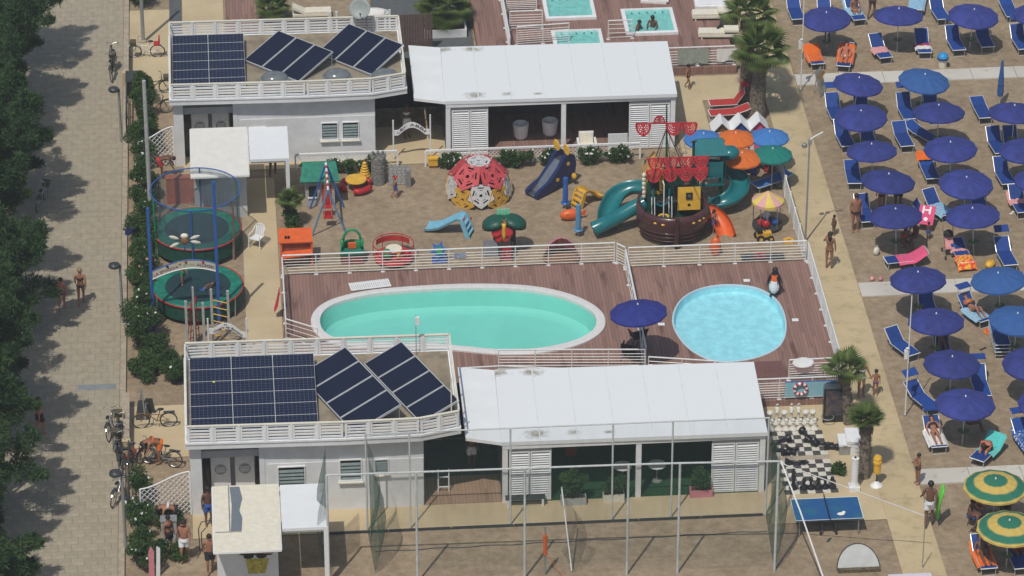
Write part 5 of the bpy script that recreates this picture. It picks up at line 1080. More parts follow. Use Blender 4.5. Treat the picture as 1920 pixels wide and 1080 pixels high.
# trampolines
def trampoline(label, px, py, Rr, h, net):
    t = T('trampoline', label, 'trampoline', px, py); 
    MB().lathe([(0,h-.02),(Rr*.74,h-.01),(Rr*.74,h-.03),(0,h-.04)],36).obj('jumping_bed', 'trampoline_bed', t); MB().lathe([(Rr*.73,h+.0),(Rr*.78,h+.03),(Rr*.97,h+.03),(Rr*1.0,h-.02)],36).obj('padding', 'trampoline_pad', t); MB().tube([(Rr*1.01*math.cos(2*PI*k/40),Rr*1.01*math.sin(2*PI*k/40),h-.02) for k in range(40)],.03,6,closed=True).obj('rim', 'red_plastic', t)
    s = MB(); s.lathe([(Rr*.99,.25),(Rr*.99,h-.03)],36); s.obj('skirt', mat('skirt_green',(.006,.07,.045),.8,.3,5), t)
    for k in range(6):
        a = 2*PI*(k+.4)/6; MB().tube([(Rr*math.cos(a),Rr*math.sin(a),0),(Rr*math.cos(a),Rr*math.sin(a),h)],.035,6).obj('leg', 'grey_metal', t)
    if net:
        for k in range(6):
            a = 2*PI*(k+.4)/6; MB().tube([(Rr*1.03*math.cos(a),Rr*1.03*math.sin(a),0),(Rr*1.03*math.cos(a),Rr*1.03*math.sin(a),h+net)],.035,6).obj('net_post', ('green_plastic','blue_plastic','wood')[k % 3], t)
        MB().lathe([(Rr*1.0,h+.05),(Rr*1.0,h+net)],40).obj('safety_net', 'net_blue', t); MB().tube([(Rr*1.02*math.cos(2*PI*k/40),Rr*1.02*math.sin(2*PI*k/40),h+net) for k in range(40)],.025,6,closed=True).obj('top_ring', 'blue_plastic', t)
    return t
p = G(369,428,.95); q = G(371,535,.9)
trampoline('green padded trampoline with tall net ring, the farther one', 0, 0, 1.82, .95, 1.85).location = (p.x,p.y,0)
trampoline('green padded trampoline in front of the painted arch, the nearer one', 0, 0, 1.82, .9, 0).location = (q.x,q.y,0)
# arched sign on two blue posts
ya = q.y-1.98; L_ = V(286,520,ya); Rg = V(404,480,ya)
t = thing('arched_sign', 'pale arched sign lettered LA SPIAGGIA ALLEGRI between blue posts', 'sign', (L_.x,ya,0)); wd = Rg.x-L_.x; zL = V(285,508,ya).z; zT = V(345,478,ya).z
def archz(u): return zL-.05+(.42)*math.sin(PI*min(1,u*.78+.02))**1.0*1.15
arc = [(wd*k/20, archz(k/20)) for k in range(21)]
MB().add([(x,0,z) for x, z in arc]+[(x,0,z-.36) for x, z in arc]+[(x,.03,z) for x, z in arc]+[(x,.03,z-.36) for x, z in arc], [(i,i+1,22+i,21+i) for i in range(20)]+[(42+i,43+i,64+i,63+i) for i in range(20)]+[(i,i+1,43+i,42+i) for i in range(20)]).obj('board', 'sign_board', t)
MB().tube([(x,0,z-.37) for x, z in arc],.022,5).obj('lower_edge', 'white_paint', t); MB().tube([(x,0,z+.01) for x, z in arc],.022,5).obj('upper_edge', 'blue_plastic', t)
def along(a, c, off):
    def f(u):
        w = a+(c-a)*u; z = archz(w); an = math.atan2(archz(min(1,w+.01))-archz(w-.01), wd*.02); return (wd*w,-.004,z+off), an
    return f
arc_text('LA SPIAGGIA', .17, mat('paint_red',(.30,.03,.04),.6,.1,5), t, along(.03,.42,-.28)); arc_text('BIMBI', .15, mat('paint_lemon',(.45,.45,.22),.6,.1,5), t, along(.49,.66,-.25)); arc_text('ALLEGRI', .16, mat('paint_plum',(.10,.02,.06),.6,.1,5), t, along(.70,.96,-.27))
for u, c in ((.24,'navy_plastic'),(.43,'yellow_plastic'),(.53,'red_plastic'),(.80,'red_plastic')):
    b_ = MB(); b_.ell((wd*u,-.03,archz(u)-.06),(.055,.03,.055),10,7); b_.obj('painted_ball', c, t)
for x in (-.05,wd+.04): MB().tube([(x,.02,0),(x,.02,(V(405,340,ya).z if x > 0 else V(283,390,ya).z))],.065,10).obj('post', 'blue_plastic', t)
# flower ornament above the sign
c = V(346,452,ya+.02); cx_, cz_ = c.x-L_.x, c.z
def orn(b, n, m): return b.xf(Matrix.Translation((cx_,.06,cz_))).obj(n, m, t, smooth=True)
orn(MB().ell((0,0,0),(.15,.09,.18),12,8),'ornament_ball',mat('brown_paint',(.28,.12,.05),.5,.15,6)); orn(MB().ell((0,.02,.2),(.16,.09,.11),10,7),'ornament_cap','off_white')
for a in (18,-12,160,205):
    an = R_(a); orn(MB().lathe([(0,0),(.06,.1),(.08,.22),(.05,.38),(0,.44)],8,sy=.3).xf(Matrix.Rotation(PI/2-an,4,'Y') @ Matrix.Translation((0,0,.22))),'petal','off_white')
orn(MB().tube([(0,.0,-.1),(0,0,-.5)],.03,6),'stem','blue_plastic')
person('child in green jumping on the nearer trampoline', (q.x-.6,q.y+.1,.9), R_(20), 1.1, dict(WALK, elL=(-.3,0,1.35), wrL=(-.42,-.05,1.5)), 'skin_tan', shorts='green_cloth', top='white_cloth'); person('child lying on the nearer trampoline', (q.x+.25,q.y-.25,.52), R_(-70), 1.15, LIE, 'skin_tan', shorts='blue_cloth')
# ladder frame and small arched sign
def ladder(label, px0, px1, py, h, rungs, m='yellow_plastic'):
    a = G(px0,py); b = G(px1,py+3); t = thing('climbing_ladder', label, 'ladder', (a.x,a.y,0)); d = Vector((b.x-a.x,b.y-a.y,0))
    for v in (Vector((0,0,0)), d): MB().bx(v.x-.05,v.y-.05,0,v.x+.05,v.y+.05,h).obj('post', 'grey_plastic', t)
    for k in range(rungs): MB().tube([(0,0,.3+k*.32),(d.x,d.y,.3+k*.32-.1)],.022,6).obj('rung', m, t)
    return t
ladder('tall grey posts with yellow rungs beside the nearer trampoline', 400, 431, 652, 2.7, 7); ladder('grey posts with red ropes at the far left of the climbing frame', 352, 384, 656, 2.25, 0)
t = T('rope_net', 'red rope climbing net hung between grey posts', 'rope net', 366, 648); rr = MB()
for k in range(5): rr.tube([(-.3+k*.12,.1*k,.1),(-.1+k*.05,.12*k,2.0)],.02,5)
for k in range(6): rr.tube([(-.28,0,.3+k*.3),(.2,.3,.35+k*.3)],.018,5)
rr.obj('ropes', 'red_fabric', t); MB().bx(-.04,-.04,0,.04,.04,2.7).obj('post', 'grey_plastic', t)
def small_arch(name, label, pxl, pxr, pyb, zt, texts, rise=.35, drop=0.0, hpost=1.45):
    a = G(pxl,pyb); b = G(pxr,pyb+(-1)); t = thing(name, label, 'sign', (a.x,a.y,0)); w = b.x-a.x
    zf = lambda u: zt-drop*u+rise*max(0,math.sin(PI*min(1,max(0,(u-.12)/.76))))
    A = [(w*k/18, zf(k/18)) for k in range(19)]; th = .26
    MB().add([(x,0,z) for x, z in A]+[(x,0,z-th) for x, z in A]+[(x,.03,z) for x, z in A]+[(x,.03,z-th) for x, z in A], [(i,i+1,20+i,19+i) for i in range(18)]+[(38+i,39+i,58+i,57+i) for i in range(18)]+[(i,i+1,39+i,38+i) for i in range(18)]).obj('board', 'white_paint', t)
    for x, hh in ((-.04,hpost),(w+.04,hpost-drop+.2)): MB().tube([(x,0,0),(x,0,hh)],.035,7).obj('post', 'white_paint', t)
    for s_, u0, u1, off, sz in texts:
        def f(u, u0=u0, u1=u1, off=off):
            q_ = u0+(u1-u0)*u; an = math.atan2(zf(q_+.01)-zf(q_-.01), w*.02); return (w*q_,-.004,zf(q_)+off), an
        arc_text(s_, sz, 'black', t, f)
    return t
small_arch('small_arched_sign', 'small white arched sign with black script beside the ladder', 394, 462, 662, 1.15, [('Il',.42,.48,-.10,.10),('Villaggio dei Bambini',.1,.9,-.22,.13)], .32, .25, 1.6); small_arch('small_arched_sign', 'white arched sign on two posts before the far passage', 740, 806, 300, 1.45, [("LEI' ABBI'",.1,.9,-.18,.16)], .36, 0, 1.95)
# swing
yf, yn = G(612,390).y, G(613,441).y; zt = V(611,306,yf).z; xc = V(611,306,yf).x; xn = V(613,360,yn).x; t = thing('swing_set', 'blue A frame swing with red and white beam', 'swing', (xc,(yf+yn)/2,0)); d = (yf-yn)/2
for k in range(9):
    y0 = d-2*d*k/9; MB().tube([(0,y0,zt),(0,y0-2*d/9,zt)],.05,7).obj('beam_segment', 'red_plastic' if k % 2 else 'white_paint', t)
for sy in (d,-d):
    for s in (-1,1): MB().tube([(0,sy,zt),(s*.72,sy,0)],.04,7).obj('leg', 'blue_plastic' if sy > 0 else mat('steel_blue',(.12,.25,.42),.5,.1,5), t)
for yy in (d*.35,-d*.4):
    for s in (-1,1): MB().tube([(s*.16,yy,.5),(s*.05,yy,zt)],.012,4).obj('chain', 'rope', t)
    MB().bx(-.2,yy-.12,.46,.2,yy+.12,.5).obj('seat', 'red_plastic', t); MB().bx(-.2,yy+.1,.5,.2,yy+.13,.72).obj('seat_back', 'red_plastic', t)
# playhouse with green roof
t = T('playhouse', 'toy house with green roof behind the swing', 'playhouse', 600, 375); MB().bx(-.62,-.5,0,.62,.6,1.15).obj('walls', 'grey_plastic', t); MB().slab([(-.85,-.75,1.25),(.85,-.75,1.25),(.7,.1,1.75),(-.7,.1,1.75)],.06,(0,-.5,1)).obj('roof', 'trampoline_pad', t); MB().slab([(-.7,.1,1.75),(.7,.1,1.75),(.85,.8,1.2),(-.85,.8,1.2)],.06,(0,.5,1)).obj('roof', 'trampoline_pad', t); MB().bx(-.48,-.52,.45,-.12,-.5,.95).obj('window', 'black', t); MB().bx(.08,-.53,.02,.48,-.5,.98).obj('door', 'red_fabric', t); MB().bx(-.52,-.56,.38,-.08,-.5,.44).obj('sill', 'white_paint', t)
soft_bag('toy_pig','red toy lying on the fence above the green roof',596,286,'red_fabric',.2,.15,.12,'toy')
# mushroom table
t = T('toy_table', 'round orange table with red ring bench', 'play table', 668, 355); MB().lathe([(0,.52),(.44,.52),(.46,.48),(.4,.44),(0,.44)],20).obj('table_top', 'yellow_plastic', t); MB().tube([(0,0,0),(0,0,.45)],[.14,.1],10).obj('pedestal', 'red_plastic', t)
for k in range(3):
    a0 = 2*PI*k/3+.3; MB().tube([(.62*math.cos(a0+u*.28),.62*math.sin(a0+u*.28),.22) for u in range(6)],.13,8).obj('bench', 'red_plastic', t, smooth=True)
t = T('toy_beehive', 'yellow ribbed toy beehive beside the round table', 'toy', 684, 330); t.scale = (.78,.78,.72)
for k in range(6): MB().lathe([(0,.16*k),(.3-.035*k,.16*k+.02),(.33-.04*k,.16*k+.08),(.28-.04*k,.16*k+.155),(0,.16*k+.158)],14).obj('ring', 'yellow_plastic', t, smooth=True)
MB().tube([(.02,0,.95),(.12,0,1.12)],.02,5).obj('antenna', 'black', t)
# stone tower and wall
t = T('toy_tower', 'grey stone patterned play tower', 'play tower', 710, 343); MB().lathe([(0,0),(.3,0),(.3,.1),(.29,1.0),(.31,1.02),(.33,1.3),(.27,1.3),(.26,1.08),(0,1.06)],20).obj('barrel', 'stone_plastic', t)
for k in range(8): a = 2*PI*k/8; MB().box((.3*math.cos(a),.3*math.sin(a),1.36),(.1,.09,.12),rz=a).obj('merlon', 'stone_plastic', t)
for r_ in range(7):
    for k in range(12):
        a = 2*PI*(k+.5*(r_ % 2))/12; MB().box((.297*math.cos(a),.297*math.sin(a),.12+r_*.125),(.02,.13,.1),rz=a).obj('stone', 'stone_plastic', t)
t = T('toy_wall', 'grey stone patterned play wall right of the tower', 'play wall', 748, 345)
MB().bx(-.45,-.1,0,.45,.1,.85).obj('wall', 'stone_plastic', t); MB().bx(.3,-.35,0,.5,-.102,.8).obj('side_wall', 'stone_plastic', t)
for r_ in range(6):
    for k in range(5): MB().bx(-.44+k*.178+.04*(r_ % 2),-.115,.04+r_*.135,-.44+k*.178+.15+.04*(r_ % 2),-.102,.155+r_*.135).obj('stone', 'grey_plastic', t)
# ball dome of pentagon plates
p = G(898,366); t = thing('climbing_dome', 'football shaped climbing dome of red, grey and yellow pentagon plates', 'climbing dome', (p.x,p.y,0)); Rd = 1.36
def plate(R):
    """moulded pentagon: broad frame, five arms to a hub ring, slots between"""
    m = MB(); pts = [Vector((math.sin(2*PI*k/5),math.cos(2*PI*k/5),0)) for k in range(5)]; th = .05
    for k in range(5):
        p0, p1 = pts[k], pts[(k+1) % 5]; m.slab([p0*R,p1*R,p1*R*.76,p0*R*.76],th,(0,0,1))
        s0 = Vector((p0.y,-p0.x,0)); m.slab([p0*R*.77+s0*R*.16,p0*R*.2+s0*R*.13,p0*R*.2-s0*R*.13,p0*R*.77-s0*R*.16],th*1.15,(0,0,1))
        mid = (p0+p1)*.5; sm = Vector((mid.y,-mid.x,0)).normalized(); m.slab([mid*R*.62+sm*R*.24,mid*R*.5+sm*R*.16,mid*R*.5-sm*R*.16,mid*R*.62-sm*R*.24],th,(0,0,1))
    m.lathe([(R*.12,0),(R*.12,th*1.25),(R*.36,th*1.25),(R*.36,0)],12); return m.mesh('plate')
PM = {}
for nm, m_ in (('red',mat('dome_red',(.50,.07,.08),.5,.1,4)),('grey',mat('dome_grey',(.55,.55,.55),.5,.08,4)),('yellow',mat('dome_yellow',(.62,.36,.06),.5,.1,4))):
    PM[nm] = plate(.60); PM[nm].materials.append(m_)
def place_plate(el, az, c, sc=1.0):
    n = Vector((math.cos(R_(el))*math.cos(R_(az)), math.cos(R_(el))*math.sin(R_(az)), math.sin(R_(el)))); o = put('plate', PM[c], None, t)
    zax = n; up = Vector((0,0,1)) if el < 85 else Vector((0,1,0)); xax = up.cross(zax).normalized(); yax = zax.cross(xax); Mx = Matrix(((xax.x,yax.x,zax.x,0),(xax.y,yax.y,zax.y,0),(xax.z,yax.z,zax.z,0),(0,0,0,1)))
    o.matrix_local = Matrix.Translation(n*Rd*.93+Vector((0,0,.35))) @ Mx @ Matrix.Rotation(PI if el < 30 else (0 if el > 85 else PI),4,'Z') @ Matrix.Scale(sc,4)
place_plate(90,0,'grey')
for k in range(5): place_plate(47,-90+36+72*k,'red',1.12)
for k in range(5): place_plate(14,-90+72*k,'grey',.98)
for k in range(5): place_plate(2,-90+36+72*k,'yellow',1.0)
MB().ell((0,0,.35),(Rd*.70,Rd*.70,Rd*.70),20,12).obj('inner_dark_sphere', mat('dome_inside',(.10,.08,.075),.9,.2,4), t).scale = (1,1,1)  # dark sphere added inside the plates so their slots look dark
# navy slide with yellow ears
t = T('animal_slide', 'navy slide shaped like an animal with yellow ears and steel chute', 'slide', 1040, 350, R_(-50)); t.scale = (.9,.9,.9)
side = [(0,-1.55,.0),(0,-1.6,.28),(0,-1.35,.42),(0,-.7,.62),(0,-.1,1.15),(0,.25,1.62),(0,.55,1.75),(0,.95,1.5),(0,1.05,1.0),(0,.95,.35),(0,.6,.3),(0,.0,.25),(0,-.9,.05)]
for s in (-.40,.22): MB().slab([(s,y,z) for _, y, z in side],.18,(1,0,0)).obj('side_panel', 'navy_plastic', t)
MB().add([(-.215,-1.6,.14),(.215,-1.6,.14),(.215,-1.25,.2),(-.215,-1.25,.2),(.215,.2,1.38),(-.215,.2,1.38),(.215,.6,1.4),(-.215,.6,1.4)],[(0,1,2,3),(3,2,4,5),(5,4,6,7)]).obj('chute', 'chrome', t)
for s in (-.33,.33): MB().lathe([(0,-.03),(.18,-.03),(.2,0),(.18,.03),(0,.03)],14,sy=1.5).xf(Matrix.Translation((s,.45,1.95)) @ Matrix.Rotation(PI/2,4,'X') @ Matrix.Rotation(R_(20),4,'Z')).obj('ear', 'yellow_plastic', t)
for k in range(4): MB().bx(-.3,.75+.07*k,.25+.3*k,.3,.85+.07*k,.29+.3*k).obj('step', 'grey_metal', t)
for y, z in ((-.2,.6),(.5,1.2)): MB().lathe([(0,0),(.1,0),(.1,.02),(0,.02)],12).xf(Matrix.Translation((.402,y,z)) @ Matrix.Rotation(PI/2,4,'Y')).obj('disc', 'yellow_plastic', t)
MB().ell((.55,.75,.5),(.14,.12,.16),8,6).obj('paw', 'yellow_plastic', t)
def mini_slide(label, px, py, rz, m, h=.75, L=1.4, w=.36):
    t = T('small_slide', label, 'slide', px, py, rz)
    P = [Vector((0,-.15,h)),Vector((0,.05,h)),Vector((0,.3,h*.78)),Vector((0,L*.6,h*.3)),Vector((0,L*.9,.1)),Vector((0,L*1.05,.08))]; v = []; 
    for q in P: v += [(-w,q.y,q.z+.12),(-w+.04,q.y,q.z),(w-.04,q.y,q.z),(w,q.y,q.z+.12)]
    MB().add(v,[(4*i+j,4*i+j+1,4*i+5+j,4*i+4+j) for i in range(5) for j in range(3)]).obj('chute', m, t)
    for s in (-w+.03,w-.03): MB().slab([(s-.03,-.55,0),(s-.03,-.35,0),(s-.03,-.1,h),(s-.03,-.25,h+.1)],.06,(1,0,0)).obj('stile', m, t)
    for k in range(3): MB().bx(-w+.06,-.52+.1*k,.12+.2*k,w-.06,-.38+.1*k,.18+.2*k).obj('step', m, t)
    return t
mini_slide('pale blue toy slide on the sand', 862, 438, R_(70), 'lightblue_plastic'); mini_slide('small yellow toy slide behind the blue posts', 1095, 383, R_(-55), 'yellow_plastic', .65, 1.0, .3)
for px, py, lab, m in ((1060,392,'dark blue post on a disc, the farther of two','blue_plastic'),(1084,443,'paler blue post on a disc, the nearer of two',mat('post_blue',(.10,.28,.48),.45,.1,4))):
    t = T('punch_post', lab, 'post', px, py); MB().lathe([(.19,.3),(.2,.33),(.17,.36),(.05,.34)],16).obj('disc', m, t); MB().tube([(0,0,.32),(0,0,.6),(0,0,1.5)],[.11,.12,.10],10).obj('padded_post', m, t); MB().tube([(0,0,0),(0,0,.31)],.03,6).obj('spring', 'grey_metal', t)
t = T('rocking_fish', 'red rocking toy shaped like a fish on the sand', 'toy', 1070, 412, R_(8)); MB().ell((0,0,.25),(.48,.22,.25),14,9).obj('body', 'orange_plastic', t, smooth=True); MB().slab([(.4,-.02,.25),(.66,-.02,.45),(.62,-.02,.1)],.05,(0,1,0)).obj('tail', 'orange_plastic', t); MB().tube([(-.2,-.25,.42),(-.2,.25,.42)],.02,5).obj('handle', 'yellow_plastic', t)
t = T('toy_starfish', 'small red starfish toy on the sand right of the pale slide', 'toy', 874, 412); st = [( (.24 if k % 2 == 0 else .1)*math.cos(PI*k/5), (.24 if k % 2 == 0 else .1)*math.sin(PI*k/5)) for k in range(10)]; MB().prism(st,.0,.1).obj('body', 'red_fabric', t); MB().prism([(x*.5,y*.5) for x, y in st],.1,.15).obj('ridge', 'pink_plastic', t)
# palm shaped play stand with butterfly panel
t = T('palm_playset', 'play stand with green palm leaf canopy and butterfly panel', 'playset', 946, 475)
for s, rx_ in ((-1,.55),(1,.62)):
    MB().lathe([(.0,.22),(.3,.2),(.5,.08),(.56,-.1),(.5,-.02),(.3,.12)],14).xf(Matrix.Translation((s*.42,.1,1.45)) @ Matrix.Rotation(R_(s*18),4,'Y')).obj('leaf_canopy', 'dark_green_plastic', t, smooth=True); MB().bx(s*.36-.1,-.1,0,s*.36+.1,.25,1.4).obj('trunk', 'dark_metal', t)
for s in (-1,1): MB().lathe([(0,0),(.22,0),(.24,.03),(.2,.06),(0,.06)],14,sy=1.4).xf(Matrix.Translation((s*.2-.12,-.3,1.3)) @ Matrix.Rotation(R_(68),4,'X') @ Matrix.Rotation(R_(s*25),4,'Z')).obj('butterfly_wing', 'red_plastic', t); MB().lathe([(0,0),(.15,0),(.16,.03),(.13,.06),(0,.06)],14,sy=1.3).xf(Matrix.Translation((s*.15-.12,-.32,.95)) @ Matrix.Rotation(R_(68),4,'X')).obj('butterfly_wing', 'red_plastic', t)
MB().tube([(-.05,-.38,.75),(-.05,-.4,1.1),(-.05,-.36,1.45),(-.05,-.34,1.6)],[.04,.09,.08,.1],8).obj('butterfly_body', 'yellow_plastic', t, smooth=True)
for s in (-1,1): MB().tube([(-.05,-.36,1.65),(-.05+s*.08,-.38,1.85)],.012,4).obj('antenna', 'yellow_plastic', t)
for k in range(4): MB().bx(-.3+.14*k,.25,1.6,-.19+.14*k,.3,1.95).obj('mint_slat', 'mint_plastic', t)
for k in range(6): MB().bx(-.2,-.62,.02+.12*k,.25,-.58,.09+.12*k).obj('ladder_slat', 'red_plastic', t)
for x in (-.22,.27): MB().bx(x-.03,-.66,0,x+.03,-.56,.85).obj('ladder_stile', 'dark_metal', t)
tag(MB().box((0,0,.42),(.62,.03,.72),rx=R_(-12)).obj('leaning_board', mat('panel_grey',(.22,.23,.25),.6,.1,4), None, at(920,482)), 'grey panel leaning on the railing left of the butterfly playset', 'panel')
p = V(862,479,1.16); tag(MB().bx(-.24,-.012,-.13,.24,.0,.13).obj('notice', mat('notice_blue',(.30,.36,.46),.6,.25,9), None, (p.x,1.17,p.z)), 'small pale notice tied to the pool railing', 'notice')
t = T('flower_toy', 'blue flower shaped toy with green centre behind the railing', 'toy', 824, 492); fl_ = [((.42 if k % 2 == 0 else .22)*math.cos(PI*k/6+.2), (.42 if k % 2 == 0 else .22)*math.sin(PI*k/6+.2)) for k in range(12)]
MB().prism(fl_,-.04,.04).xf(Matrix.Translation((0,.1,.5)) @ Matrix.Rotation(R_(60),4,'X')).obj('petals', 'blue_plastic', t); MB().prism([(x*.55,y*.55) for x, y in fl_],.041,.09).xf(Matrix.Translation((0,.1,.5)) @ Matrix.Rotation(R_(60),4,'X')).obj('centre', 'green_plastic', t); MB().bx(-.3,-.1,0,.3,.35,.12).obj('base', 'blue_plastic', t)
t = T('shell_sandpit', 'pink shell shaped toy shelter behind the railing', 'toy shelter', 1052, 485)
for k in range(8):
    a0 = PI*k/8-.0; MB().lathe([(.72,.0),(.68,.3),(.5,.68),(.2,.92),(0,.98)],2,(0,0,0),a0,a0+PI/8*.97).obj('shell_segment', 'pink_plastic', t)
MB().lathe([(.75,0),(.78,.12),(.7,.14),(.68,.03),(0,.03)],20).obj('basin', 'wood', t)
# carousel, green armchair house, orange house
t = T('roundabout', 'small roundabout with red ring and animal seats behind the railing', 'roundabout', 738, 487); MB().lathe([(0,.12),(.82,.12),(.84,.16),(.82,.2),(0,.2)],26).obj('platform', 'red_fabric', t); MB().tube([(.84*math.cos(2*PI*k/28),.84*math.sin(2*PI*k/28),.78) for k in range(28)],.022,5,closed=True).obj('hand_ring', 'red_plastic', t); MB().lathe([(.84,.44),(.84,.70)],10,(0,0,0),R_(35),R_(145)).obj('back_panel', 'red_fabric', t)
for k in range(6): a = 2*PI*k/6; MB().tube([(.84*math.cos(a),.84*math.sin(a),.2),(.84*math.cos(a),.84*math.sin(a),.78)],.018,5).obj('upright', 'red_plastic', t)
MB().lathe([(0,.5),(.34,.5),(.35,.46),(0,.46)],16,(.02,.1,0)).obj('centre_table', 'cream_cloth', t); MB().ell((-.3,-.3,.45),(.22,.2,.24),10,7).obj('frog_seat', 'green_plastic', t, smooth=True); MB().tube([(.15,-.35,.2),(.2,-.4,.5),(.3,-.38,.62),(.36,-.3,.5)],.07,7).obj('duck_seat', 'yellow_plastic', t, smooth=True); MB().ell((.55,-.15,.4),(.16,.2,.18),10,7).obj('red_seat', 'red_plastic', t, smooth=True)
t = T('toy_throne', 'green rounded playhouse with a ring handle and orange window', 'playhouse', 661, 490); MB().lathe([(.5,0),(.52,.4),(.46,.8),(.42,.78),(.46,.4),(.44,0)],18,(0,0,0),R_(-20),R_(200)).obj('shell', 'green_plastic', t, smooth=True); MB().bx(-.46,-.25,0,.46,.1,.45).obj('front', mat('playhouse_red',(.22,.05,.04),.6,.2,5), t); MB().bx(-.48,-.3,.45,.48,.12,.58).obj('ledge', 'trampoline_pad', t); MB().bx(-.17,-.02,.62,.17,.1,.86).obj('window', 'orange_plastic', t); MB().tube([(.36*math.cos(a),.1,.95+.5*math.sin(a)) for a in [PI*k/12 for k in range(13)]],.055,7).obj('hoop', 'green_plastic', t, smooth=True)
for s in (-1,1): MB().tube([(s*.4,.05,.6),(s*.42,.1,1.0)],.07,8).obj('arm', 'green_plastic', t, smooth=True)
t = T('orange_playhouse', 'orange toy shop with a sloping roof beside the path', 'playhouse', 556, 490); MB().slab([(-.72,-.45,1.1),(.68,-.45,1.1),(.68,.45,1.28),(-.72,.45,1.28)],.06,(0,-.2,1)).obj('roof', 'orange_plastic', t); MB().bx(-.58,-.3,.05,.6,.4,1.08).obj('body', mat('shop_brown',(.26,.07,.04),.6,.15,4), t); MB().slab([(-.6,-.75,.55),(.66,-.62,.62),(.66,-.32,.7),(-.6,-.32,.62)],.05,(0,0,1)).obj('counter', 'orange_plastic', t)
for x in (-.62,.64): MB().bx(x-.04,-.42,0,x+.04,-.34,1.1).obj('post', 'orange_plastic', t)
MB().bx(-.5,-.34,.1,.5,-.31,.45).obj('front_panel', 'wood', t)
for x in (-.42,-.3): MB().lathe([(0,0),(.05,0),(.05,.09),(0,.09)],8,(x,-.2,1.23)).obj('cup', 'black', t)
# yellow and blue bits
t = T('toy_box', 'small yellow toy box by the fence gate', 'toy', 812, 313); MB().bx(-.2,-.15,.12,.2,.15,.42).obj('box', 'yellow_plastic', t); MB().bx(-.23,-.18,.42,.23,.18,.5).obj('lid', 'yellow_plastic', t); MB().bx(-.17,-.12,0,.17,.12,.12).obj('foot', 'wood', t)
t = T('toy_bucket_seat', 'small yellow toy on the sand by the railing corner', 'toy', 1478, 455); MB().bx(-.2,-.12,0,.2,.12,.16).obj('body', 'yellow_plastic', t); MB().lathe([(.06,.16),(.1,.22),(0,.22)],10).obj('knob', 'yellow_plastic', t)
t = T('toy_tractor', 'yellow and black toy tractor by the little carousel', 'toy tractor', 1432, 450, R_(100)); MB().bx(-.12,-.3,.18,.12,.3,.38).obj('body', 'yellow_plastic', t); MB().bx(-.13,.1,.38,.13,.3,.55).obj('seat', 'black', t); MB().tube([(0,-.05,.38),(0,0,.6)],.02,5).obj('steering_column', 'black', t)
for x, y, r_ in ((-.22,.2,.17),(.22,.2,.17),(-.2,-.25,.13),(.2,-.25,.13)):
    wl_ = MB().lathe([(0,-.05),(r_,-.05),(r_,.05),(0,.05)],14).xf(Matrix.Translation((x,y,r_)) @ Matrix.Rotation(PI/2,4,'Y')).obj('wheel', 'rubber', t); MB().lathe([(0,-.055),(r_*.5,-.055),(r_*.5,.055),(0,.055)],10).xf(Matrix.Translation((x,y,r_)) @ Matrix.Rotation(PI/2,4,'Y')).obj('hub', 'yellow_plastic', wl_)
t = T('kiddie_carousel', 'little carousel with pink and yellow tent roof', 'carousel', 1438, 426); MB().lathe([(0,.08),(.62,.08),(.64,.14),(.62,.2),(0,.2)],20).obj('platform', 'dark_metal', t)
for k in range(10): a0 = 2*PI*k/10; MB().lathe([(.68,1.18),(.68,1.3),(.35,1.5),(0,1.75)],2,(0,0,0),a0,a0+2*PI/10).obj('roof_segment', mat('tent_yellow',(.70,.55,.12),.8,.05,4) if k % 2 else mat('tent_pink',(.68,.36,.34),.8,.05,4), t)
for k in range(5): a = 2*PI*k/5+.3; MB().tube([(.6*math.cos(a),.6*math.sin(a),.2),(.6*math.cos(a),.6*math.sin(a),1.25)],.02,5).obj('pole', 'chrome', t)
MB().tube([(0,0,.2),(0,0,1.6)],.05,8).obj('centre_pole', 'white_paint', t)
for x, y, m in ((-.3,-.25,'red_plastic'),(.3,-.2,'blue_plastic'),(0,.35,'white_paint'),(-.1,-.42,'red_plastic')): MB().ell((x,y,.38),(.17,.13,.18),10,7).obj('car_seat', m, t, smooth=True)
for px, py, lab in ((1341,470,'orange kayak shaped toy standing by the ship'),): 
    t = T('toy_buoy', lab, 'toy', px, py+8); MB().ell((0,0,.42),(.24,.2,.42),12,9).obj('body', 'orange_plastic', t, smooth=True); MB().lathe([(.1,.0),(.14,.06),(0,.06)],10).obj('foot', 'orange_plastic', t)
t = T('toy_mat', 'dark toy mat with a red ring behind the round pool railing', 'mat', 1430, 482); MB().bx(-.9,-.25,0,.9,.25,.03).obj('mat', 'dark_metal', t); MB().tube([(-.1+.2*math.cos(2*PI*k/16),.2*math.sin(2*PI*k/16),.06) for k in range(16)],.035,6,closed=True).obj('ring', 'red_plastic', t)
# ---------------------------------------------------------------- pirate ship
p = G(1268,470); SX, SY = p.x, p.y+1.55; t = thing('toy_pirate_ship', 'large toy pirate ship with brown hull, red sails and teal slides', 'playground ship', (SX,SY,0))
def W(px, py, dy): q = V(px,py,SY+dy); return (q.x-SX, dy, q.z)
h = MB(); N = 28
def hullring(rx, ry, z, y0): return [(rx*math.cos(a), y0+ry*math.sin(a)*(1.0 if math.sin(a) < 0 else 1.25), z+(.22*max(0,math.sin(a)))+(.12*max(0,-math.sin(a)))) for a in [2*PI*k/N for k in range(N)]]
rings = [hullring(1.2,1.2,0,.1), hullring(1.42,1.42,.4,.05), hullring(1.54,1.56,.85,.0), hullring(1.55,1.6,1.2,0), hullring(1.48,1.54,1.36,0), hullring(1.36,1.42,1.38,0), hullring(1.28,1.34,1.2,0), hullring(1.25,1.32,.42,0)]
for r_ in rings: h.v += r_
for i in range(len(rings)-1):
    for j in range(N): h.f.append((i*N+j, i*N+(j+1) % N, (i+1)*N+(j+1) % N, (i+1)*N+j))
hull = h.obj('hull', 'brown_plastic', t, smooth=True)
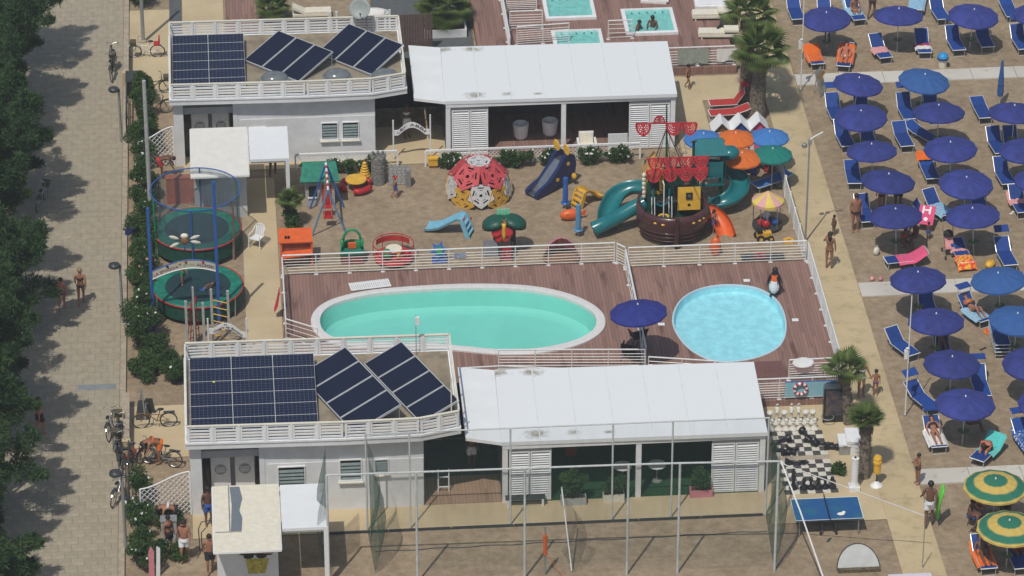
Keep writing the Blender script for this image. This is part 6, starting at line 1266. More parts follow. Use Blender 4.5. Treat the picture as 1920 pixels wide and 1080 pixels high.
for k in range(5):
    zz = .2+.2*k; MB().tube([((1.36+.2*zz)*math.cos(a)*1.0,(1.36+.22*zz)*math.sin(a)+.03,zz+.12*max(0,-math.sin(a))) for a in [PI*1.04+PI*.92*j/16 for j in range(17)]],.028,5).obj('wale', 'brown_plastic', hull, smooth=True)
for a in (-125,-112,-62,-50,-40): MB().ell((1.5*math.cos(R_(a)),1.58*math.sin(R_(a)),1.2),(.09,.06,.05),8,6).obj('porthole', 'yellow_plastic', hull)
MB().tube([(0,-1.45,.1),(0,-1.62,.8),(0,-1.68,1.6)],.09,7).obj('stem', 'brown_plastic', hull); MB().sheet([(q[0],q[1]) for q in hullring(1.28,1.36,0,0)], .42).obj('deck', 'dark_green_plastic', t); MB().lathe([(.0,.0),(.5,0),(.52,.12),(.4,.2),(0,.22)],14,(.25,-1.0,.45),sy=.5).obj('sand_tray', 'yellow_plastic', t)
for x, y in ((-.95,.35),(.95,.35),(-.95,1.6),(.95,1.6),(.0,.5),(0,1.6)): MB().bx(x-.08,y-.08,.2,x+.08,y+.08,2.6).obj('post', 'dark_green_plastic', t)
MB().bx(-1.0,.3,1.25,1.0,1.7,1.31).obj('platform', 'dark_metal', t); MB().bx(-.95,1.5,.45,.95,1.56,2.3).obj('rear_panel', 'dark_green_plastic', t); MB().bx(.1,.42,1.3,.92,.46,2.0).obj('net_panel', 'dark_metal', t)
MB().bx(-1.02,.4,.45,-.96,1.5,1.9).obj('side_panel', 'dark_green_plastic', t); MB().bx(.96,.4,.45,1.02,1.5,1.9).obj('side_panel', 'brown_plastic', t);
a = W(1250,385,.9); b = W(1250,197,.9); MB().tube([(a[0],.9,.4),(b[0],.9,b[2])],[.07,.03],8).obj('mast', 'dark_green_plastic', t); a = W(1301,265,1.0); MB().tube([(a[0],1.0,1.3),(a[0],1.0,a[2])],.06,8).obj('mast', 'dark_green_plastic', t)
def sail(px, py, dy, up=False, w=.335, tilt=-28):
    c = W(px,py,dy); m = MB()
    for r0, r1 in ((.0,.30),(.38,.50),(.58,.70),(.78,1.0)):
        A = [( w*r0*math.cos(a), w*r0*math.sin(a)) for a in [PI*k/12 for k in range(13)]]; B = [(w*r1*math.cos(a), w*r1*math.sin(a)) for a in [PI*k/12 for k in range(13)]]
        m.add([(x,0,-z) for x, z in A]+[(x,0,-z) for x, z in B]+[(x,.025,-z) for x, z in A]+[(x,.025,-z) for x, z in B],[(i,i+1,14+i,13+i) for i in range(12)]+[(26+i,27+i,40+i,39+i) for i in range(12)]+[(13+i,14+i,40+i,39+i) for i in range(12)])
    for s in (-1,1): m.slab([(s*w*.98,0,0),(s*w*.72,0,0),(s*w*.62,0,-w*.75),(s*w*.74,0,-w*.68)],.02,(0,1,0))
    m.slab([(-.06*w,0,-.25*w),(.06*w,0,-.25*w),(.06*w,0,-w),(-.06*w,0,-w)],.02,(0,1,0)); m.v = [(x*1.0,y,z*1.5) for x, y, z in m.v]
    o = m.obj('sail', 'red_plastic', t, c); o.rotation_euler = (PI if up else R_(tilt),0,0); return o
for row, px0, px1, xs, dy in ((232,1192,1306,(1206,1263,1293),.85),(298,1212,1328,(1229,1257,1286,1314),.45),(320,1212,1328,(1226,1257,1286,1313),.15)):
    a = W(px0,row,dy); b = W(px1,row-(2 if row < 290 else 5),dy); MB().tube([a,b],.03,6).obj('yard', 'red_plastic', t)
    for x in xs: sail(x, row-(x-px0)*(5/116 if row > 290 else .015)+1, dy-.04)
sail(1236, 232, .83, True, .26)
rn = MB(); c = W(1270,285,1.3)
for k in range(26):
    a0 = random.uniform(0,6.28); q0 = Vector((c[0]+random.uniform(-.45,.45),1.3+random.uniform(-.3,.3),c[2]+random.uniform(-.25,.2))); q1 = q0+Vector((random.uniform(-.3,.3),random.uniform(-.2,.2),random.uniform(-.15,.2))); rn.tube([q0,(q0+q1)/2+Vector((0,0,.06)),q1],.014,4)
stuff(rn.obj('rope_net', 'rope', t))
mt = W(1250,205,.9)
for x, y in ((-1.45,.2),(-1.3,-.8),(-.9,1.8),(1.45,.2),(1.3,-.8),(.95,1.8),(0,-1.6)): MB().tube([(mt[0],.9,mt[2]-.9),(x,y,1.4)],.014,4).obj('rigging', 'black', t)
for k in range(5): MB().tube([(-1.4+.1*k,.1+.12*k,1.5+.3*k),(-1.15+.12*k,-.75+.3*k,1.5+.3*k)],.012,4).obj('rigging', 'black', t)
# yellow cabin with pointed roof
c = W(1225,330,1.3); x0 = c[0]; MB().bx(x0-.42,1.0,1.3,x0+.42,1.06,2.25).obj('cabin_front', 'yellow_plastic', t); MB().bx(x0-.42,1.06,1.3,x0-.36,1.7,2.3).obj('cabin_side', 'yellow_plastic', t); MB().bx(x0+.36,1.06,1.3,x0+.42,1.7,2.3).obj('cabin_side', 'yellow_plastic', t); MB().bx(x0-.22,.985,1.5,x0+.22,.998,2.0).obj('cabin_window', 'black', t); MB().lathe([(.58,2.3),(.3,2.75),(0,3.2)],4,(x0,1.35,0),PI/4,PI/4+2*PI).obj('cabin_roof', mat('roof_ochre',(.55,.30,.10),.6,.1,4), t); MB().lathe([(.44,2.24),(.4,2.42),(.0,2.5)],12,(x0,1.0,0),PI,2*PI,sy=.3).obj('cabin_arch', 'yellow_plastic', t); c = W(1207,345,.4)
for k in range(6): MB().ell((c[0],.35,c[2]-.55+.2*k),(.09,.09,.11),8,6).obj('figurehead_bead', 'cream_cloth', t, smooth=True)
# yellow compass panel
c = W(1292,372,-.1); MB().box((c[0],-.1,c[2]),(.95,.06,1.02),rx=R_(-6)).obj('compass_panel', 'yellow_plastic', t); MB().box((c[0],-.15,c[2]+.14),(.28,.03,.3),rx=R_(-6)).obj('compass_window', 'black', t); MB().lathe([(0,0),(.08,0),(.08,.03),(0,.03)],12).xf(Matrix.Translation((c[0],-.14,c[2]+.14)) @ Matrix.Rotation(PI/2,4,'X')).obj('compass_rose', 'chrome', t); MB().lathe([(0,0),(.07,0),(.07,.05),(0,.05)],12).xf(Matrix.Translation((c[0],-.12,c[2]-.28)) @ Matrix.Rotation(PI/2,4,'X')).obj('knob', 'black', t)
for s in (-1,1): MB().bx(c[0]+s*.42-.05,-.05,.42,c[0]+s*.42+.05,.0,c[2]+.5).obj('panel_post', 'dark_green_plastic', t)
# steering wheel and pole, climbing bars
c = W(1244,408,-.7); MB().tube([(c[0],-.7,.45),(c[0],-.7,c[2]+1.55),(c[0]-.05,-.6,c[2]+1.7)],.025,6).obj('fire_pole', 'white_metal', t); MB().tube([(c[0]+.2*math.cos(2*PI*k/18),-.72+.2*math.sin(2*PI*k/18)*.9,c[2]+.06) for k in range(18)],.05,7,closed=True).obj('wheel', 'yellow_plastic', t); MB().lathe([(.16,-.25),(.22,-.12),(.2,.0),(0,.02)],14,(c[0],-.72,c[2])).obj('wheel_stand', 'teal_plastic', t)
for s in (-.42,-.3,.3,.42):
    MB().tube([(c[0]+s,.05,1.7),(c[0]+s,-.15,.9),(c[0]+s*.9,-.2,.6)],.02,5).obj('climbing_bar', 'white_metal', t)
MB().tube([(c[0]-.34,.2,2.0),(c[0]-.34,.2,1.35),(c[0],.2,1.18),(c[0]+.34,.2,1.35),(c[0]+.34,.2,2.0)],.05,6).obj('arch_rail', 'teal_plastic', t)
# slides
def trough(pts, r, m, name, half=True, n=10):
    P = catmull(pts, 5, False); v = []; f = []
    for i, q in enumerate(P):
        a = P[max(0,i-1)]; b = P[min(len(P)-1,i+1)]; d = (b-a).normalized(); u = d.cross(Vector((0,0,1))).normalized(); w = u.cross(d)
        rngk = range(n+1)
        for k in rngk:
            th = PI+PI*k/n if half else 2*PI*k/n; v.append(q+(u*math.cos(th)+w*math.sin(th))*r)
        for k in rngk:
            th = PI+PI*k/n if half else 2*PI*k/n; v.append(q+(u*math.cos(th)+w*math.sin(th))*(r+.05))
    m_ = 2*(n+1)
    for i in range(len(P)-1):
        for k in range(n):
            f.append((i*m_+k,i*m_+k+1,(i+1)*m_+k+1,(i+1)*m_+k)); f.append((i*m_+n+1+k,i*m_+n+2+k,(i+1)*m_+n+2+k,(i+1)*m_+n+1+k))
        for k in (0,n): f.append((i*m_+k,i*m_+n+1+k,(i+1)*m_+n+1+k,(i+1)*m_+k))
    b_ = MB(); b_.add(v,f); return b_.obj(name, m, t, smooth=True)
trough([(-1.1,.55,1.2),(-1.6,.45,1.0),(-2.3,.2,.72),(-2.9,-.1,.58),(-3.35,-.2,.42)], .26, 'teal_plastic', 'tube_slide', False, 14)
trough([(-1.0,1.5,1.5),(-1.6,1.75,1.4),(-2.2,1.55,1.15),(-2.6,.9,.75),(-2.7,.2,.45)], .38, 'teal_plastic', 'curved_slide')
q = W(1352,338,2.0); cx, cy = q[0], 2.3
trough([(cx+.85*math.cos(a), cy+.85*math.sin(a), 1.75-1.45*k/9) for k, a in [(k, R_(150-37*k)) for k in range(10)]], .38, 'teal_plastic', 'spiral_slide')
trough([(1.15,.4,1.0),(1.65,.35,.85),(2.05,-.1,.55),(2.2,-.75,.2)], .36, 'orange_plastic', 'orange_slide')
MB().tube([(cx,cy,0),(cx,cy,1.6)],.06,8).obj('spiral_post', 'dark_green_plastic', t)
# teal tower with roof
c = W(1335,320,2.4); x0 = c[0]-.1
for x in (x0-.6,x0+.6):
    for y in (2.2,3.2): MB().bx(x-.05,y-.05,0,x+.05,y+.05,2.6).obj('tower_post', 'dark_green_plastic', t)
MB().bx(x0-.62,2.15,1.45,x0+.62,2.2,2.1).obj('tower_panel', 'teal_plastic', t); MB().bx(x0-.62,2.15,1.35,x0+.62,3.25,1.42).obj('tower_floor', 'teal_plastic', t); MB().slab([(x0-.75,2.0,2.45),(x0+.75,2.0,2.45),(x0+.55,2.6,2.95),(x0-.55,2.6,2.95)],.06,(0,-.5,1)).obj('tower_roof', 'teal_plastic', t); MB().slab([(x0-.55,2.62,2.95),(x0+.55,2.62,2.95),(x0+.75,3.3,2.45),(x0-.75,3.3,2.45)],.06,(0,.5,1)).obj('tower_roof', 'teal_plastic', t); MB().ell((x0+.85,2.5,2.35),(.42,.4,.3),14,9).obj('tower_dome', 'teal_plastic', t, smooth=True)
for k in range(5): MB().tube([(x0-.5+.25*k,2.14,1.05),(x0-.5+.25*k,2.14,1.4)],.035,6).obj('baluster', 'teal_plastic', t)
MB().bx(x0-.62,2.12,.98,x0+.62,2.18,1.06).obj('lower_rail', 'teal_plastic', t)
# white peaked tents in the play corner
for k, lab in enumerate(('white peaked beach cabin roof, left of three','white peaked beach cabin roof, middle of three','white peaked beach cabin roof, right of three beside the palm')):
    p = G(1352+35*k, 284-2*k); t = thing('beach_cabin', lab, 'cabin', (p.x,p.y,0), 0, 'peaked cabins in the play corner'); MB().bx(-.36,.0,0,.36,.75,.95).obj('walls', 'white_wall', t); MB().bx(-.2,-.02,.02,.2,-.0,.85).obj('door', ('wood','blue_plastic','pink_towel')[k], t)
    for s in (-1,1): MB().slab([(0,-.12,1.42),(s*.42,-.12,.95),(s*.42,.82,.95),(0,.82,1.42)],.03,(s*.7,0,.8)).obj('roof', 'white_paint', t)
    MB().add([(-.36,0,.95),(.36,0,.95),(0,0,1.38)],[(0,1,2)]).obj('gable', ('wood','blue_plastic','pink_towel')[k], t)
t = T('toy_fairground', 'dark toys and a pale blue seat heaped under the teal umbrella', 'toys', 1400, 320)
for k, (x, y, z, m) in enumerate(((0,0,.25,'blue_plastic'),(.35,.2,.3,'sky_canopy'),(.3,-.3,.2,'navy_plastic'),(-.3,.2,.25,'pink_towel'),(.8,.3,.3,'white_paint'),(.9,-.1,.25,'red_plastic'))): MB().box((x,y,z),(.32,.28,.4),rz=k*.6).obj('toy', m, t)
# fence with lattice before the far pavilion
def low_fence(label, x0, x1, y, h=.8):
    t = thing('lattice_fence', label, 'fence', (x0,y,0)); L = x1-x0; m = MB()
    for sg in (1,-1):
        c_ = -1.0
        while c_ < L+1:
            z0_, z1_ = .05, h-.08; xa, xb = c_, c_+sg*(z1_-z0_)
            if 0 <= xa <= L and 0 <= xb <= L: m.bar((xa,.01*sg,z0_),(xb,.01*sg,z1_),.03,.01)
            c_ += .17
    stuff(m.obj('lattice_slats', 'white_paint', t)); MB().bx(0,-.04,h-.08,L,.04,h).obj('top_rail', 'white_paint', t)
    for k in range(int(L/1.9)+1): x = min(L,k*L/int(L/1.9)); MB().bx(x-.035,-.035,0,x+.035,.035,h-.082).obj('post', 'white_paint', t)
low_fence('low white lattice fence left of the arched gate before the far building', -8.5, -4.1, 10.85); low_fence('low white lattice fence between the playground and the far pavilion', -2.9, 6.4, 10.75)
t = thing('slanted_screen', 'white slatted screen along the beach path beside the play area', 'screen', (12.2,9.6,0)); L = 9.6-1.2
for k in range(10): MB().bx(-.02,-L,.08+.09*k,.02,0,.15+.09*k).obj('slat', 'white_metal', t)
for k in range(7): MB().bx(-.05,-L*k/6-.03,0,.05,-L*k/6+.03,1.05).obj('post', 'white_metal', t)
# ============================================================ COURT, CHESS, TABLE
def post_row(name, label, pts, h, top=True, r=.045):
    t = thing(name, label, 'net frame', (pts[0][0],pts[0][1],0)); O = Vector((pts[0][0],pts[0][1],0))
    for q in pts: q = Vector((q[0],q[1],0))-O; MB().tube([q,q+Vector((0,0,h))],r,8).obj('post', 'post_grey', t)
    if top: MB().tube([Vector((q[0],q[1],h))-O for q in pts],r*.85,8).obj('top_bar', 'post_grey', t)
    return t
BK = [(-6.75,-17.55),(-5.15,-17.55),(-1.44,-17.57),(2.34,-17.57),(4.55,-17.57),(8.1,-17.6)]; FR = [(-8.3,-21.0),(-5.1,-21.05),(-1.2,-21.1),(2.53,-21.15),(4.38,-21.2),(7.92,-21.35)]
fb = post_row('net_support', 'white net frame along the back of the sand court before the near pavilion', BK, 4.25, True, .035); ff = post_row('net_support', 'white net frame along the near side of the sand court', FR, 4.75, True, .045)
def netpanel(label, A, B, z0, z1, m, sag=.06, n=14, cat='net'):
    A = Vector((*A,0)); B = Vector((*B,0)); t = MB(); v = []; d = (B-A); nr = Vector((-d.y,d.x,0)).normalized(); O = A.copy()
    for j in range(7):
        for i in range(n+1):
            u = i/n; w = j/6; v.append(A+d*u+nr*(sag*math.sin(u*9+w*2)*math.sin(PI*w)+sag*2*math.sin(PI*w)*.5)+Vector((0,0,z0+(z1-z0)*w))-O)
    t.add(v,[(j*(n+1)+i,j*(n+1)+i+1,(j+1)*(n+1)+i+1,(j+1)*(n+1)+i) for j in range(6) for i in range(n)])
    return tag(t.obj('sports_net', m, None, O), label, cat)
netpanel('thin green netting along the back of the sand court', BK[0], BK[-1], .1, 4.2, 'net_green', .04, 40); netpanel('thin green netting along the near side of the sand court', FR[1], FR[-1], .6, 4.7, 'net_green', .04, 40)
netpanel('gathered dark green net hanging at the right end of the court', (8.1,-17.6), (7.92,-21.3), .0, 4.4, 'net_green_dense', .25); netpanel('gathered dark green net hanging beside the near kiosk', (-8.3,-21.0), (-8.25,-18.6), .0, 4.6, 'net_green_dense', .2); netpanel('gathered green net on the left part of the court by the wall windows', (-6.75,-17.6), (-6.6,-20.4), .0, 4.1, 'net_green_dense', .25)
t = thing('slack_cable', 'white cable sloping down from the corner of the court frame', 'cable', (8.0,-21.3,0)); MB().tube([(0,0,4.75),(.55,-1.5,3.5),(1.4,-3.6,1.2),(1.9,-5,0)],.03,6).obj('cable', 'white_metal', t); MB().lathe([(.06,0),(.06,.1),(0,.1)],8,(1.9,-5,0)).obj('anchor', 'grey_metal', t)
t = thing('slack_cable', 'thin white line from the court corner across the table to the path', 'cable', (7.92,-21.35,4.7)); q = G(1733,967,1.9); MB().tube([(0,0,0),Vector(q)-Vector((7.92,-21.35,4.7))],.02,5).obj('cable', 'white_metal', t); MB().ell((0,0,0),.05,8,6).obj('clamp', 'grey_metal', t)
# beach volley net post, yellow pad, sagging black net
p = G(1022,1078); t = thing('padded_post', 'post with an orange pad in the middle of the sand court', 'post', (p.x,p.y,0)); MB().tube([(0,0,0),(0,0,2.1)],.035,7).obj('post', 'grey_metal', t); MB().tube([(0,0,.9),(0,0,1.75)],[.07,.085],9).obj('pad', 'orange_plastic', t); MB().tube([(.05,0,1.0),(.6,-.1,0)],.012,4).obj('guy_rope', 'orange_towel', t)
p = G(1072,1075); netpanel('black net bag hung on a white stick in the sand court', (p.x-.25,p.y+1.5), (p.x+.12,p.y), .0, 2.6, 'net_black', .3); t = thing('net_stick', 'thin white stick leaning by the black net on the court', 'stick', (p.x,p.y,0)); MB().tube([(0,0,.1),(-.25,1.5,2.75)],.025,6).obj('stick', 'white_metal', t); MB().ell((-.25,1.5,2.77),.04,8,5).obj('cap', 'grey_metal', t)
t = thing('court_line', 'dark rope line lying across the sand court', 'rope', (0,0,0)); MB().tube([(-6.5+k*.5,-18.95+.04*math.sin(k*1.7)+.008*k,.012) for k in range(30)],.022,5).obj('rope', 'dark_metal', t); MB().box((-6.5,-18.95,.02),(.08,.08,.04)).obj('peg', 'wood', t)
t = thing('sand_board', 'dark edging board between the court sand and the pale path', 'edging', (0,0,0)); 
for k in range(7): MB().bx(-8.3+k*2.33,-17.68,0,-8.3+k*2.33+2.3,-17.62,.10).obj('board', 'dark_metal', t)
# ping pong table
p = G(1545,952,.76); t = thing('table_tennis_table', 'blue table tennis table beside the chess board', 'table', (10.24,-18.52,0))
for s in (-1,1):
    o = MB().bx(0,-.74,.73,1.27,.74,.76).xf(Matrix.Scale(s,4,(1,0,0))).obj('table_half', 'table_blue', t); e = MB(); e.bx(.005,-.742,.7605,1.27,-.715,.7625); e.bx(.005,.715,.7605,1.27,.742,.7625); e.bx(1.25,-.714,.7605,1.272,.714,.7625); e.xf(Matrix.Scale(s,4,(1,0,0))).obj('white_line', 'white_paint', o)
    MB().tube([(s*.25,-.6,.73),(s*.25,-.6,.08),(s*.25,.6,.08),(s*.25,.6,.73)],.02,6).obj('undercarriage', 'dark_metal', t); MB().tube([(s*1.1,-.65,.02),(s*1.1,-.65,.72)],.02,6).obj('leg', 'grey_metal', t); MB().tube([(s*1.1,.65,.02),(s*1.1,.65,.72)],.02,6).obj('leg', 'grey_metal', t)
MB().bx(-.01,-.85,.765,.01,.85,.90).obj('net', 'black', t)
for k, (x, y) in enumerate(((-.3,-.6),(.3,-.6),(-.3,.6),(.3,.6))): MB().lathe([(0,-.02),(.07,-.02),(.07,.02),(0,.02)],10).xf(Matrix.Translation((x,y,.07)) @ Matrix.Rotation(PI/2,4,'Y')).obj('castor', 'rubber', t)
tag(MB().ell((0,0,.05),(.16,.09,.05),8,5).ell((.1,.02,.1),(.08,.06,.05),8,5).obj('crumpled_wrapper', 'petal_white', None, (*G(1577,965,.78).xy,.765)), 'crumpled white wrapper on the blue table', 'wrapper')
# chess board of tiles and large pieces
cb = thing('chess_board', 'giant black and white chess floor of tiles', 'chess board', (9.0,-16.35,.03)); tl = MB().bx(.004,.004,0,.302,.546,.02).mesh('tile'); tw, td = .306, .55; dk = tl.copy(); tl.materials.append(MATS['tile_light']); dk.materials.append(MATS['tile_dark'])
tw, td = .292, .42
tl = MB().bx(.004,.004,0,tw-.004,.2,.02); tl = MB().bx(.004,.004,0,tw-.004,.288,.022).mesh('tile'); dk = tl.copy(); tl.materials.append(MATS['tile_light']); dk.materials.append(MATS['tile_dark'])
rows = [0.0+.292*k for k in range(8)]+[2.66+.292*k for k in range(6)]
for j, y in enumerate(rows):
    for i in range(7): put('tile', dk if (i+j+(0 if j < 8 else 1)) % 2 == 0 else tl, None, cb, (i*tw,y,0))
MB().bx(0,2.345,0,7*tw,2.65,.015).obj('strip', 'kerb', cb)
def chess_piece(kind, label, px, py, m, lying=None, z=.05):
    p = G(px,py,z); t = thing('chess_piece', label, 'chess piece', (p.x,p.y,z), 0, 'giant chess pieces')
    prof = dict(pawn=[(0,0),(.13,0),(.14,.05),(.11,.09),(.06,.16),(.05,.30),(.09,.34),(.05,.36)], king=[(0,0),(.15,0),(.16,.06),(.12,.11),(.07,.2),(.055,.5),(.1,.55),(.06,.58),(.09,.75),(.0,.78)], rook=[(0,0),(.15,0),(.16,.06),(.12,.11),(.08,.18),(.075,.42),(.12,.45),(.12,.56),(.08,.56),(.08,.5),(0,.5)])[kind]
    b_ = MB().lathe(prof,14); hd = MB()
    if kind == 'pawn': hd.ell((0,0,.42),.075,10,7)
    elif kind == 'king': hd.bx(-.02,-.02,.77,.02,.02,.92); hd.bx(-.06,-.02,.83,.06,.02,.87)
    else: hd.lathe([(0,.5),(.075,.5),(.06,.56),(0,.6)],10)
    bs = MB().lathe([(.155,.0),(.17,.02),(.165,.05),(.14,.055)],14)
    for k, mm, nm in ((b_,m,'body'),(hd,m,'head'),(bs,m,'base')):
        if lying is not None: k.xf(Matrix.Rotation(R_(lying),4,'Z') @ Matrix.Translation((0,0,.14)) @ Matrix.Rotation(PI/2,4,'X'))
        k.obj(nm, mm, t, smooth=(nm != 'base'))
WH = ['first','second','third','fourth','fifth','sixth','seventh']
for k in range(7): chess_piece('pawn', 'white chess pawn, %s from the left in the back rows' % WH[k], 1447+13.4*k, 806-.3*k, 'chess_white')
for k in range(7): chess_piece(('rook','king','rook','king','king','rook','rook')[k], 'tall white chess piece, %s from the left in the back rows' % WH[k], 1443+13.4*k, 795-.3*k, 'chess_white')
chess_piece('king','tall black chess king standing left of the black pawns',1487,916,'chess_black')
for k in range(5): chess_piece('pawn','black chess pawn, %s of the standing row by the table' % WH[k],1507+13.3*k,916-.6*k,'chess_black')
for k, (px, py, a, kd, lab) in enumerate(((1480,826,-60,'king','fallen black chess piece on the left of the back squares'),(1503,812,20,'king','fallen black chess piece leaning on the white pawns'),(1512,828,40,'rook','fallen black chess piece in the middle of the heap'),(1526,834,70,'king','fallen black chess piece at the right of the heap'),(1545,842,80,'rook','fallen black chess piece at the right edge of the board'),(1475,848,95,'pawn','fallen black chess pawn on the grey strip'),(1464,852,80,'rook','fallen black chess piece at the left edge of the strip'),(1472,872,85,'king','fallen black chess piece just below the grey strip'),(1450,846,60,'pawn','fallen black pawn half hidden by the net'))): chess_piece(kd, lab, px, py, 'chess_black', a)
t = thing('tether_ring', 'thin metal ring on a stand behind the chess board', 'ring', (*G(1551,796).xy,0)); MB().tube([(.24*math.cos(2*PI*k/20),.24*math.sin(2*PI*k/20),.35) for k in range(20)],.018,5,closed=True).obj('ring', 'grey_metal', t); MB().tube([(0,.24,0),(0,.24,.35)],.02,5).obj('leg', 'grey_metal', t)
# photo booth pillar, chests, column, mascot lamp
p = G(1562,790); t = thing('photo_pillar', 'dark glossy pillar with a rounded top beside the palms', 'pillar', (p.x,p.y,.0)); MB().prism([(-.42,-.12),(.42,-.12),(.42,.12),(-.42,.12)],0,1.55).obj('body', 'glass_dark', t); MB().lathe([(0,0),(.42,0),(.42,.24),(0,.24)],16,(0,0,0),0,PI).xf(Matrix.Translation((0,.12,1.55)) @ Matrix.Rotation(PI/2,4,'X') @ Matrix.Scale(.5,4,(0,1,0))).obj('rounded_top', mat('blue_grey',(.09,.13,.17),.3,.1,3), t); MB().bx(-.34,-.14,.35,.34,-.122,1.45).obj('picture', mat('dark_picture',(.03,.05,.07),.2,0,3,col2=(.16,.10,.09)), t)
for px, py, w, d, h, lab in ((1582,845,.42,.75,.42,'narrow white freezer chest by the chess board'),(1603,842,.72,.95,.55,'white freezer chest below the leaning palm')):
    t = T('freezer_chest', lab, 'chest', px, py, R_(-3)); MB().bx(-w/2,-d/2,0,w/2,d/2,h).obj('body', 'grey_metal' if w < .5 else 'white_paint', t); MB().bx(-w/2-.03,-d/2-.03,h,w/2+.03,d/2+.03,h+.1).obj('lid', 'white_paint', t); MB().bx(-.08,-d/2-.06,h+.02,.08,-d/2-.031,h+.06).obj('handle', 'grey_metal', t)
t = T('white_column', 'short white fluted column standing by the palm trunk', 'column', 1601, 918); MB().bx(-.2,-.2,0,.2,.2,.2).obj('plinth', 'white_paint', t); MB().lathe([(.19,.2),(.15,.3),(.13,.4),(.125,1.35),(.15,1.4),(.0,1.42)],16).obj('shaft', 'white_paint', t)
for k in range(8): MB().lathe([(.128,.5+.11*k),(.14,.53+.11*k),(.128,.56+.11*k)],14).obj('shaft_ring', 'white_wall', t)
MB().lathe([(0,0),(.05,0),(.04,.05),(0,.06)],8,(0,0,1.42)).obj('finial', 'dark_metal', t)
t = T('gumball_stand', 'yellow topped dispenser on a white cone base', 'dispenser', 1643, 912); MB().lathe([(.24,0),(.23,.06),(.1,.18),(.05,.25)],16).obj('cone_base', 'white_paint', t); MB().tube([(0,0,.2),(0,0,.62)],.03,6).obj('stem', 'dark_metal', t); MB().lathe([(0,.62),(.13,.62),(.14,.7),(.14,1.0),(0,1.0)],14).obj('globe', 'yellow_plastic', t); MB().lathe([(.0,1.0),(.17,1.02),(.18,1.12),(.15,1.2),(.17,1.25),(.13,1.34),(0,1.36)],14).obj('head', 'orange_canopy' and 'yellow_plastic', t)
# half moon mirror and white shelf at the bottom
p = G(1610,1068); t = thing('round_board', 'white half round board with a dark rim at the bottom edge', 'board', (p.x,p.y,0)); A = [PI*k/20 for k in range(21)]
MB().slab([(.78*math.cos(a),0,.0+.95*math.sin(a)) for a in A],.03,(0,1,0)).xf(Matrix.Rotation(R_(-40),4,'X')).obj('panel', mat('dull_board',(.46,.47,.46),.6,.06,3), t); MB().tube([(.79*math.cos(a),0,.96*math.sin(a)) for a in A],.022,5).xf(Matrix.Rotation(R_(-40),4,'X')).obj('rim', 'black', t); MB().bx(-.78,-.2,.0,.78,-.02,.12).obj('sill', mat('pebble',(.20,.15,.08),.9,0,20,col2=(.04,.035,.03),lo=.45,hi=.55), t)
p = G(1708,1085,.9); t = thing('pale_box', 'pale lilac box top at the bottom edge by the path', 'box', (p.x,p.y,0)); MB().bx(-.75,-.6,0,.75,.3,.85).obj('body', mat('lilac',(.55,.53,.62),.7,.05,3), t); MB().bx(-.78,-.62,.85,.78,.33,.9).obj('lid', mat('lilac2',(.62,.60,.68),.7,.05,3), t)
tag(MB().ell((0,0,.02),(.1,.05,.02),8,5).ell((.14,.05,.02),(.1,.05,.02),8,5).obj('flip_flops', 'dark_green_plastic', None, (*G(1553,1015).xy,0), .7), 'dark flip flops on the sand in front of the blue table', 'sandals')
# planters before the near pavilion
LEAFQ = []
def planter(label, px, py, m, w=.85):
    t = T('flower_box', label, 'planter', px, py); MB().bx(-w/2,-.16,0,w/2,.16,.06).obj('base', m, t); MB().bx(-w/2,-.16,.06,w/2,-.13,.34).obj('side', m, t); MB().bx(-w/2,.13,.06,w/2,.16,.34).obj('side', m, t); MB().bx(-w/2,-.128,.06,-w/2+.03,.128,.38).obj('end', m, t); MB().bx(w/2-.03,-.128,.06,w/2,.128,.38).obj('end', m, t); MB().bx(-w/2+.03,-.128,.06,w/2-.03,.128,.28).obj('soil', 'soil', t); return t
PL = [(planter('grey flower box with a tall green bush, left one before the near pavilion',1075,945,'grey_plastic',.95),1.5),(planter('grey flower box with a low bush beside the middle column',1150,938,'off_white',.8),.9),(planter('terracotta flower box with a bush before the right shutters',1314,930,'pink_plastic',.85),1.1)]
t = T('wooden_bench', 'low bench in front of the left shutters of the near pavilion', 'bench', 985, 948); MB().bx(-.75,-.15,.36,.75,.15,.4).obj('seat', 'dark_metal', t)
for x in (-.65,.65): MB().bx(x-.04,-.14,0,x+.04,.14,.36).obj('leg', 'white_metal', t)
t = T('plant_stand', 'white ladder shaped stand inside the near passage', 'stand', 832, 922, 0, .06)
for x in (-.2,.2): MB().tube([(x,0,0),(x,.1,.95)],.025,6).obj('leg', 'white_paint', t)
MB().tube([(-.2,.03,.2),(.2,.03,.2)],.025,6).obj('rung', 'white_paint', t); MB().tube([(-.2,.09,.6),(.2,.09,.6)],.025,6).obj('rung', 'white_paint', t)
for x, w in ((3.0,.9),(4.3,.7)):
    t = thing('cafe_table', 'small white cafe table inside the near pavilion, %s' % ('left' if x < 4 else 'right'), 'table', (x,-15.0,.04)); MB().lathe([(0,.7),(.35,.7),(.35,.73),(0,.73)],16).obj('top', 'white_paint', t); MB().tube([(0,0,0),(0,0,.7)],.03,6).obj('stem', 'grey_metal', t); MB().lathe([(.2,0),(.2,.03),(0,.04)],12).obj('foot', 'grey_metal', t)
p = (1.2,-13.2,.04); t = thing('red_banner', 'red banner standing in the dark near pavilion', 'banner', p); MB().bx(-.22,-.01,.1,.22,.01,1.9).obj('cloth', 'red_fabric', t); MB().tube([(0,.02,0),(0,.02,1.95)],.015,5).obj('pole', 'grey_metal', t)
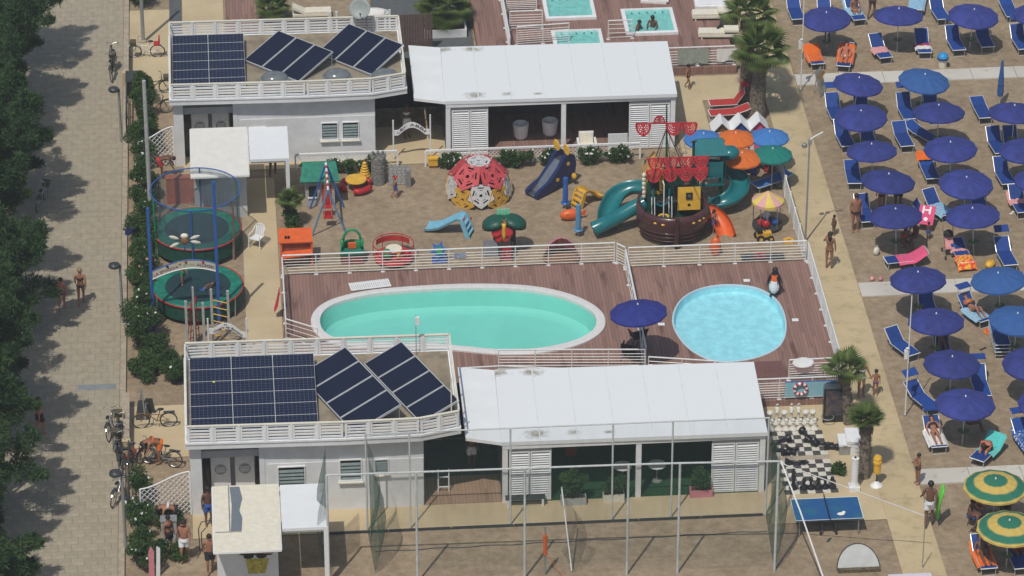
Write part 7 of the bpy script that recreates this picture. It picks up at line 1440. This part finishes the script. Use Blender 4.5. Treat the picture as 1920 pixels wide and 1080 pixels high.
# ============================================================ PLANTS
def leaf_mesh(name, C, D, L, Wd, m, bend=0.25):
    """many small leaves: centres C, directions D (unit), lengths L, widths Wd; each a pointed 4-vertex blade"""
    n = len(C); up = rng.normal(size=(n,3)); S = np.cross(D, up); S /= np.linalg.norm(S, axis=1, keepdims=True)+1e-9; L = L[:,None]; Wd = Wd[:,None]
    N = np.cross(D, S); a = C-D*L*.5; b = C+S*Wd*.5+N*L*bend*.2; c = C+D*L*.5-np.array([0,0,1])*L*bend*.4; d = C-S*Wd*.5+N*L*bend*.2
    v = np.stack([a,b,c,d],1).reshape(-1,3); me = bpy.data.meshes.new(name); me.vertices.add(4*n); me.vertices.foreach_set('co', v.ravel())
    me.loops.add(4*n); me.loops.foreach_set('vertex_index', np.arange(4*n)); me.polygons.add(n); me.polygons.foreach_set('loop_start', np.arange(0,4*n,4)); me.polygons.foreach_set('loop_total', np.full(n,4))
    me.update(); me.validate(); me.materials.append(MATS[m]); return me
def clumps(cs, n_each, spread):
    out = []; dirs = []
    for (c, r), n in zip(cs, n_each):
        d = rng.normal(size=(n,3)); d /= np.linalg.norm(d,axis=1,keepdims=True); rad = rng.random(n)**.45
        out.append(np.array(c)+d*rad[:,None]*np.array(r)); dirs.append(d)
    return np.concatenate(out), np.concatenate(dirs)
def tamarisk(label, x, y, h, rx, ry, nc=34, seed=0):
    t = thing('tamarisk_tree', label, 'tree', (x,y,0), 0, 'tamarisk trees along the promenade'); cs = []
    tr = MB(); tr.tube([(0,0,0),(.15,.1,h*.25),(-.1,.05,h*.5),(.0,.1,h*.75)],[.2,.16,.11,.05],8)
    for k in range(nc):
        a = rng.random()*2*PI; q = rng.random()**.55; zz = h*(.34+.60*rng.random()*(1-.25*q)); c = (rx*.78*q*math.cos(a), ry*.78*q*math.sin(a), zz); r = .36+.42*rng.random()
        cs.append((c,(r,r,r*.85)))
        for _ in range(2):                                # plumes reaching out of the crown
            d = Vector((c[0]+rng.normal()*.6, c[1]+rng.normal()*.6, (zz-h*.45)*.8+.3)).normalized(); e = (c[0]+d.x*r*1.15, c[1]+d.y*r*1.15, zz+d.z*r*1.15); cs.append((e,(.16+.22*abs(d.x),.16+.22*abs(d.y),.16+.25*abs(d.z))))
        if k < 9: tr.tube([(0,0,h*.2+.3*rng.random()),(c[0]*.5,c[1]*.5,c[2]*.62),(c[0],c[1],c[2])],[.08,.05,.015],5)
    tr.obj('trunk', 'bark', t)
    n = [int(620*c[1][0]**2)+(200 if c[1][0] > .36 else 90) for c in cs]; C, D = clumps(cs, n, 1); N_ = len(C)
    D = D*.7+rng.normal(size=(N_,3))*.45+np.array([.0,0,.35]); D /= np.linalg.norm(D,axis=1,keepdims=True)
    # feathery sprays leaving the clumps
    put('crown', leaf_mesh('crown', C, D, .18+.30*rng.random(N_), .025+.04*rng.random(N_), 'leaf_tamarisk'), None, t); return t
TY = [-26.8,-23.4,-18.9,-15.6,-11.2,-7.6,-2.9,.9,5.3,8.8,13.4,16.6,21.3]
TN = ['just below the bottom edge','at the lower left corner','opposite the nearest lamp','opposite the parked row of bicycles','below the two walkers','left of the two walkers','behind the two walkers','opposite the middle lamp','shading the parked bicycle','opposite the far lattice screen','opposite the far lamp','at the upper left','at the top left corner']
for k, y in enumerate(TY):
    tamarisk('dark feathery tamarisk tree, '+TN[k], -21.2+.5*math.sin(k*2.3), y, 7.1+.8*math.sin(k*1.7+1), 2.2+.35*math.sin(k*3.1), 2.0)
for k in range(7):
    y = -21+k*6.4; tamarisk('tamarisk tree in the back row at the left edge, %s from the bottom' % WH[k], -24.0, y, 6.6, 2.3, 2.9, 22)
def bush(name, label, boxes, nleaf, m='leaf_hedge', size=.09, petals=None, npet=0, cat='bush', loc=None, stems=True):
    c0 = boxes[0][0] if loc is None else loc; t = thing(name, label, cat, (c0[0],c0[1],0)); O = np.array((c0[0],c0[1],0.0))
    cs = []; vol = sum(r[0]*r[1]*r[2] for _, r in boxes)
    for c, r in boxes:
        k = max(3, int(16*(r[0]*r[1]*r[2]/vol)**.5))
        for _ in range(k):
            d = rng.normal(size=3); d /= np.linalg.norm(d); q = rng.random()**.4*.72; rr = .33*min(r)+.12*rng.random(); cs.append(((c[0]+d[0]*q*r[0], c[1]+d[1]*q*r[1], max(rr*.6,c[2]+d[2]*q*r[2])),(rr*1.3,rr*1.3,rr)))
    n = [max(20,int(nleaf/len(cs)))]*len(cs); C, D = clumps(cs, n, 1); C[:,2] = np.abs(C[:,2]); N_ = len(C); D = D+rng.normal(size=(N_,3))*.6; D /= np.linalg.norm(D,axis=1,keepdims=True)
    put('foliage', leaf_mesh('foliage', C-O, D, size*(.8+.9*rng.random(N_)), size*(.35+.3*rng.random(N_)), m), None, t)
    if stems:
        s = MB()
        for c, r in cs[:14]: s.tube([(c[0]*.3+c0[0]*.7-c0[0],c[1]*.3+c0[1]*.7-c0[1],0),(c[0]-c0[0],c[1]-c0[1],c[2])],[.03,.012],5)
        s.obj('stems', 'bark', t)
    if petals:
        i = rng.choice(np.where(C[:,2] > np.median(C[:,2])*.9)[0], npet); P = C[i]-O+np.array([0,-.06,.08]); a = leaf_mesh('blossom', np.repeat(P,3,0)+rng.normal(size=(npet*3,3))*.02, (lambda q: q/np.linalg.norm(q,axis=1,keepdims=True))(rng.normal(size=(npet*3,3))), np.full(npet*3,.10), np.full(npet*3,.09), petals); stuff(put('blossom', a, None, t))
    return t
hx = -15.05
for k, (py0, py1, lab, pet, w) in enumerate(((172,250,'dark green bush beside the far lamp post','leaf_hedge',.42),(250,335,'green bush at the far lattice screen',None,.62),(335,420,'bush with a few white flowers left of the farther trampoline','petal_white',.62),(420,500,'green bush left of the painted arch','petal_white',.62),(500,590,'oleander bush with pink flowers by the middle lamp post','petal_pink',.62),(590,680,'oleander bush with white flowers beside the climbing frame','petal_white',.75))):
    y0 = G(260,py1).y; y1 = G(260,py0).y; c = ((hx+.05, (y0+y1)/2+.15, .95),(w+.12,(y1-y0)/2+.45,1.0)); bush('oleander_bush', lab, [c], 7800, 'leaf_hedge', .11, pet if pet != 'leaf_hedge' else None, 14)
y0, y1 = G(280,722).y, G(280,665).y; bush('clipped_hedge', 'dense clipped hedge at the back left corner of the near building', [((-15.05+k*.44,(y0+y1)/2-.3,.5),(.48,(y1-y0)/2+.35,.62)) for k in range(5)]+[((-14.6,(y0+y1)/2+1.3,.55),(.6,.6,.6))], 16000, 'leaf_hedge', .10, 'petal_white', 4, 'hedge')
y0, y1 = G(250,1085).y, G(250,925).y; bush('flowering_hedge', 'green hedge with white flowers left of the near kiosk', [((-15.15,y0+(y1-y0)*(k+.5)/4,.75),(.5,(y1-y0)/8+.2,.85)) for k in range(4)]+[((-14.5,y0+.9,.5),(.6,.5,.5)),((-13.8,y0+1.1,.45),(.6,.45,.45))], 10500, 'leaf_hedge', .10, 'petal_white', 40, 'hedge')
bush('low_bush', 'green bush at the top left behind the tall pole', [((-15.2,28.0,.9),(.8,1.3,.9))], 3800, 'leaf_hedge', .12); bush('low_bush', 'dark bush growing through the near lattice screen', [((-14.2,-16.7,.5),(.8,.4,.5))], 2500, 'leaf_hedge', .1)
for k, (px, w, lab) in enumerate(((640,1.0,'leafy climber on the fence right of the green roofed playhouse'),(700,.7,'leafy climber on the fence behind the stone tower'),(845,.6,'bush on the fence left of the climbing dome'),(960,1.3,'bush with pale flowers on the fence right of the climbing dome'),(1030,.7,'bush on the fence behind the animal slide'),(1100,.7,'bush on the fence right of the animal slide'),(1160,.8,'bush on the fence beside the toy ship'))):
    p = G(px,314-.03*(px-640)); bush('fence_bush', lab, [((p.x,10.45,.42),(w*1.15,.3,.46))], int(3600*w), 'leaf_hedge', .09, 'petal_white', 10)
for (pl, hh), w in zip(PL, (.6,.45,.42)): 
    l_ = pl.location; bush('boxed_bush', pl['label'].replace('flower box with','plant:').replace('grey ','bush in the grey box, ').split(',')[0][:60] if False else ('tall green bush growing in the left flower box','low green bush growing in the middle flower box','green bush growing in the terracotta flower box')[[q[0] for q in PL].index(pl)], [((l_.x,l_.y,.3+hh*.45),(w,.3,hh*.5))], 2600, 'leaf_hedge', .1)
p = G(385,430); bush('grey_shrub', 'grey green shrub between the farther trampoline and the kiosk', [((p.x+.2,p.y+1.6,.5),(.7,.35,.5))], 2000, 'leaf_grey', .09); p = G(548,430); bush('young_tree', 'slim young tree beside the playground fence by the path', [((p.x-.15,p.y+.2,1.0),(.3,.3,.9)),((p.x+.1,p.y,.4),(.4,.35,.4))], 2600, 'leaf_hedge', .12, cat='tree')
p = G(1560,885); bush('agave_clump', 'dark spiky plant beside the white column', [((p.x+.2,p.y-.15,.22),(.32,.28,.24))], 900, 'leaf_hedge', .14)
t = thing('geranium_pot', 'terracotta planter wall behind the farther trampoline', 'planter', (*G(380,400).xy,0)); MB().bx(-1.5,.9,0,.1,1.2,1.2).obj('wall', 'terracotta', t); MB().bx(-1.52,.88,1.2,.12,1.22,1.25).obj('coping', 'terracotta', t)
# ---------------------------------------------------------------- palms
def fan_mesh(n=24, R=.62, spread=215, curl=.22):
    m = MB()
    for k in range(n):
        a = R_(-spread/2+spread*k/(n-1)); r = R*(1-.12*abs(k-(n-1)/2)/(n/2)); d = Vector((math.sin(a),math.cos(a),0)); s = Vector((d.y,-d.x,0)); drop = -curl*r*(.4+.6*abs(math.sin(a)))
        m.add([d*.03, d*r*.6+s*r*.05+Vector((0,0,.02)), d*r*.6-s*r*.05+Vector((0,0,.02)), d*r+Vector((0,0,drop)), d*r*.6+Vector((0,0,-.015))],[(0,1,4),(0,4,2),(1,3,4),(4,3,2)])
    return m
FAN = fan_mesh().mesh('frond'); FAN.materials.append(MATS['leaf_palm']); DRY = fan_mesh(14,.5,110,.5).mesh('dry_frond'); DRY.materials.append(MATS['leaf_dry'])
def palm(label, px, py, h, nf=26, r=.17, sc=1.0, lean=(0,0), skirt=10, pet=.55, lo=-25):
    p = G(px,py); t = thing('fan_palm', label, 'palm tree', (p.x,p.y,0), 0, 'fan palms'); top = Vector((lean[0],lean[1],h))
    tk = MB(); tk.tube([(top*u).to_tuple()[:2]+(h*u,) for u in [k/8 for k in range(9)]],[r*(1.25-.3*k/8+.06*math.sin(k*2.2)) for k in range(9)],9); trk = tk.obj('trunk', 'trunk_palm', t)
    bs = MB()
    for k in range(int(90*h)):
        a = rng.random()*2*PI; z = h*rng.random()*.97; u = z/h; q = Vector((lean[0]*u+math.cos(a)*r*1.05,lean[1]*u+math.sin(a)*r*1.05,z)); o = Vector((math.cos(a)*.09,math.sin(a)*.09,.12)); s_ = Vector((-math.sin(a),math.cos(a),0))*.04; bs.add([q-s_,q+s_,q+o],[(0,1,2)])
    stuff(bs.obj('leaf_bases', 'trunk_palm', trk))
    for k in range(nf+skirt):
        dry = k >= nf; a = 2.399*k+rng.random()*.4; e = R_(82-(82-lo)*((k+.5)/nf)**.8) if not dry else R_(-50-25*rng.random()); o = put('dry_frond' if dry else 'frond', DRY if dry else FAN, None, t)
        d = Vector((math.cos(a)*math.cos(e),math.sin(a)*math.cos(e),math.sin(e))); b_ = top+d*pet*sc*(.35 if dry else 1); up = Vector((0,0,1)); x = d.cross(up).normalized(); z = x.cross(d); s = sc*(.85+.3*rng.random())
        o.matrix_local = Matrix(((x.x*s,d.x*s,z.x*s,b_.x),(x.y*s,d.y*s,z.y*s,b_.y),(x.z*s,d.z*s,z.z*s,b_.z),(0,0,0,1)))
        if not dry: MB().tube([(0,0,0),(0,-pet*.95,0)],.014,4,cap=False).obj('stalk', 'leaf_palm', o)
    return t
palm('fan palm with thick shaggy trunk, nearer of the pair by the far deck', 1418, 222, 3.3, 22, .30, 1.3, (.1,.0), 30, .55, -22); palm('fan palm rising behind, farther of the pair by the far deck', 1398, 195, 4.4, 20, .27, 1.25, (.1,.1), 24, .55, -15)
palm('small fan palm at the corner of the pool deck railing', 1590, 795, 2.35, 11, .15, 1.05, (-.2,.1), 5, .4, 0); palm('fan palm with tuft crown beside the freezer chests', 1620, 895, 2.4, 18, .19, .95, (.0,.1), 8, .3, 15)
palm('fan palm in the white planter box near the top edge', 832, 52, 1.0, 30, .2, 1.35, (0,0), 4, .55); palm('small palm with red pot by the turf near the top', 510, 38, .7, 18, .12, 1.0, (0,0), 0, .4)
palm('young palm beside the path behind the orange playhouse', 545, 425, 1.3, 12, .12, .7, (0,0), 4, .35)
# ============================================================ BICYCLES
def bicycle(label, px, py, rz, fm, tilt=6, basket=False, z=.03, child=None):
    p = G(px,py,z); t = thing('bicycle', label, 'bicycle', (p.x,p.y,z), rz); R0 = .33; k0 = Matrix.Rotation(R_(tilt),4,'X')
    def O(b_, n, m): return b_.xf(k0).obj(n, m, t)
    for x in (-.53,.53):
        w = O(MB().tube([(x+R0*math.cos(2*PI*k/22),0,R0+R0*math.sin(2*PI*k/22)) for k in range(22)],.02,6,closed=True),'wheel','rubber'); s = MB(); s.tube([(x+.305*math.cos(2*PI*k/22),0,R0+.305*math.sin(2*PI*k/22)) for k in range(22)],.01,4,closed=True)
        for k in range(10): a = 2*PI*k/10; s.tube([(x,0,R0),(x+.3*math.cos(a),0,R0+.3*math.sin(a))],.004,3,cap=False)
        s.xf(k0).obj('rim', 'chrome', w)
    f = MB(); f.tube([(-.53,0,R0),(-.08,0,.3),(.33,0,.72)],.02,6); f.tube([(-.53,0,R0),(-.18,0,.62)],.014,5); f.tube([(-.08,0,.3),(-.22,0,.82)],.02,6); f.tube([(-.18,0,.6),(.33,0,.66)],.018,6); f.tube([(.33,0,.86),(.36,0,.66),(.53,0,R0)],.02,6); O(f,'frame',fm)
    O(MB().tube([(.22,-.28,.98),(.33,-.2,1.0),(.33,0,.92),(.33,.2,1.0),(.22,.28,.98)],.015,6),'handlebar','chrome'); O(MB().ell((-.24,0,.86),(.14,.08,.04),10,6),'saddle','black'); O(MB().tube([(-.08,-.12,.2),(-.08,-.08,.3),(-.08,.08,.3),(-.08,.12,.4)],.014,5),'crank','chrome')
    for x, a0 in ((-.53,20),(.53,40)): O(MB().tube([(x+.375*math.cos(R_(a0+k*20)),0,R0+.375*math.sin(R_(a0+k*20))) for k in range(7)],.026,5,flat=.4),'mudguard',fm)
    if basket: O(MB().bx(.42,-.15,.68,.70,.15,.90),'basket','basket')
    if child: O(MB().bx(-.62,-.14,.7,-.38,.14,.78).bx(-.66,-.14,.78,-.6,.14,1.1),'child_seat',child)
    else: O(MB().bx(-.78,-.06,.70,-.35,.06,.72),'rack','dark_metal')
    return t
bicycle('white bicycle with front basket leaning by the far roof corner', 274, 107, R_(178), 'white_paint', -8, True, child='red_plastic'); bicycle('black bicycle with pale basket below the far roof', 290, 175, R_(5), 'black', 6, True); bicycle('dark bicycle in the shade left of the far building', 292, 215, R_(20), 'dark_metal', 5)
bicycle('city bicycle parked along the promenade kerb, farther of two', 208, 122, R_(96), 'dark_metal', 8, z=.06); bicycle('dark bicycle leaning beside it along the kerb at the top', 213, 142, R_(84), 'black', -6, True, z=.06)
bicycle('brown bicycle standing side on by the A board', 291, 801, R_(182), 'wood', -6); bicycle('bicycle with red bag held by the man in orange', 302, 872, R_(160), 'chrome', 5, True)
for k, (px, py, r, m, lab) in enumerate(((212,812,78,'chrome','silver bicycle at the back of the kerb rack'),(222,822,95,'black','black bicycle beside the silver one in the kerb rack'),(226,842,82,'navy_plastic','blue bicycle in the middle of the kerb rack'),(218,858,100,'black','black bicycle with crate in the middle of the kerb rack'),(228,872,88,'dark_metal','grey bicycle at the front of the kerb rack'),(222,935,70,'chrome','silver bicycle leaning on the near lamp post'),(235,945,100,'white_paint','white bicycle behind the near lamp post'),(252,880,60,'dark_metal','dark bicycle behind the handrail by the lattice'))): bicycle(lab, px, py, R_(r), m, (-8,6,-4,8,-6,5,-7,4)[k], k in (1,3), z=.06)
bicycle('silver bicycle in the tree shade left of the promenade', 78, 385, R_(75), 'chrome', 6, True, .06); bicycle('bicycle with dark red frame left of the near lattice screen', 262, 868, R_(10), 'red_fabric', -5)
t = T('scooter_moped', 'dark moped standing at the left of the far deck palms', 'moped', 1362, 58, R_(40), .38); MB().bx(-.35,-.12,.25,.3,.12,.6).obj('body', 'dark_metal', t); MB().bx(-.35,-.13,.6,.1,.13,.7).obj('saddle', 'black', t)
for x in (-.45,.5): MB().lathe([(.1,-.05),(.22,-.05),(.22,.05),(.1,.05)],14).xf(Matrix.Translation((x,0,.22)) @ Matrix.Rotation(PI/2,4,'X')).obj('wheel', 'rubber', t)
MB().tube([(.5,0,.22),(.35,0,.95)],.03,6).obj('fork', 'chrome', t); MB().tube([(.33,-.28,.98),(.33,.28,.98)],.02,6).obj('handlebar', 'chrome', t)
t = T('wheeled_cart', 'black covered cart by the promenade wall near the far roof', 'cart', 252, 176); MB().bx(-.33,-.5,.15,.33,.5,.85).obj('box', 'black', t); MB().bx(-.36,-.53,.85,.36,.53,.9).obj('lid', 'dark_metal', t)
for x in (-.25,.25): MB().lathe([(0,-.04),(.1,-.04),(.1,.04),(0,.04)],10).xf(Matrix.Translation((x,-.4,.1)) @ Matrix.Rotation(PI/2,4,'Y')).obj('wheel', 'rubber', t)
t = T('a_board', 'grey A frame board standing by the bicycles', 'sign', 268, 782); 
for s in (-1,1): MB().tube([(s*.1,-.3*s,0),(0,0,1.35)],.03,6).obj('leg', 'grey_metal', t)
MB().slab([(-.28,-.25,.05),(.28,-.25,.05),(.16,-.05,.8),(-.16,-.05,.8)],.02,(0,-1,0)).obj('panel', 'dark_metal', t); MB().slab([(.1,.25,.05),(.5,.2,.05),(.4,.05,.8),(.12,.05,.8)],.02,(0,1,0)).obj('panel', 'dark_metal', t)
# low wall and rails beside the promenade
t = thing('boundary_wall', 'low grey wall between the promenade and the near bicycle yard', 'wall', (-15.66,-8.0,0)); MB().bx(-.08,-3.6,0,.08,0,.55).obj('wall', 'grey_wall', t); MB().bx(-.12,-3.62,.55,.12,.02,.62).obj('coping', 'kerb', t); MB().bx(-.15,-3.9,0,.17,-3.64,.8).obj('end_pier', 'cream_concrete', t)
t = thing('boundary_wall', 'low grey wall between the promenade and the far bicycle yard', 'wall', (-15.8,23.0,0)); MB().bx(-.08,-3.6,0,.08,0,.55).obj('wall', 'grey_wall', t); MB().bx(-.12,-3.62,.55,.12,.02,.62).obj('coping', 'kerb', t); MB().bx(-.15,-3.9,0,.17,-3.64,.8).obj('end_pier', 'cream_concrete', t)
def bike_rack(label, x, y, L):
    t = thing('handrail', label, 'rail', (x,y,0)); MB().tube([(0,0,0),(0,0,.9),(0,-L,.9),(0,-L,0)],.035,6).obj('rail', 'dark_metal', t); MB().tube([(0,0,.45),(0,-L,.45)],.025,6).obj('lower_rail', 'dark_metal', t)
    for k in range(1,3): MB().tube([(0,-L*k/3,0),(0,-L*k/3,.9)],.03,6).obj('post', 'dark_metal', t)
bike_rack('dark handrail beside the near kerb bicycles', -15.55, -12.0, 4.0); bike_rack('dark handrail beside the far kerb bicycles', -15.75, 19.0, 4.5)
# lamp posts and tall poles
def lamp(label, px, py, h):
    p = G(px,py); t = thing('lamp_post', label, 'lamp post', (p.x,p.y,.0), 0, 'promenade lamp posts'); MB().tube([(0,0,0),(0,0,1.0),(0,0,h)],[.07,.06,.05],8).obj('shaft', 'grey_metal', t); MB().lathe([(0,h),(.2,h),(.24,h+.05),(.22,h+.14),(.1,h+.2),(0,h+.21)],16,(-.22,0,0)).obj('lantern', 'dark_metal', t, smooth=True); MB().lathe([(0,h-.012),(.17,h-.012),(.17,h-.002),(0,h-.002)],14,(-.22,0,0)).obj('glass', 'white_paint', t); MB().bx(-.08,-.05,h-.02,.06,.05,h+.08).obj('bracket', 'dark_metal', t)
lamp('grey promenade lamp post with dark disc head, farthest one', 228, 268, 2.55); lamp('grey promenade lamp post with dark disc head beside the oleander', 231, 610, 2.7); lamp('grey promenade lamp post with dark disc head, nearest one', 236, 1030, 3.25)
def tall(label, px, py, h, r=.08, m='grey_plastic', head=None): p = G(px,py); t = thing('tall_pole', label, 'pole', (p.x,p.y,0)); MB().tube([(0,0,0),(0,0,h)],[r,r*.8],9).obj('shaft', m, t); MB().lathe([(r*1.8,0),(r*1.8,.12),(r,.16)],9).obj('base', 'kerb', t); return t
tall('thick grey pole rising left of the far lattice screen', 284, 430, 7.0, .10); tall('grey pole at the top left behind the white bicycle', 269, 80, 6.0, .09, 'lightblue_plastic' and 'grey_metal'); tall('thin pole rising in front of the near building doors', 425, 905, 1.6, .025, 'off_white')
t = T('blue_flag', 'small navy and red flag on a stick at the hedge', 'flag', 238, 470); MB().tube([(0,0,0),(0,0,1.1)],.012,5).obj('stick', 'white_metal', t); MB().add([(0,0,1.1),(.35,-.05,1.15),(.55,-.02,1.05),(.1,-.1,.75),(-.05,-.05,.8)],[(0,1,2,3,4)]).obj('cloth', 'navy_plastic', t); MB().add([(0,-.02,.82),(.2,-.08,.86),(.2,-.08,.93),(0,-.02,.9)],[(0,1,2,3)]).obj('stripe', 'red_plastic', t)
def hook_stand(label, px, py):
    t = T('hook_rail', label, 'stand', px, py, 0, .03); MB().tube([(-.1,0,0),(-.12,0,.9),(0,0,1.2),(.3,0,1.25),(.6,0,1.2)],.02,6).obj('hoop', 'dark_metal', t); MB().tube([(-.02,-.1,0),(-.02,-.1,.8),(.15,-.1,1.0)],.02,6).obj('hoop', 'dark_metal', t)
hook_stand('dark curved rail at the left side of the near kiosk', 380, 1030); hook_stand('dark curved rail at the left side of the far kiosk', 338, 300)
t = T('grey_bin_pair', 'pair of grey bins by the hedge left of the near kiosk', 'bins', 316, 1010); MB().bx(-.25,-.2,0,.02,.2,.85).obj('bin', 'grey_plastic', t); MB().bx(.05,-.2,0,.32,.2,.85).obj('bin', 'grey_plastic', t); MB().bx(-.27,-.22,.85,.34,.22,.9).obj('lid', 'grey_metal', t)
t = thing('surf_boards', 'pink and white boards leaning at the hedge by the bottom edge', 'boards', (*G(290,1082).xy,0)); MB().slab([(-.2,0,0),(.0,0,0),(.02,0,1.1),(-.08,0,1.35),(-.18,0,1.1)],.03,(0,1,0)).obj('board', 'pink_plastic', t); MB().slab([(.05,.05,0),(.2,.05,0),(.25,.05,1.2),(.12,.05,1.3)],.03,(0,1,0)).obj('board', 'white_paint', t)
bpy.context.view_layer.update()
# ============================================================ AIR
hz = MB(); hz.bx(-260,-260,-1.5,260,260,92)
hm = bpy.data.materials.new('haze'); hm.use_nodes = True; hn = hm.node_tree.nodes; hn.remove(hn['Principled BSDF'])
pvn = hn.new('ShaderNodeVolumePrincipled'); pvn.inputs['Color'].default_value = (.82,.88,.95,1); pvn.inputs['Density'].default_value = .00036; pvn.inputs['Anisotropy'].default_value = 0.0
hm.node_tree.links.new(pvn.outputs[0], hn['Material Output'].inputs['Volume']); stuff(hz.obj('haze', hm))
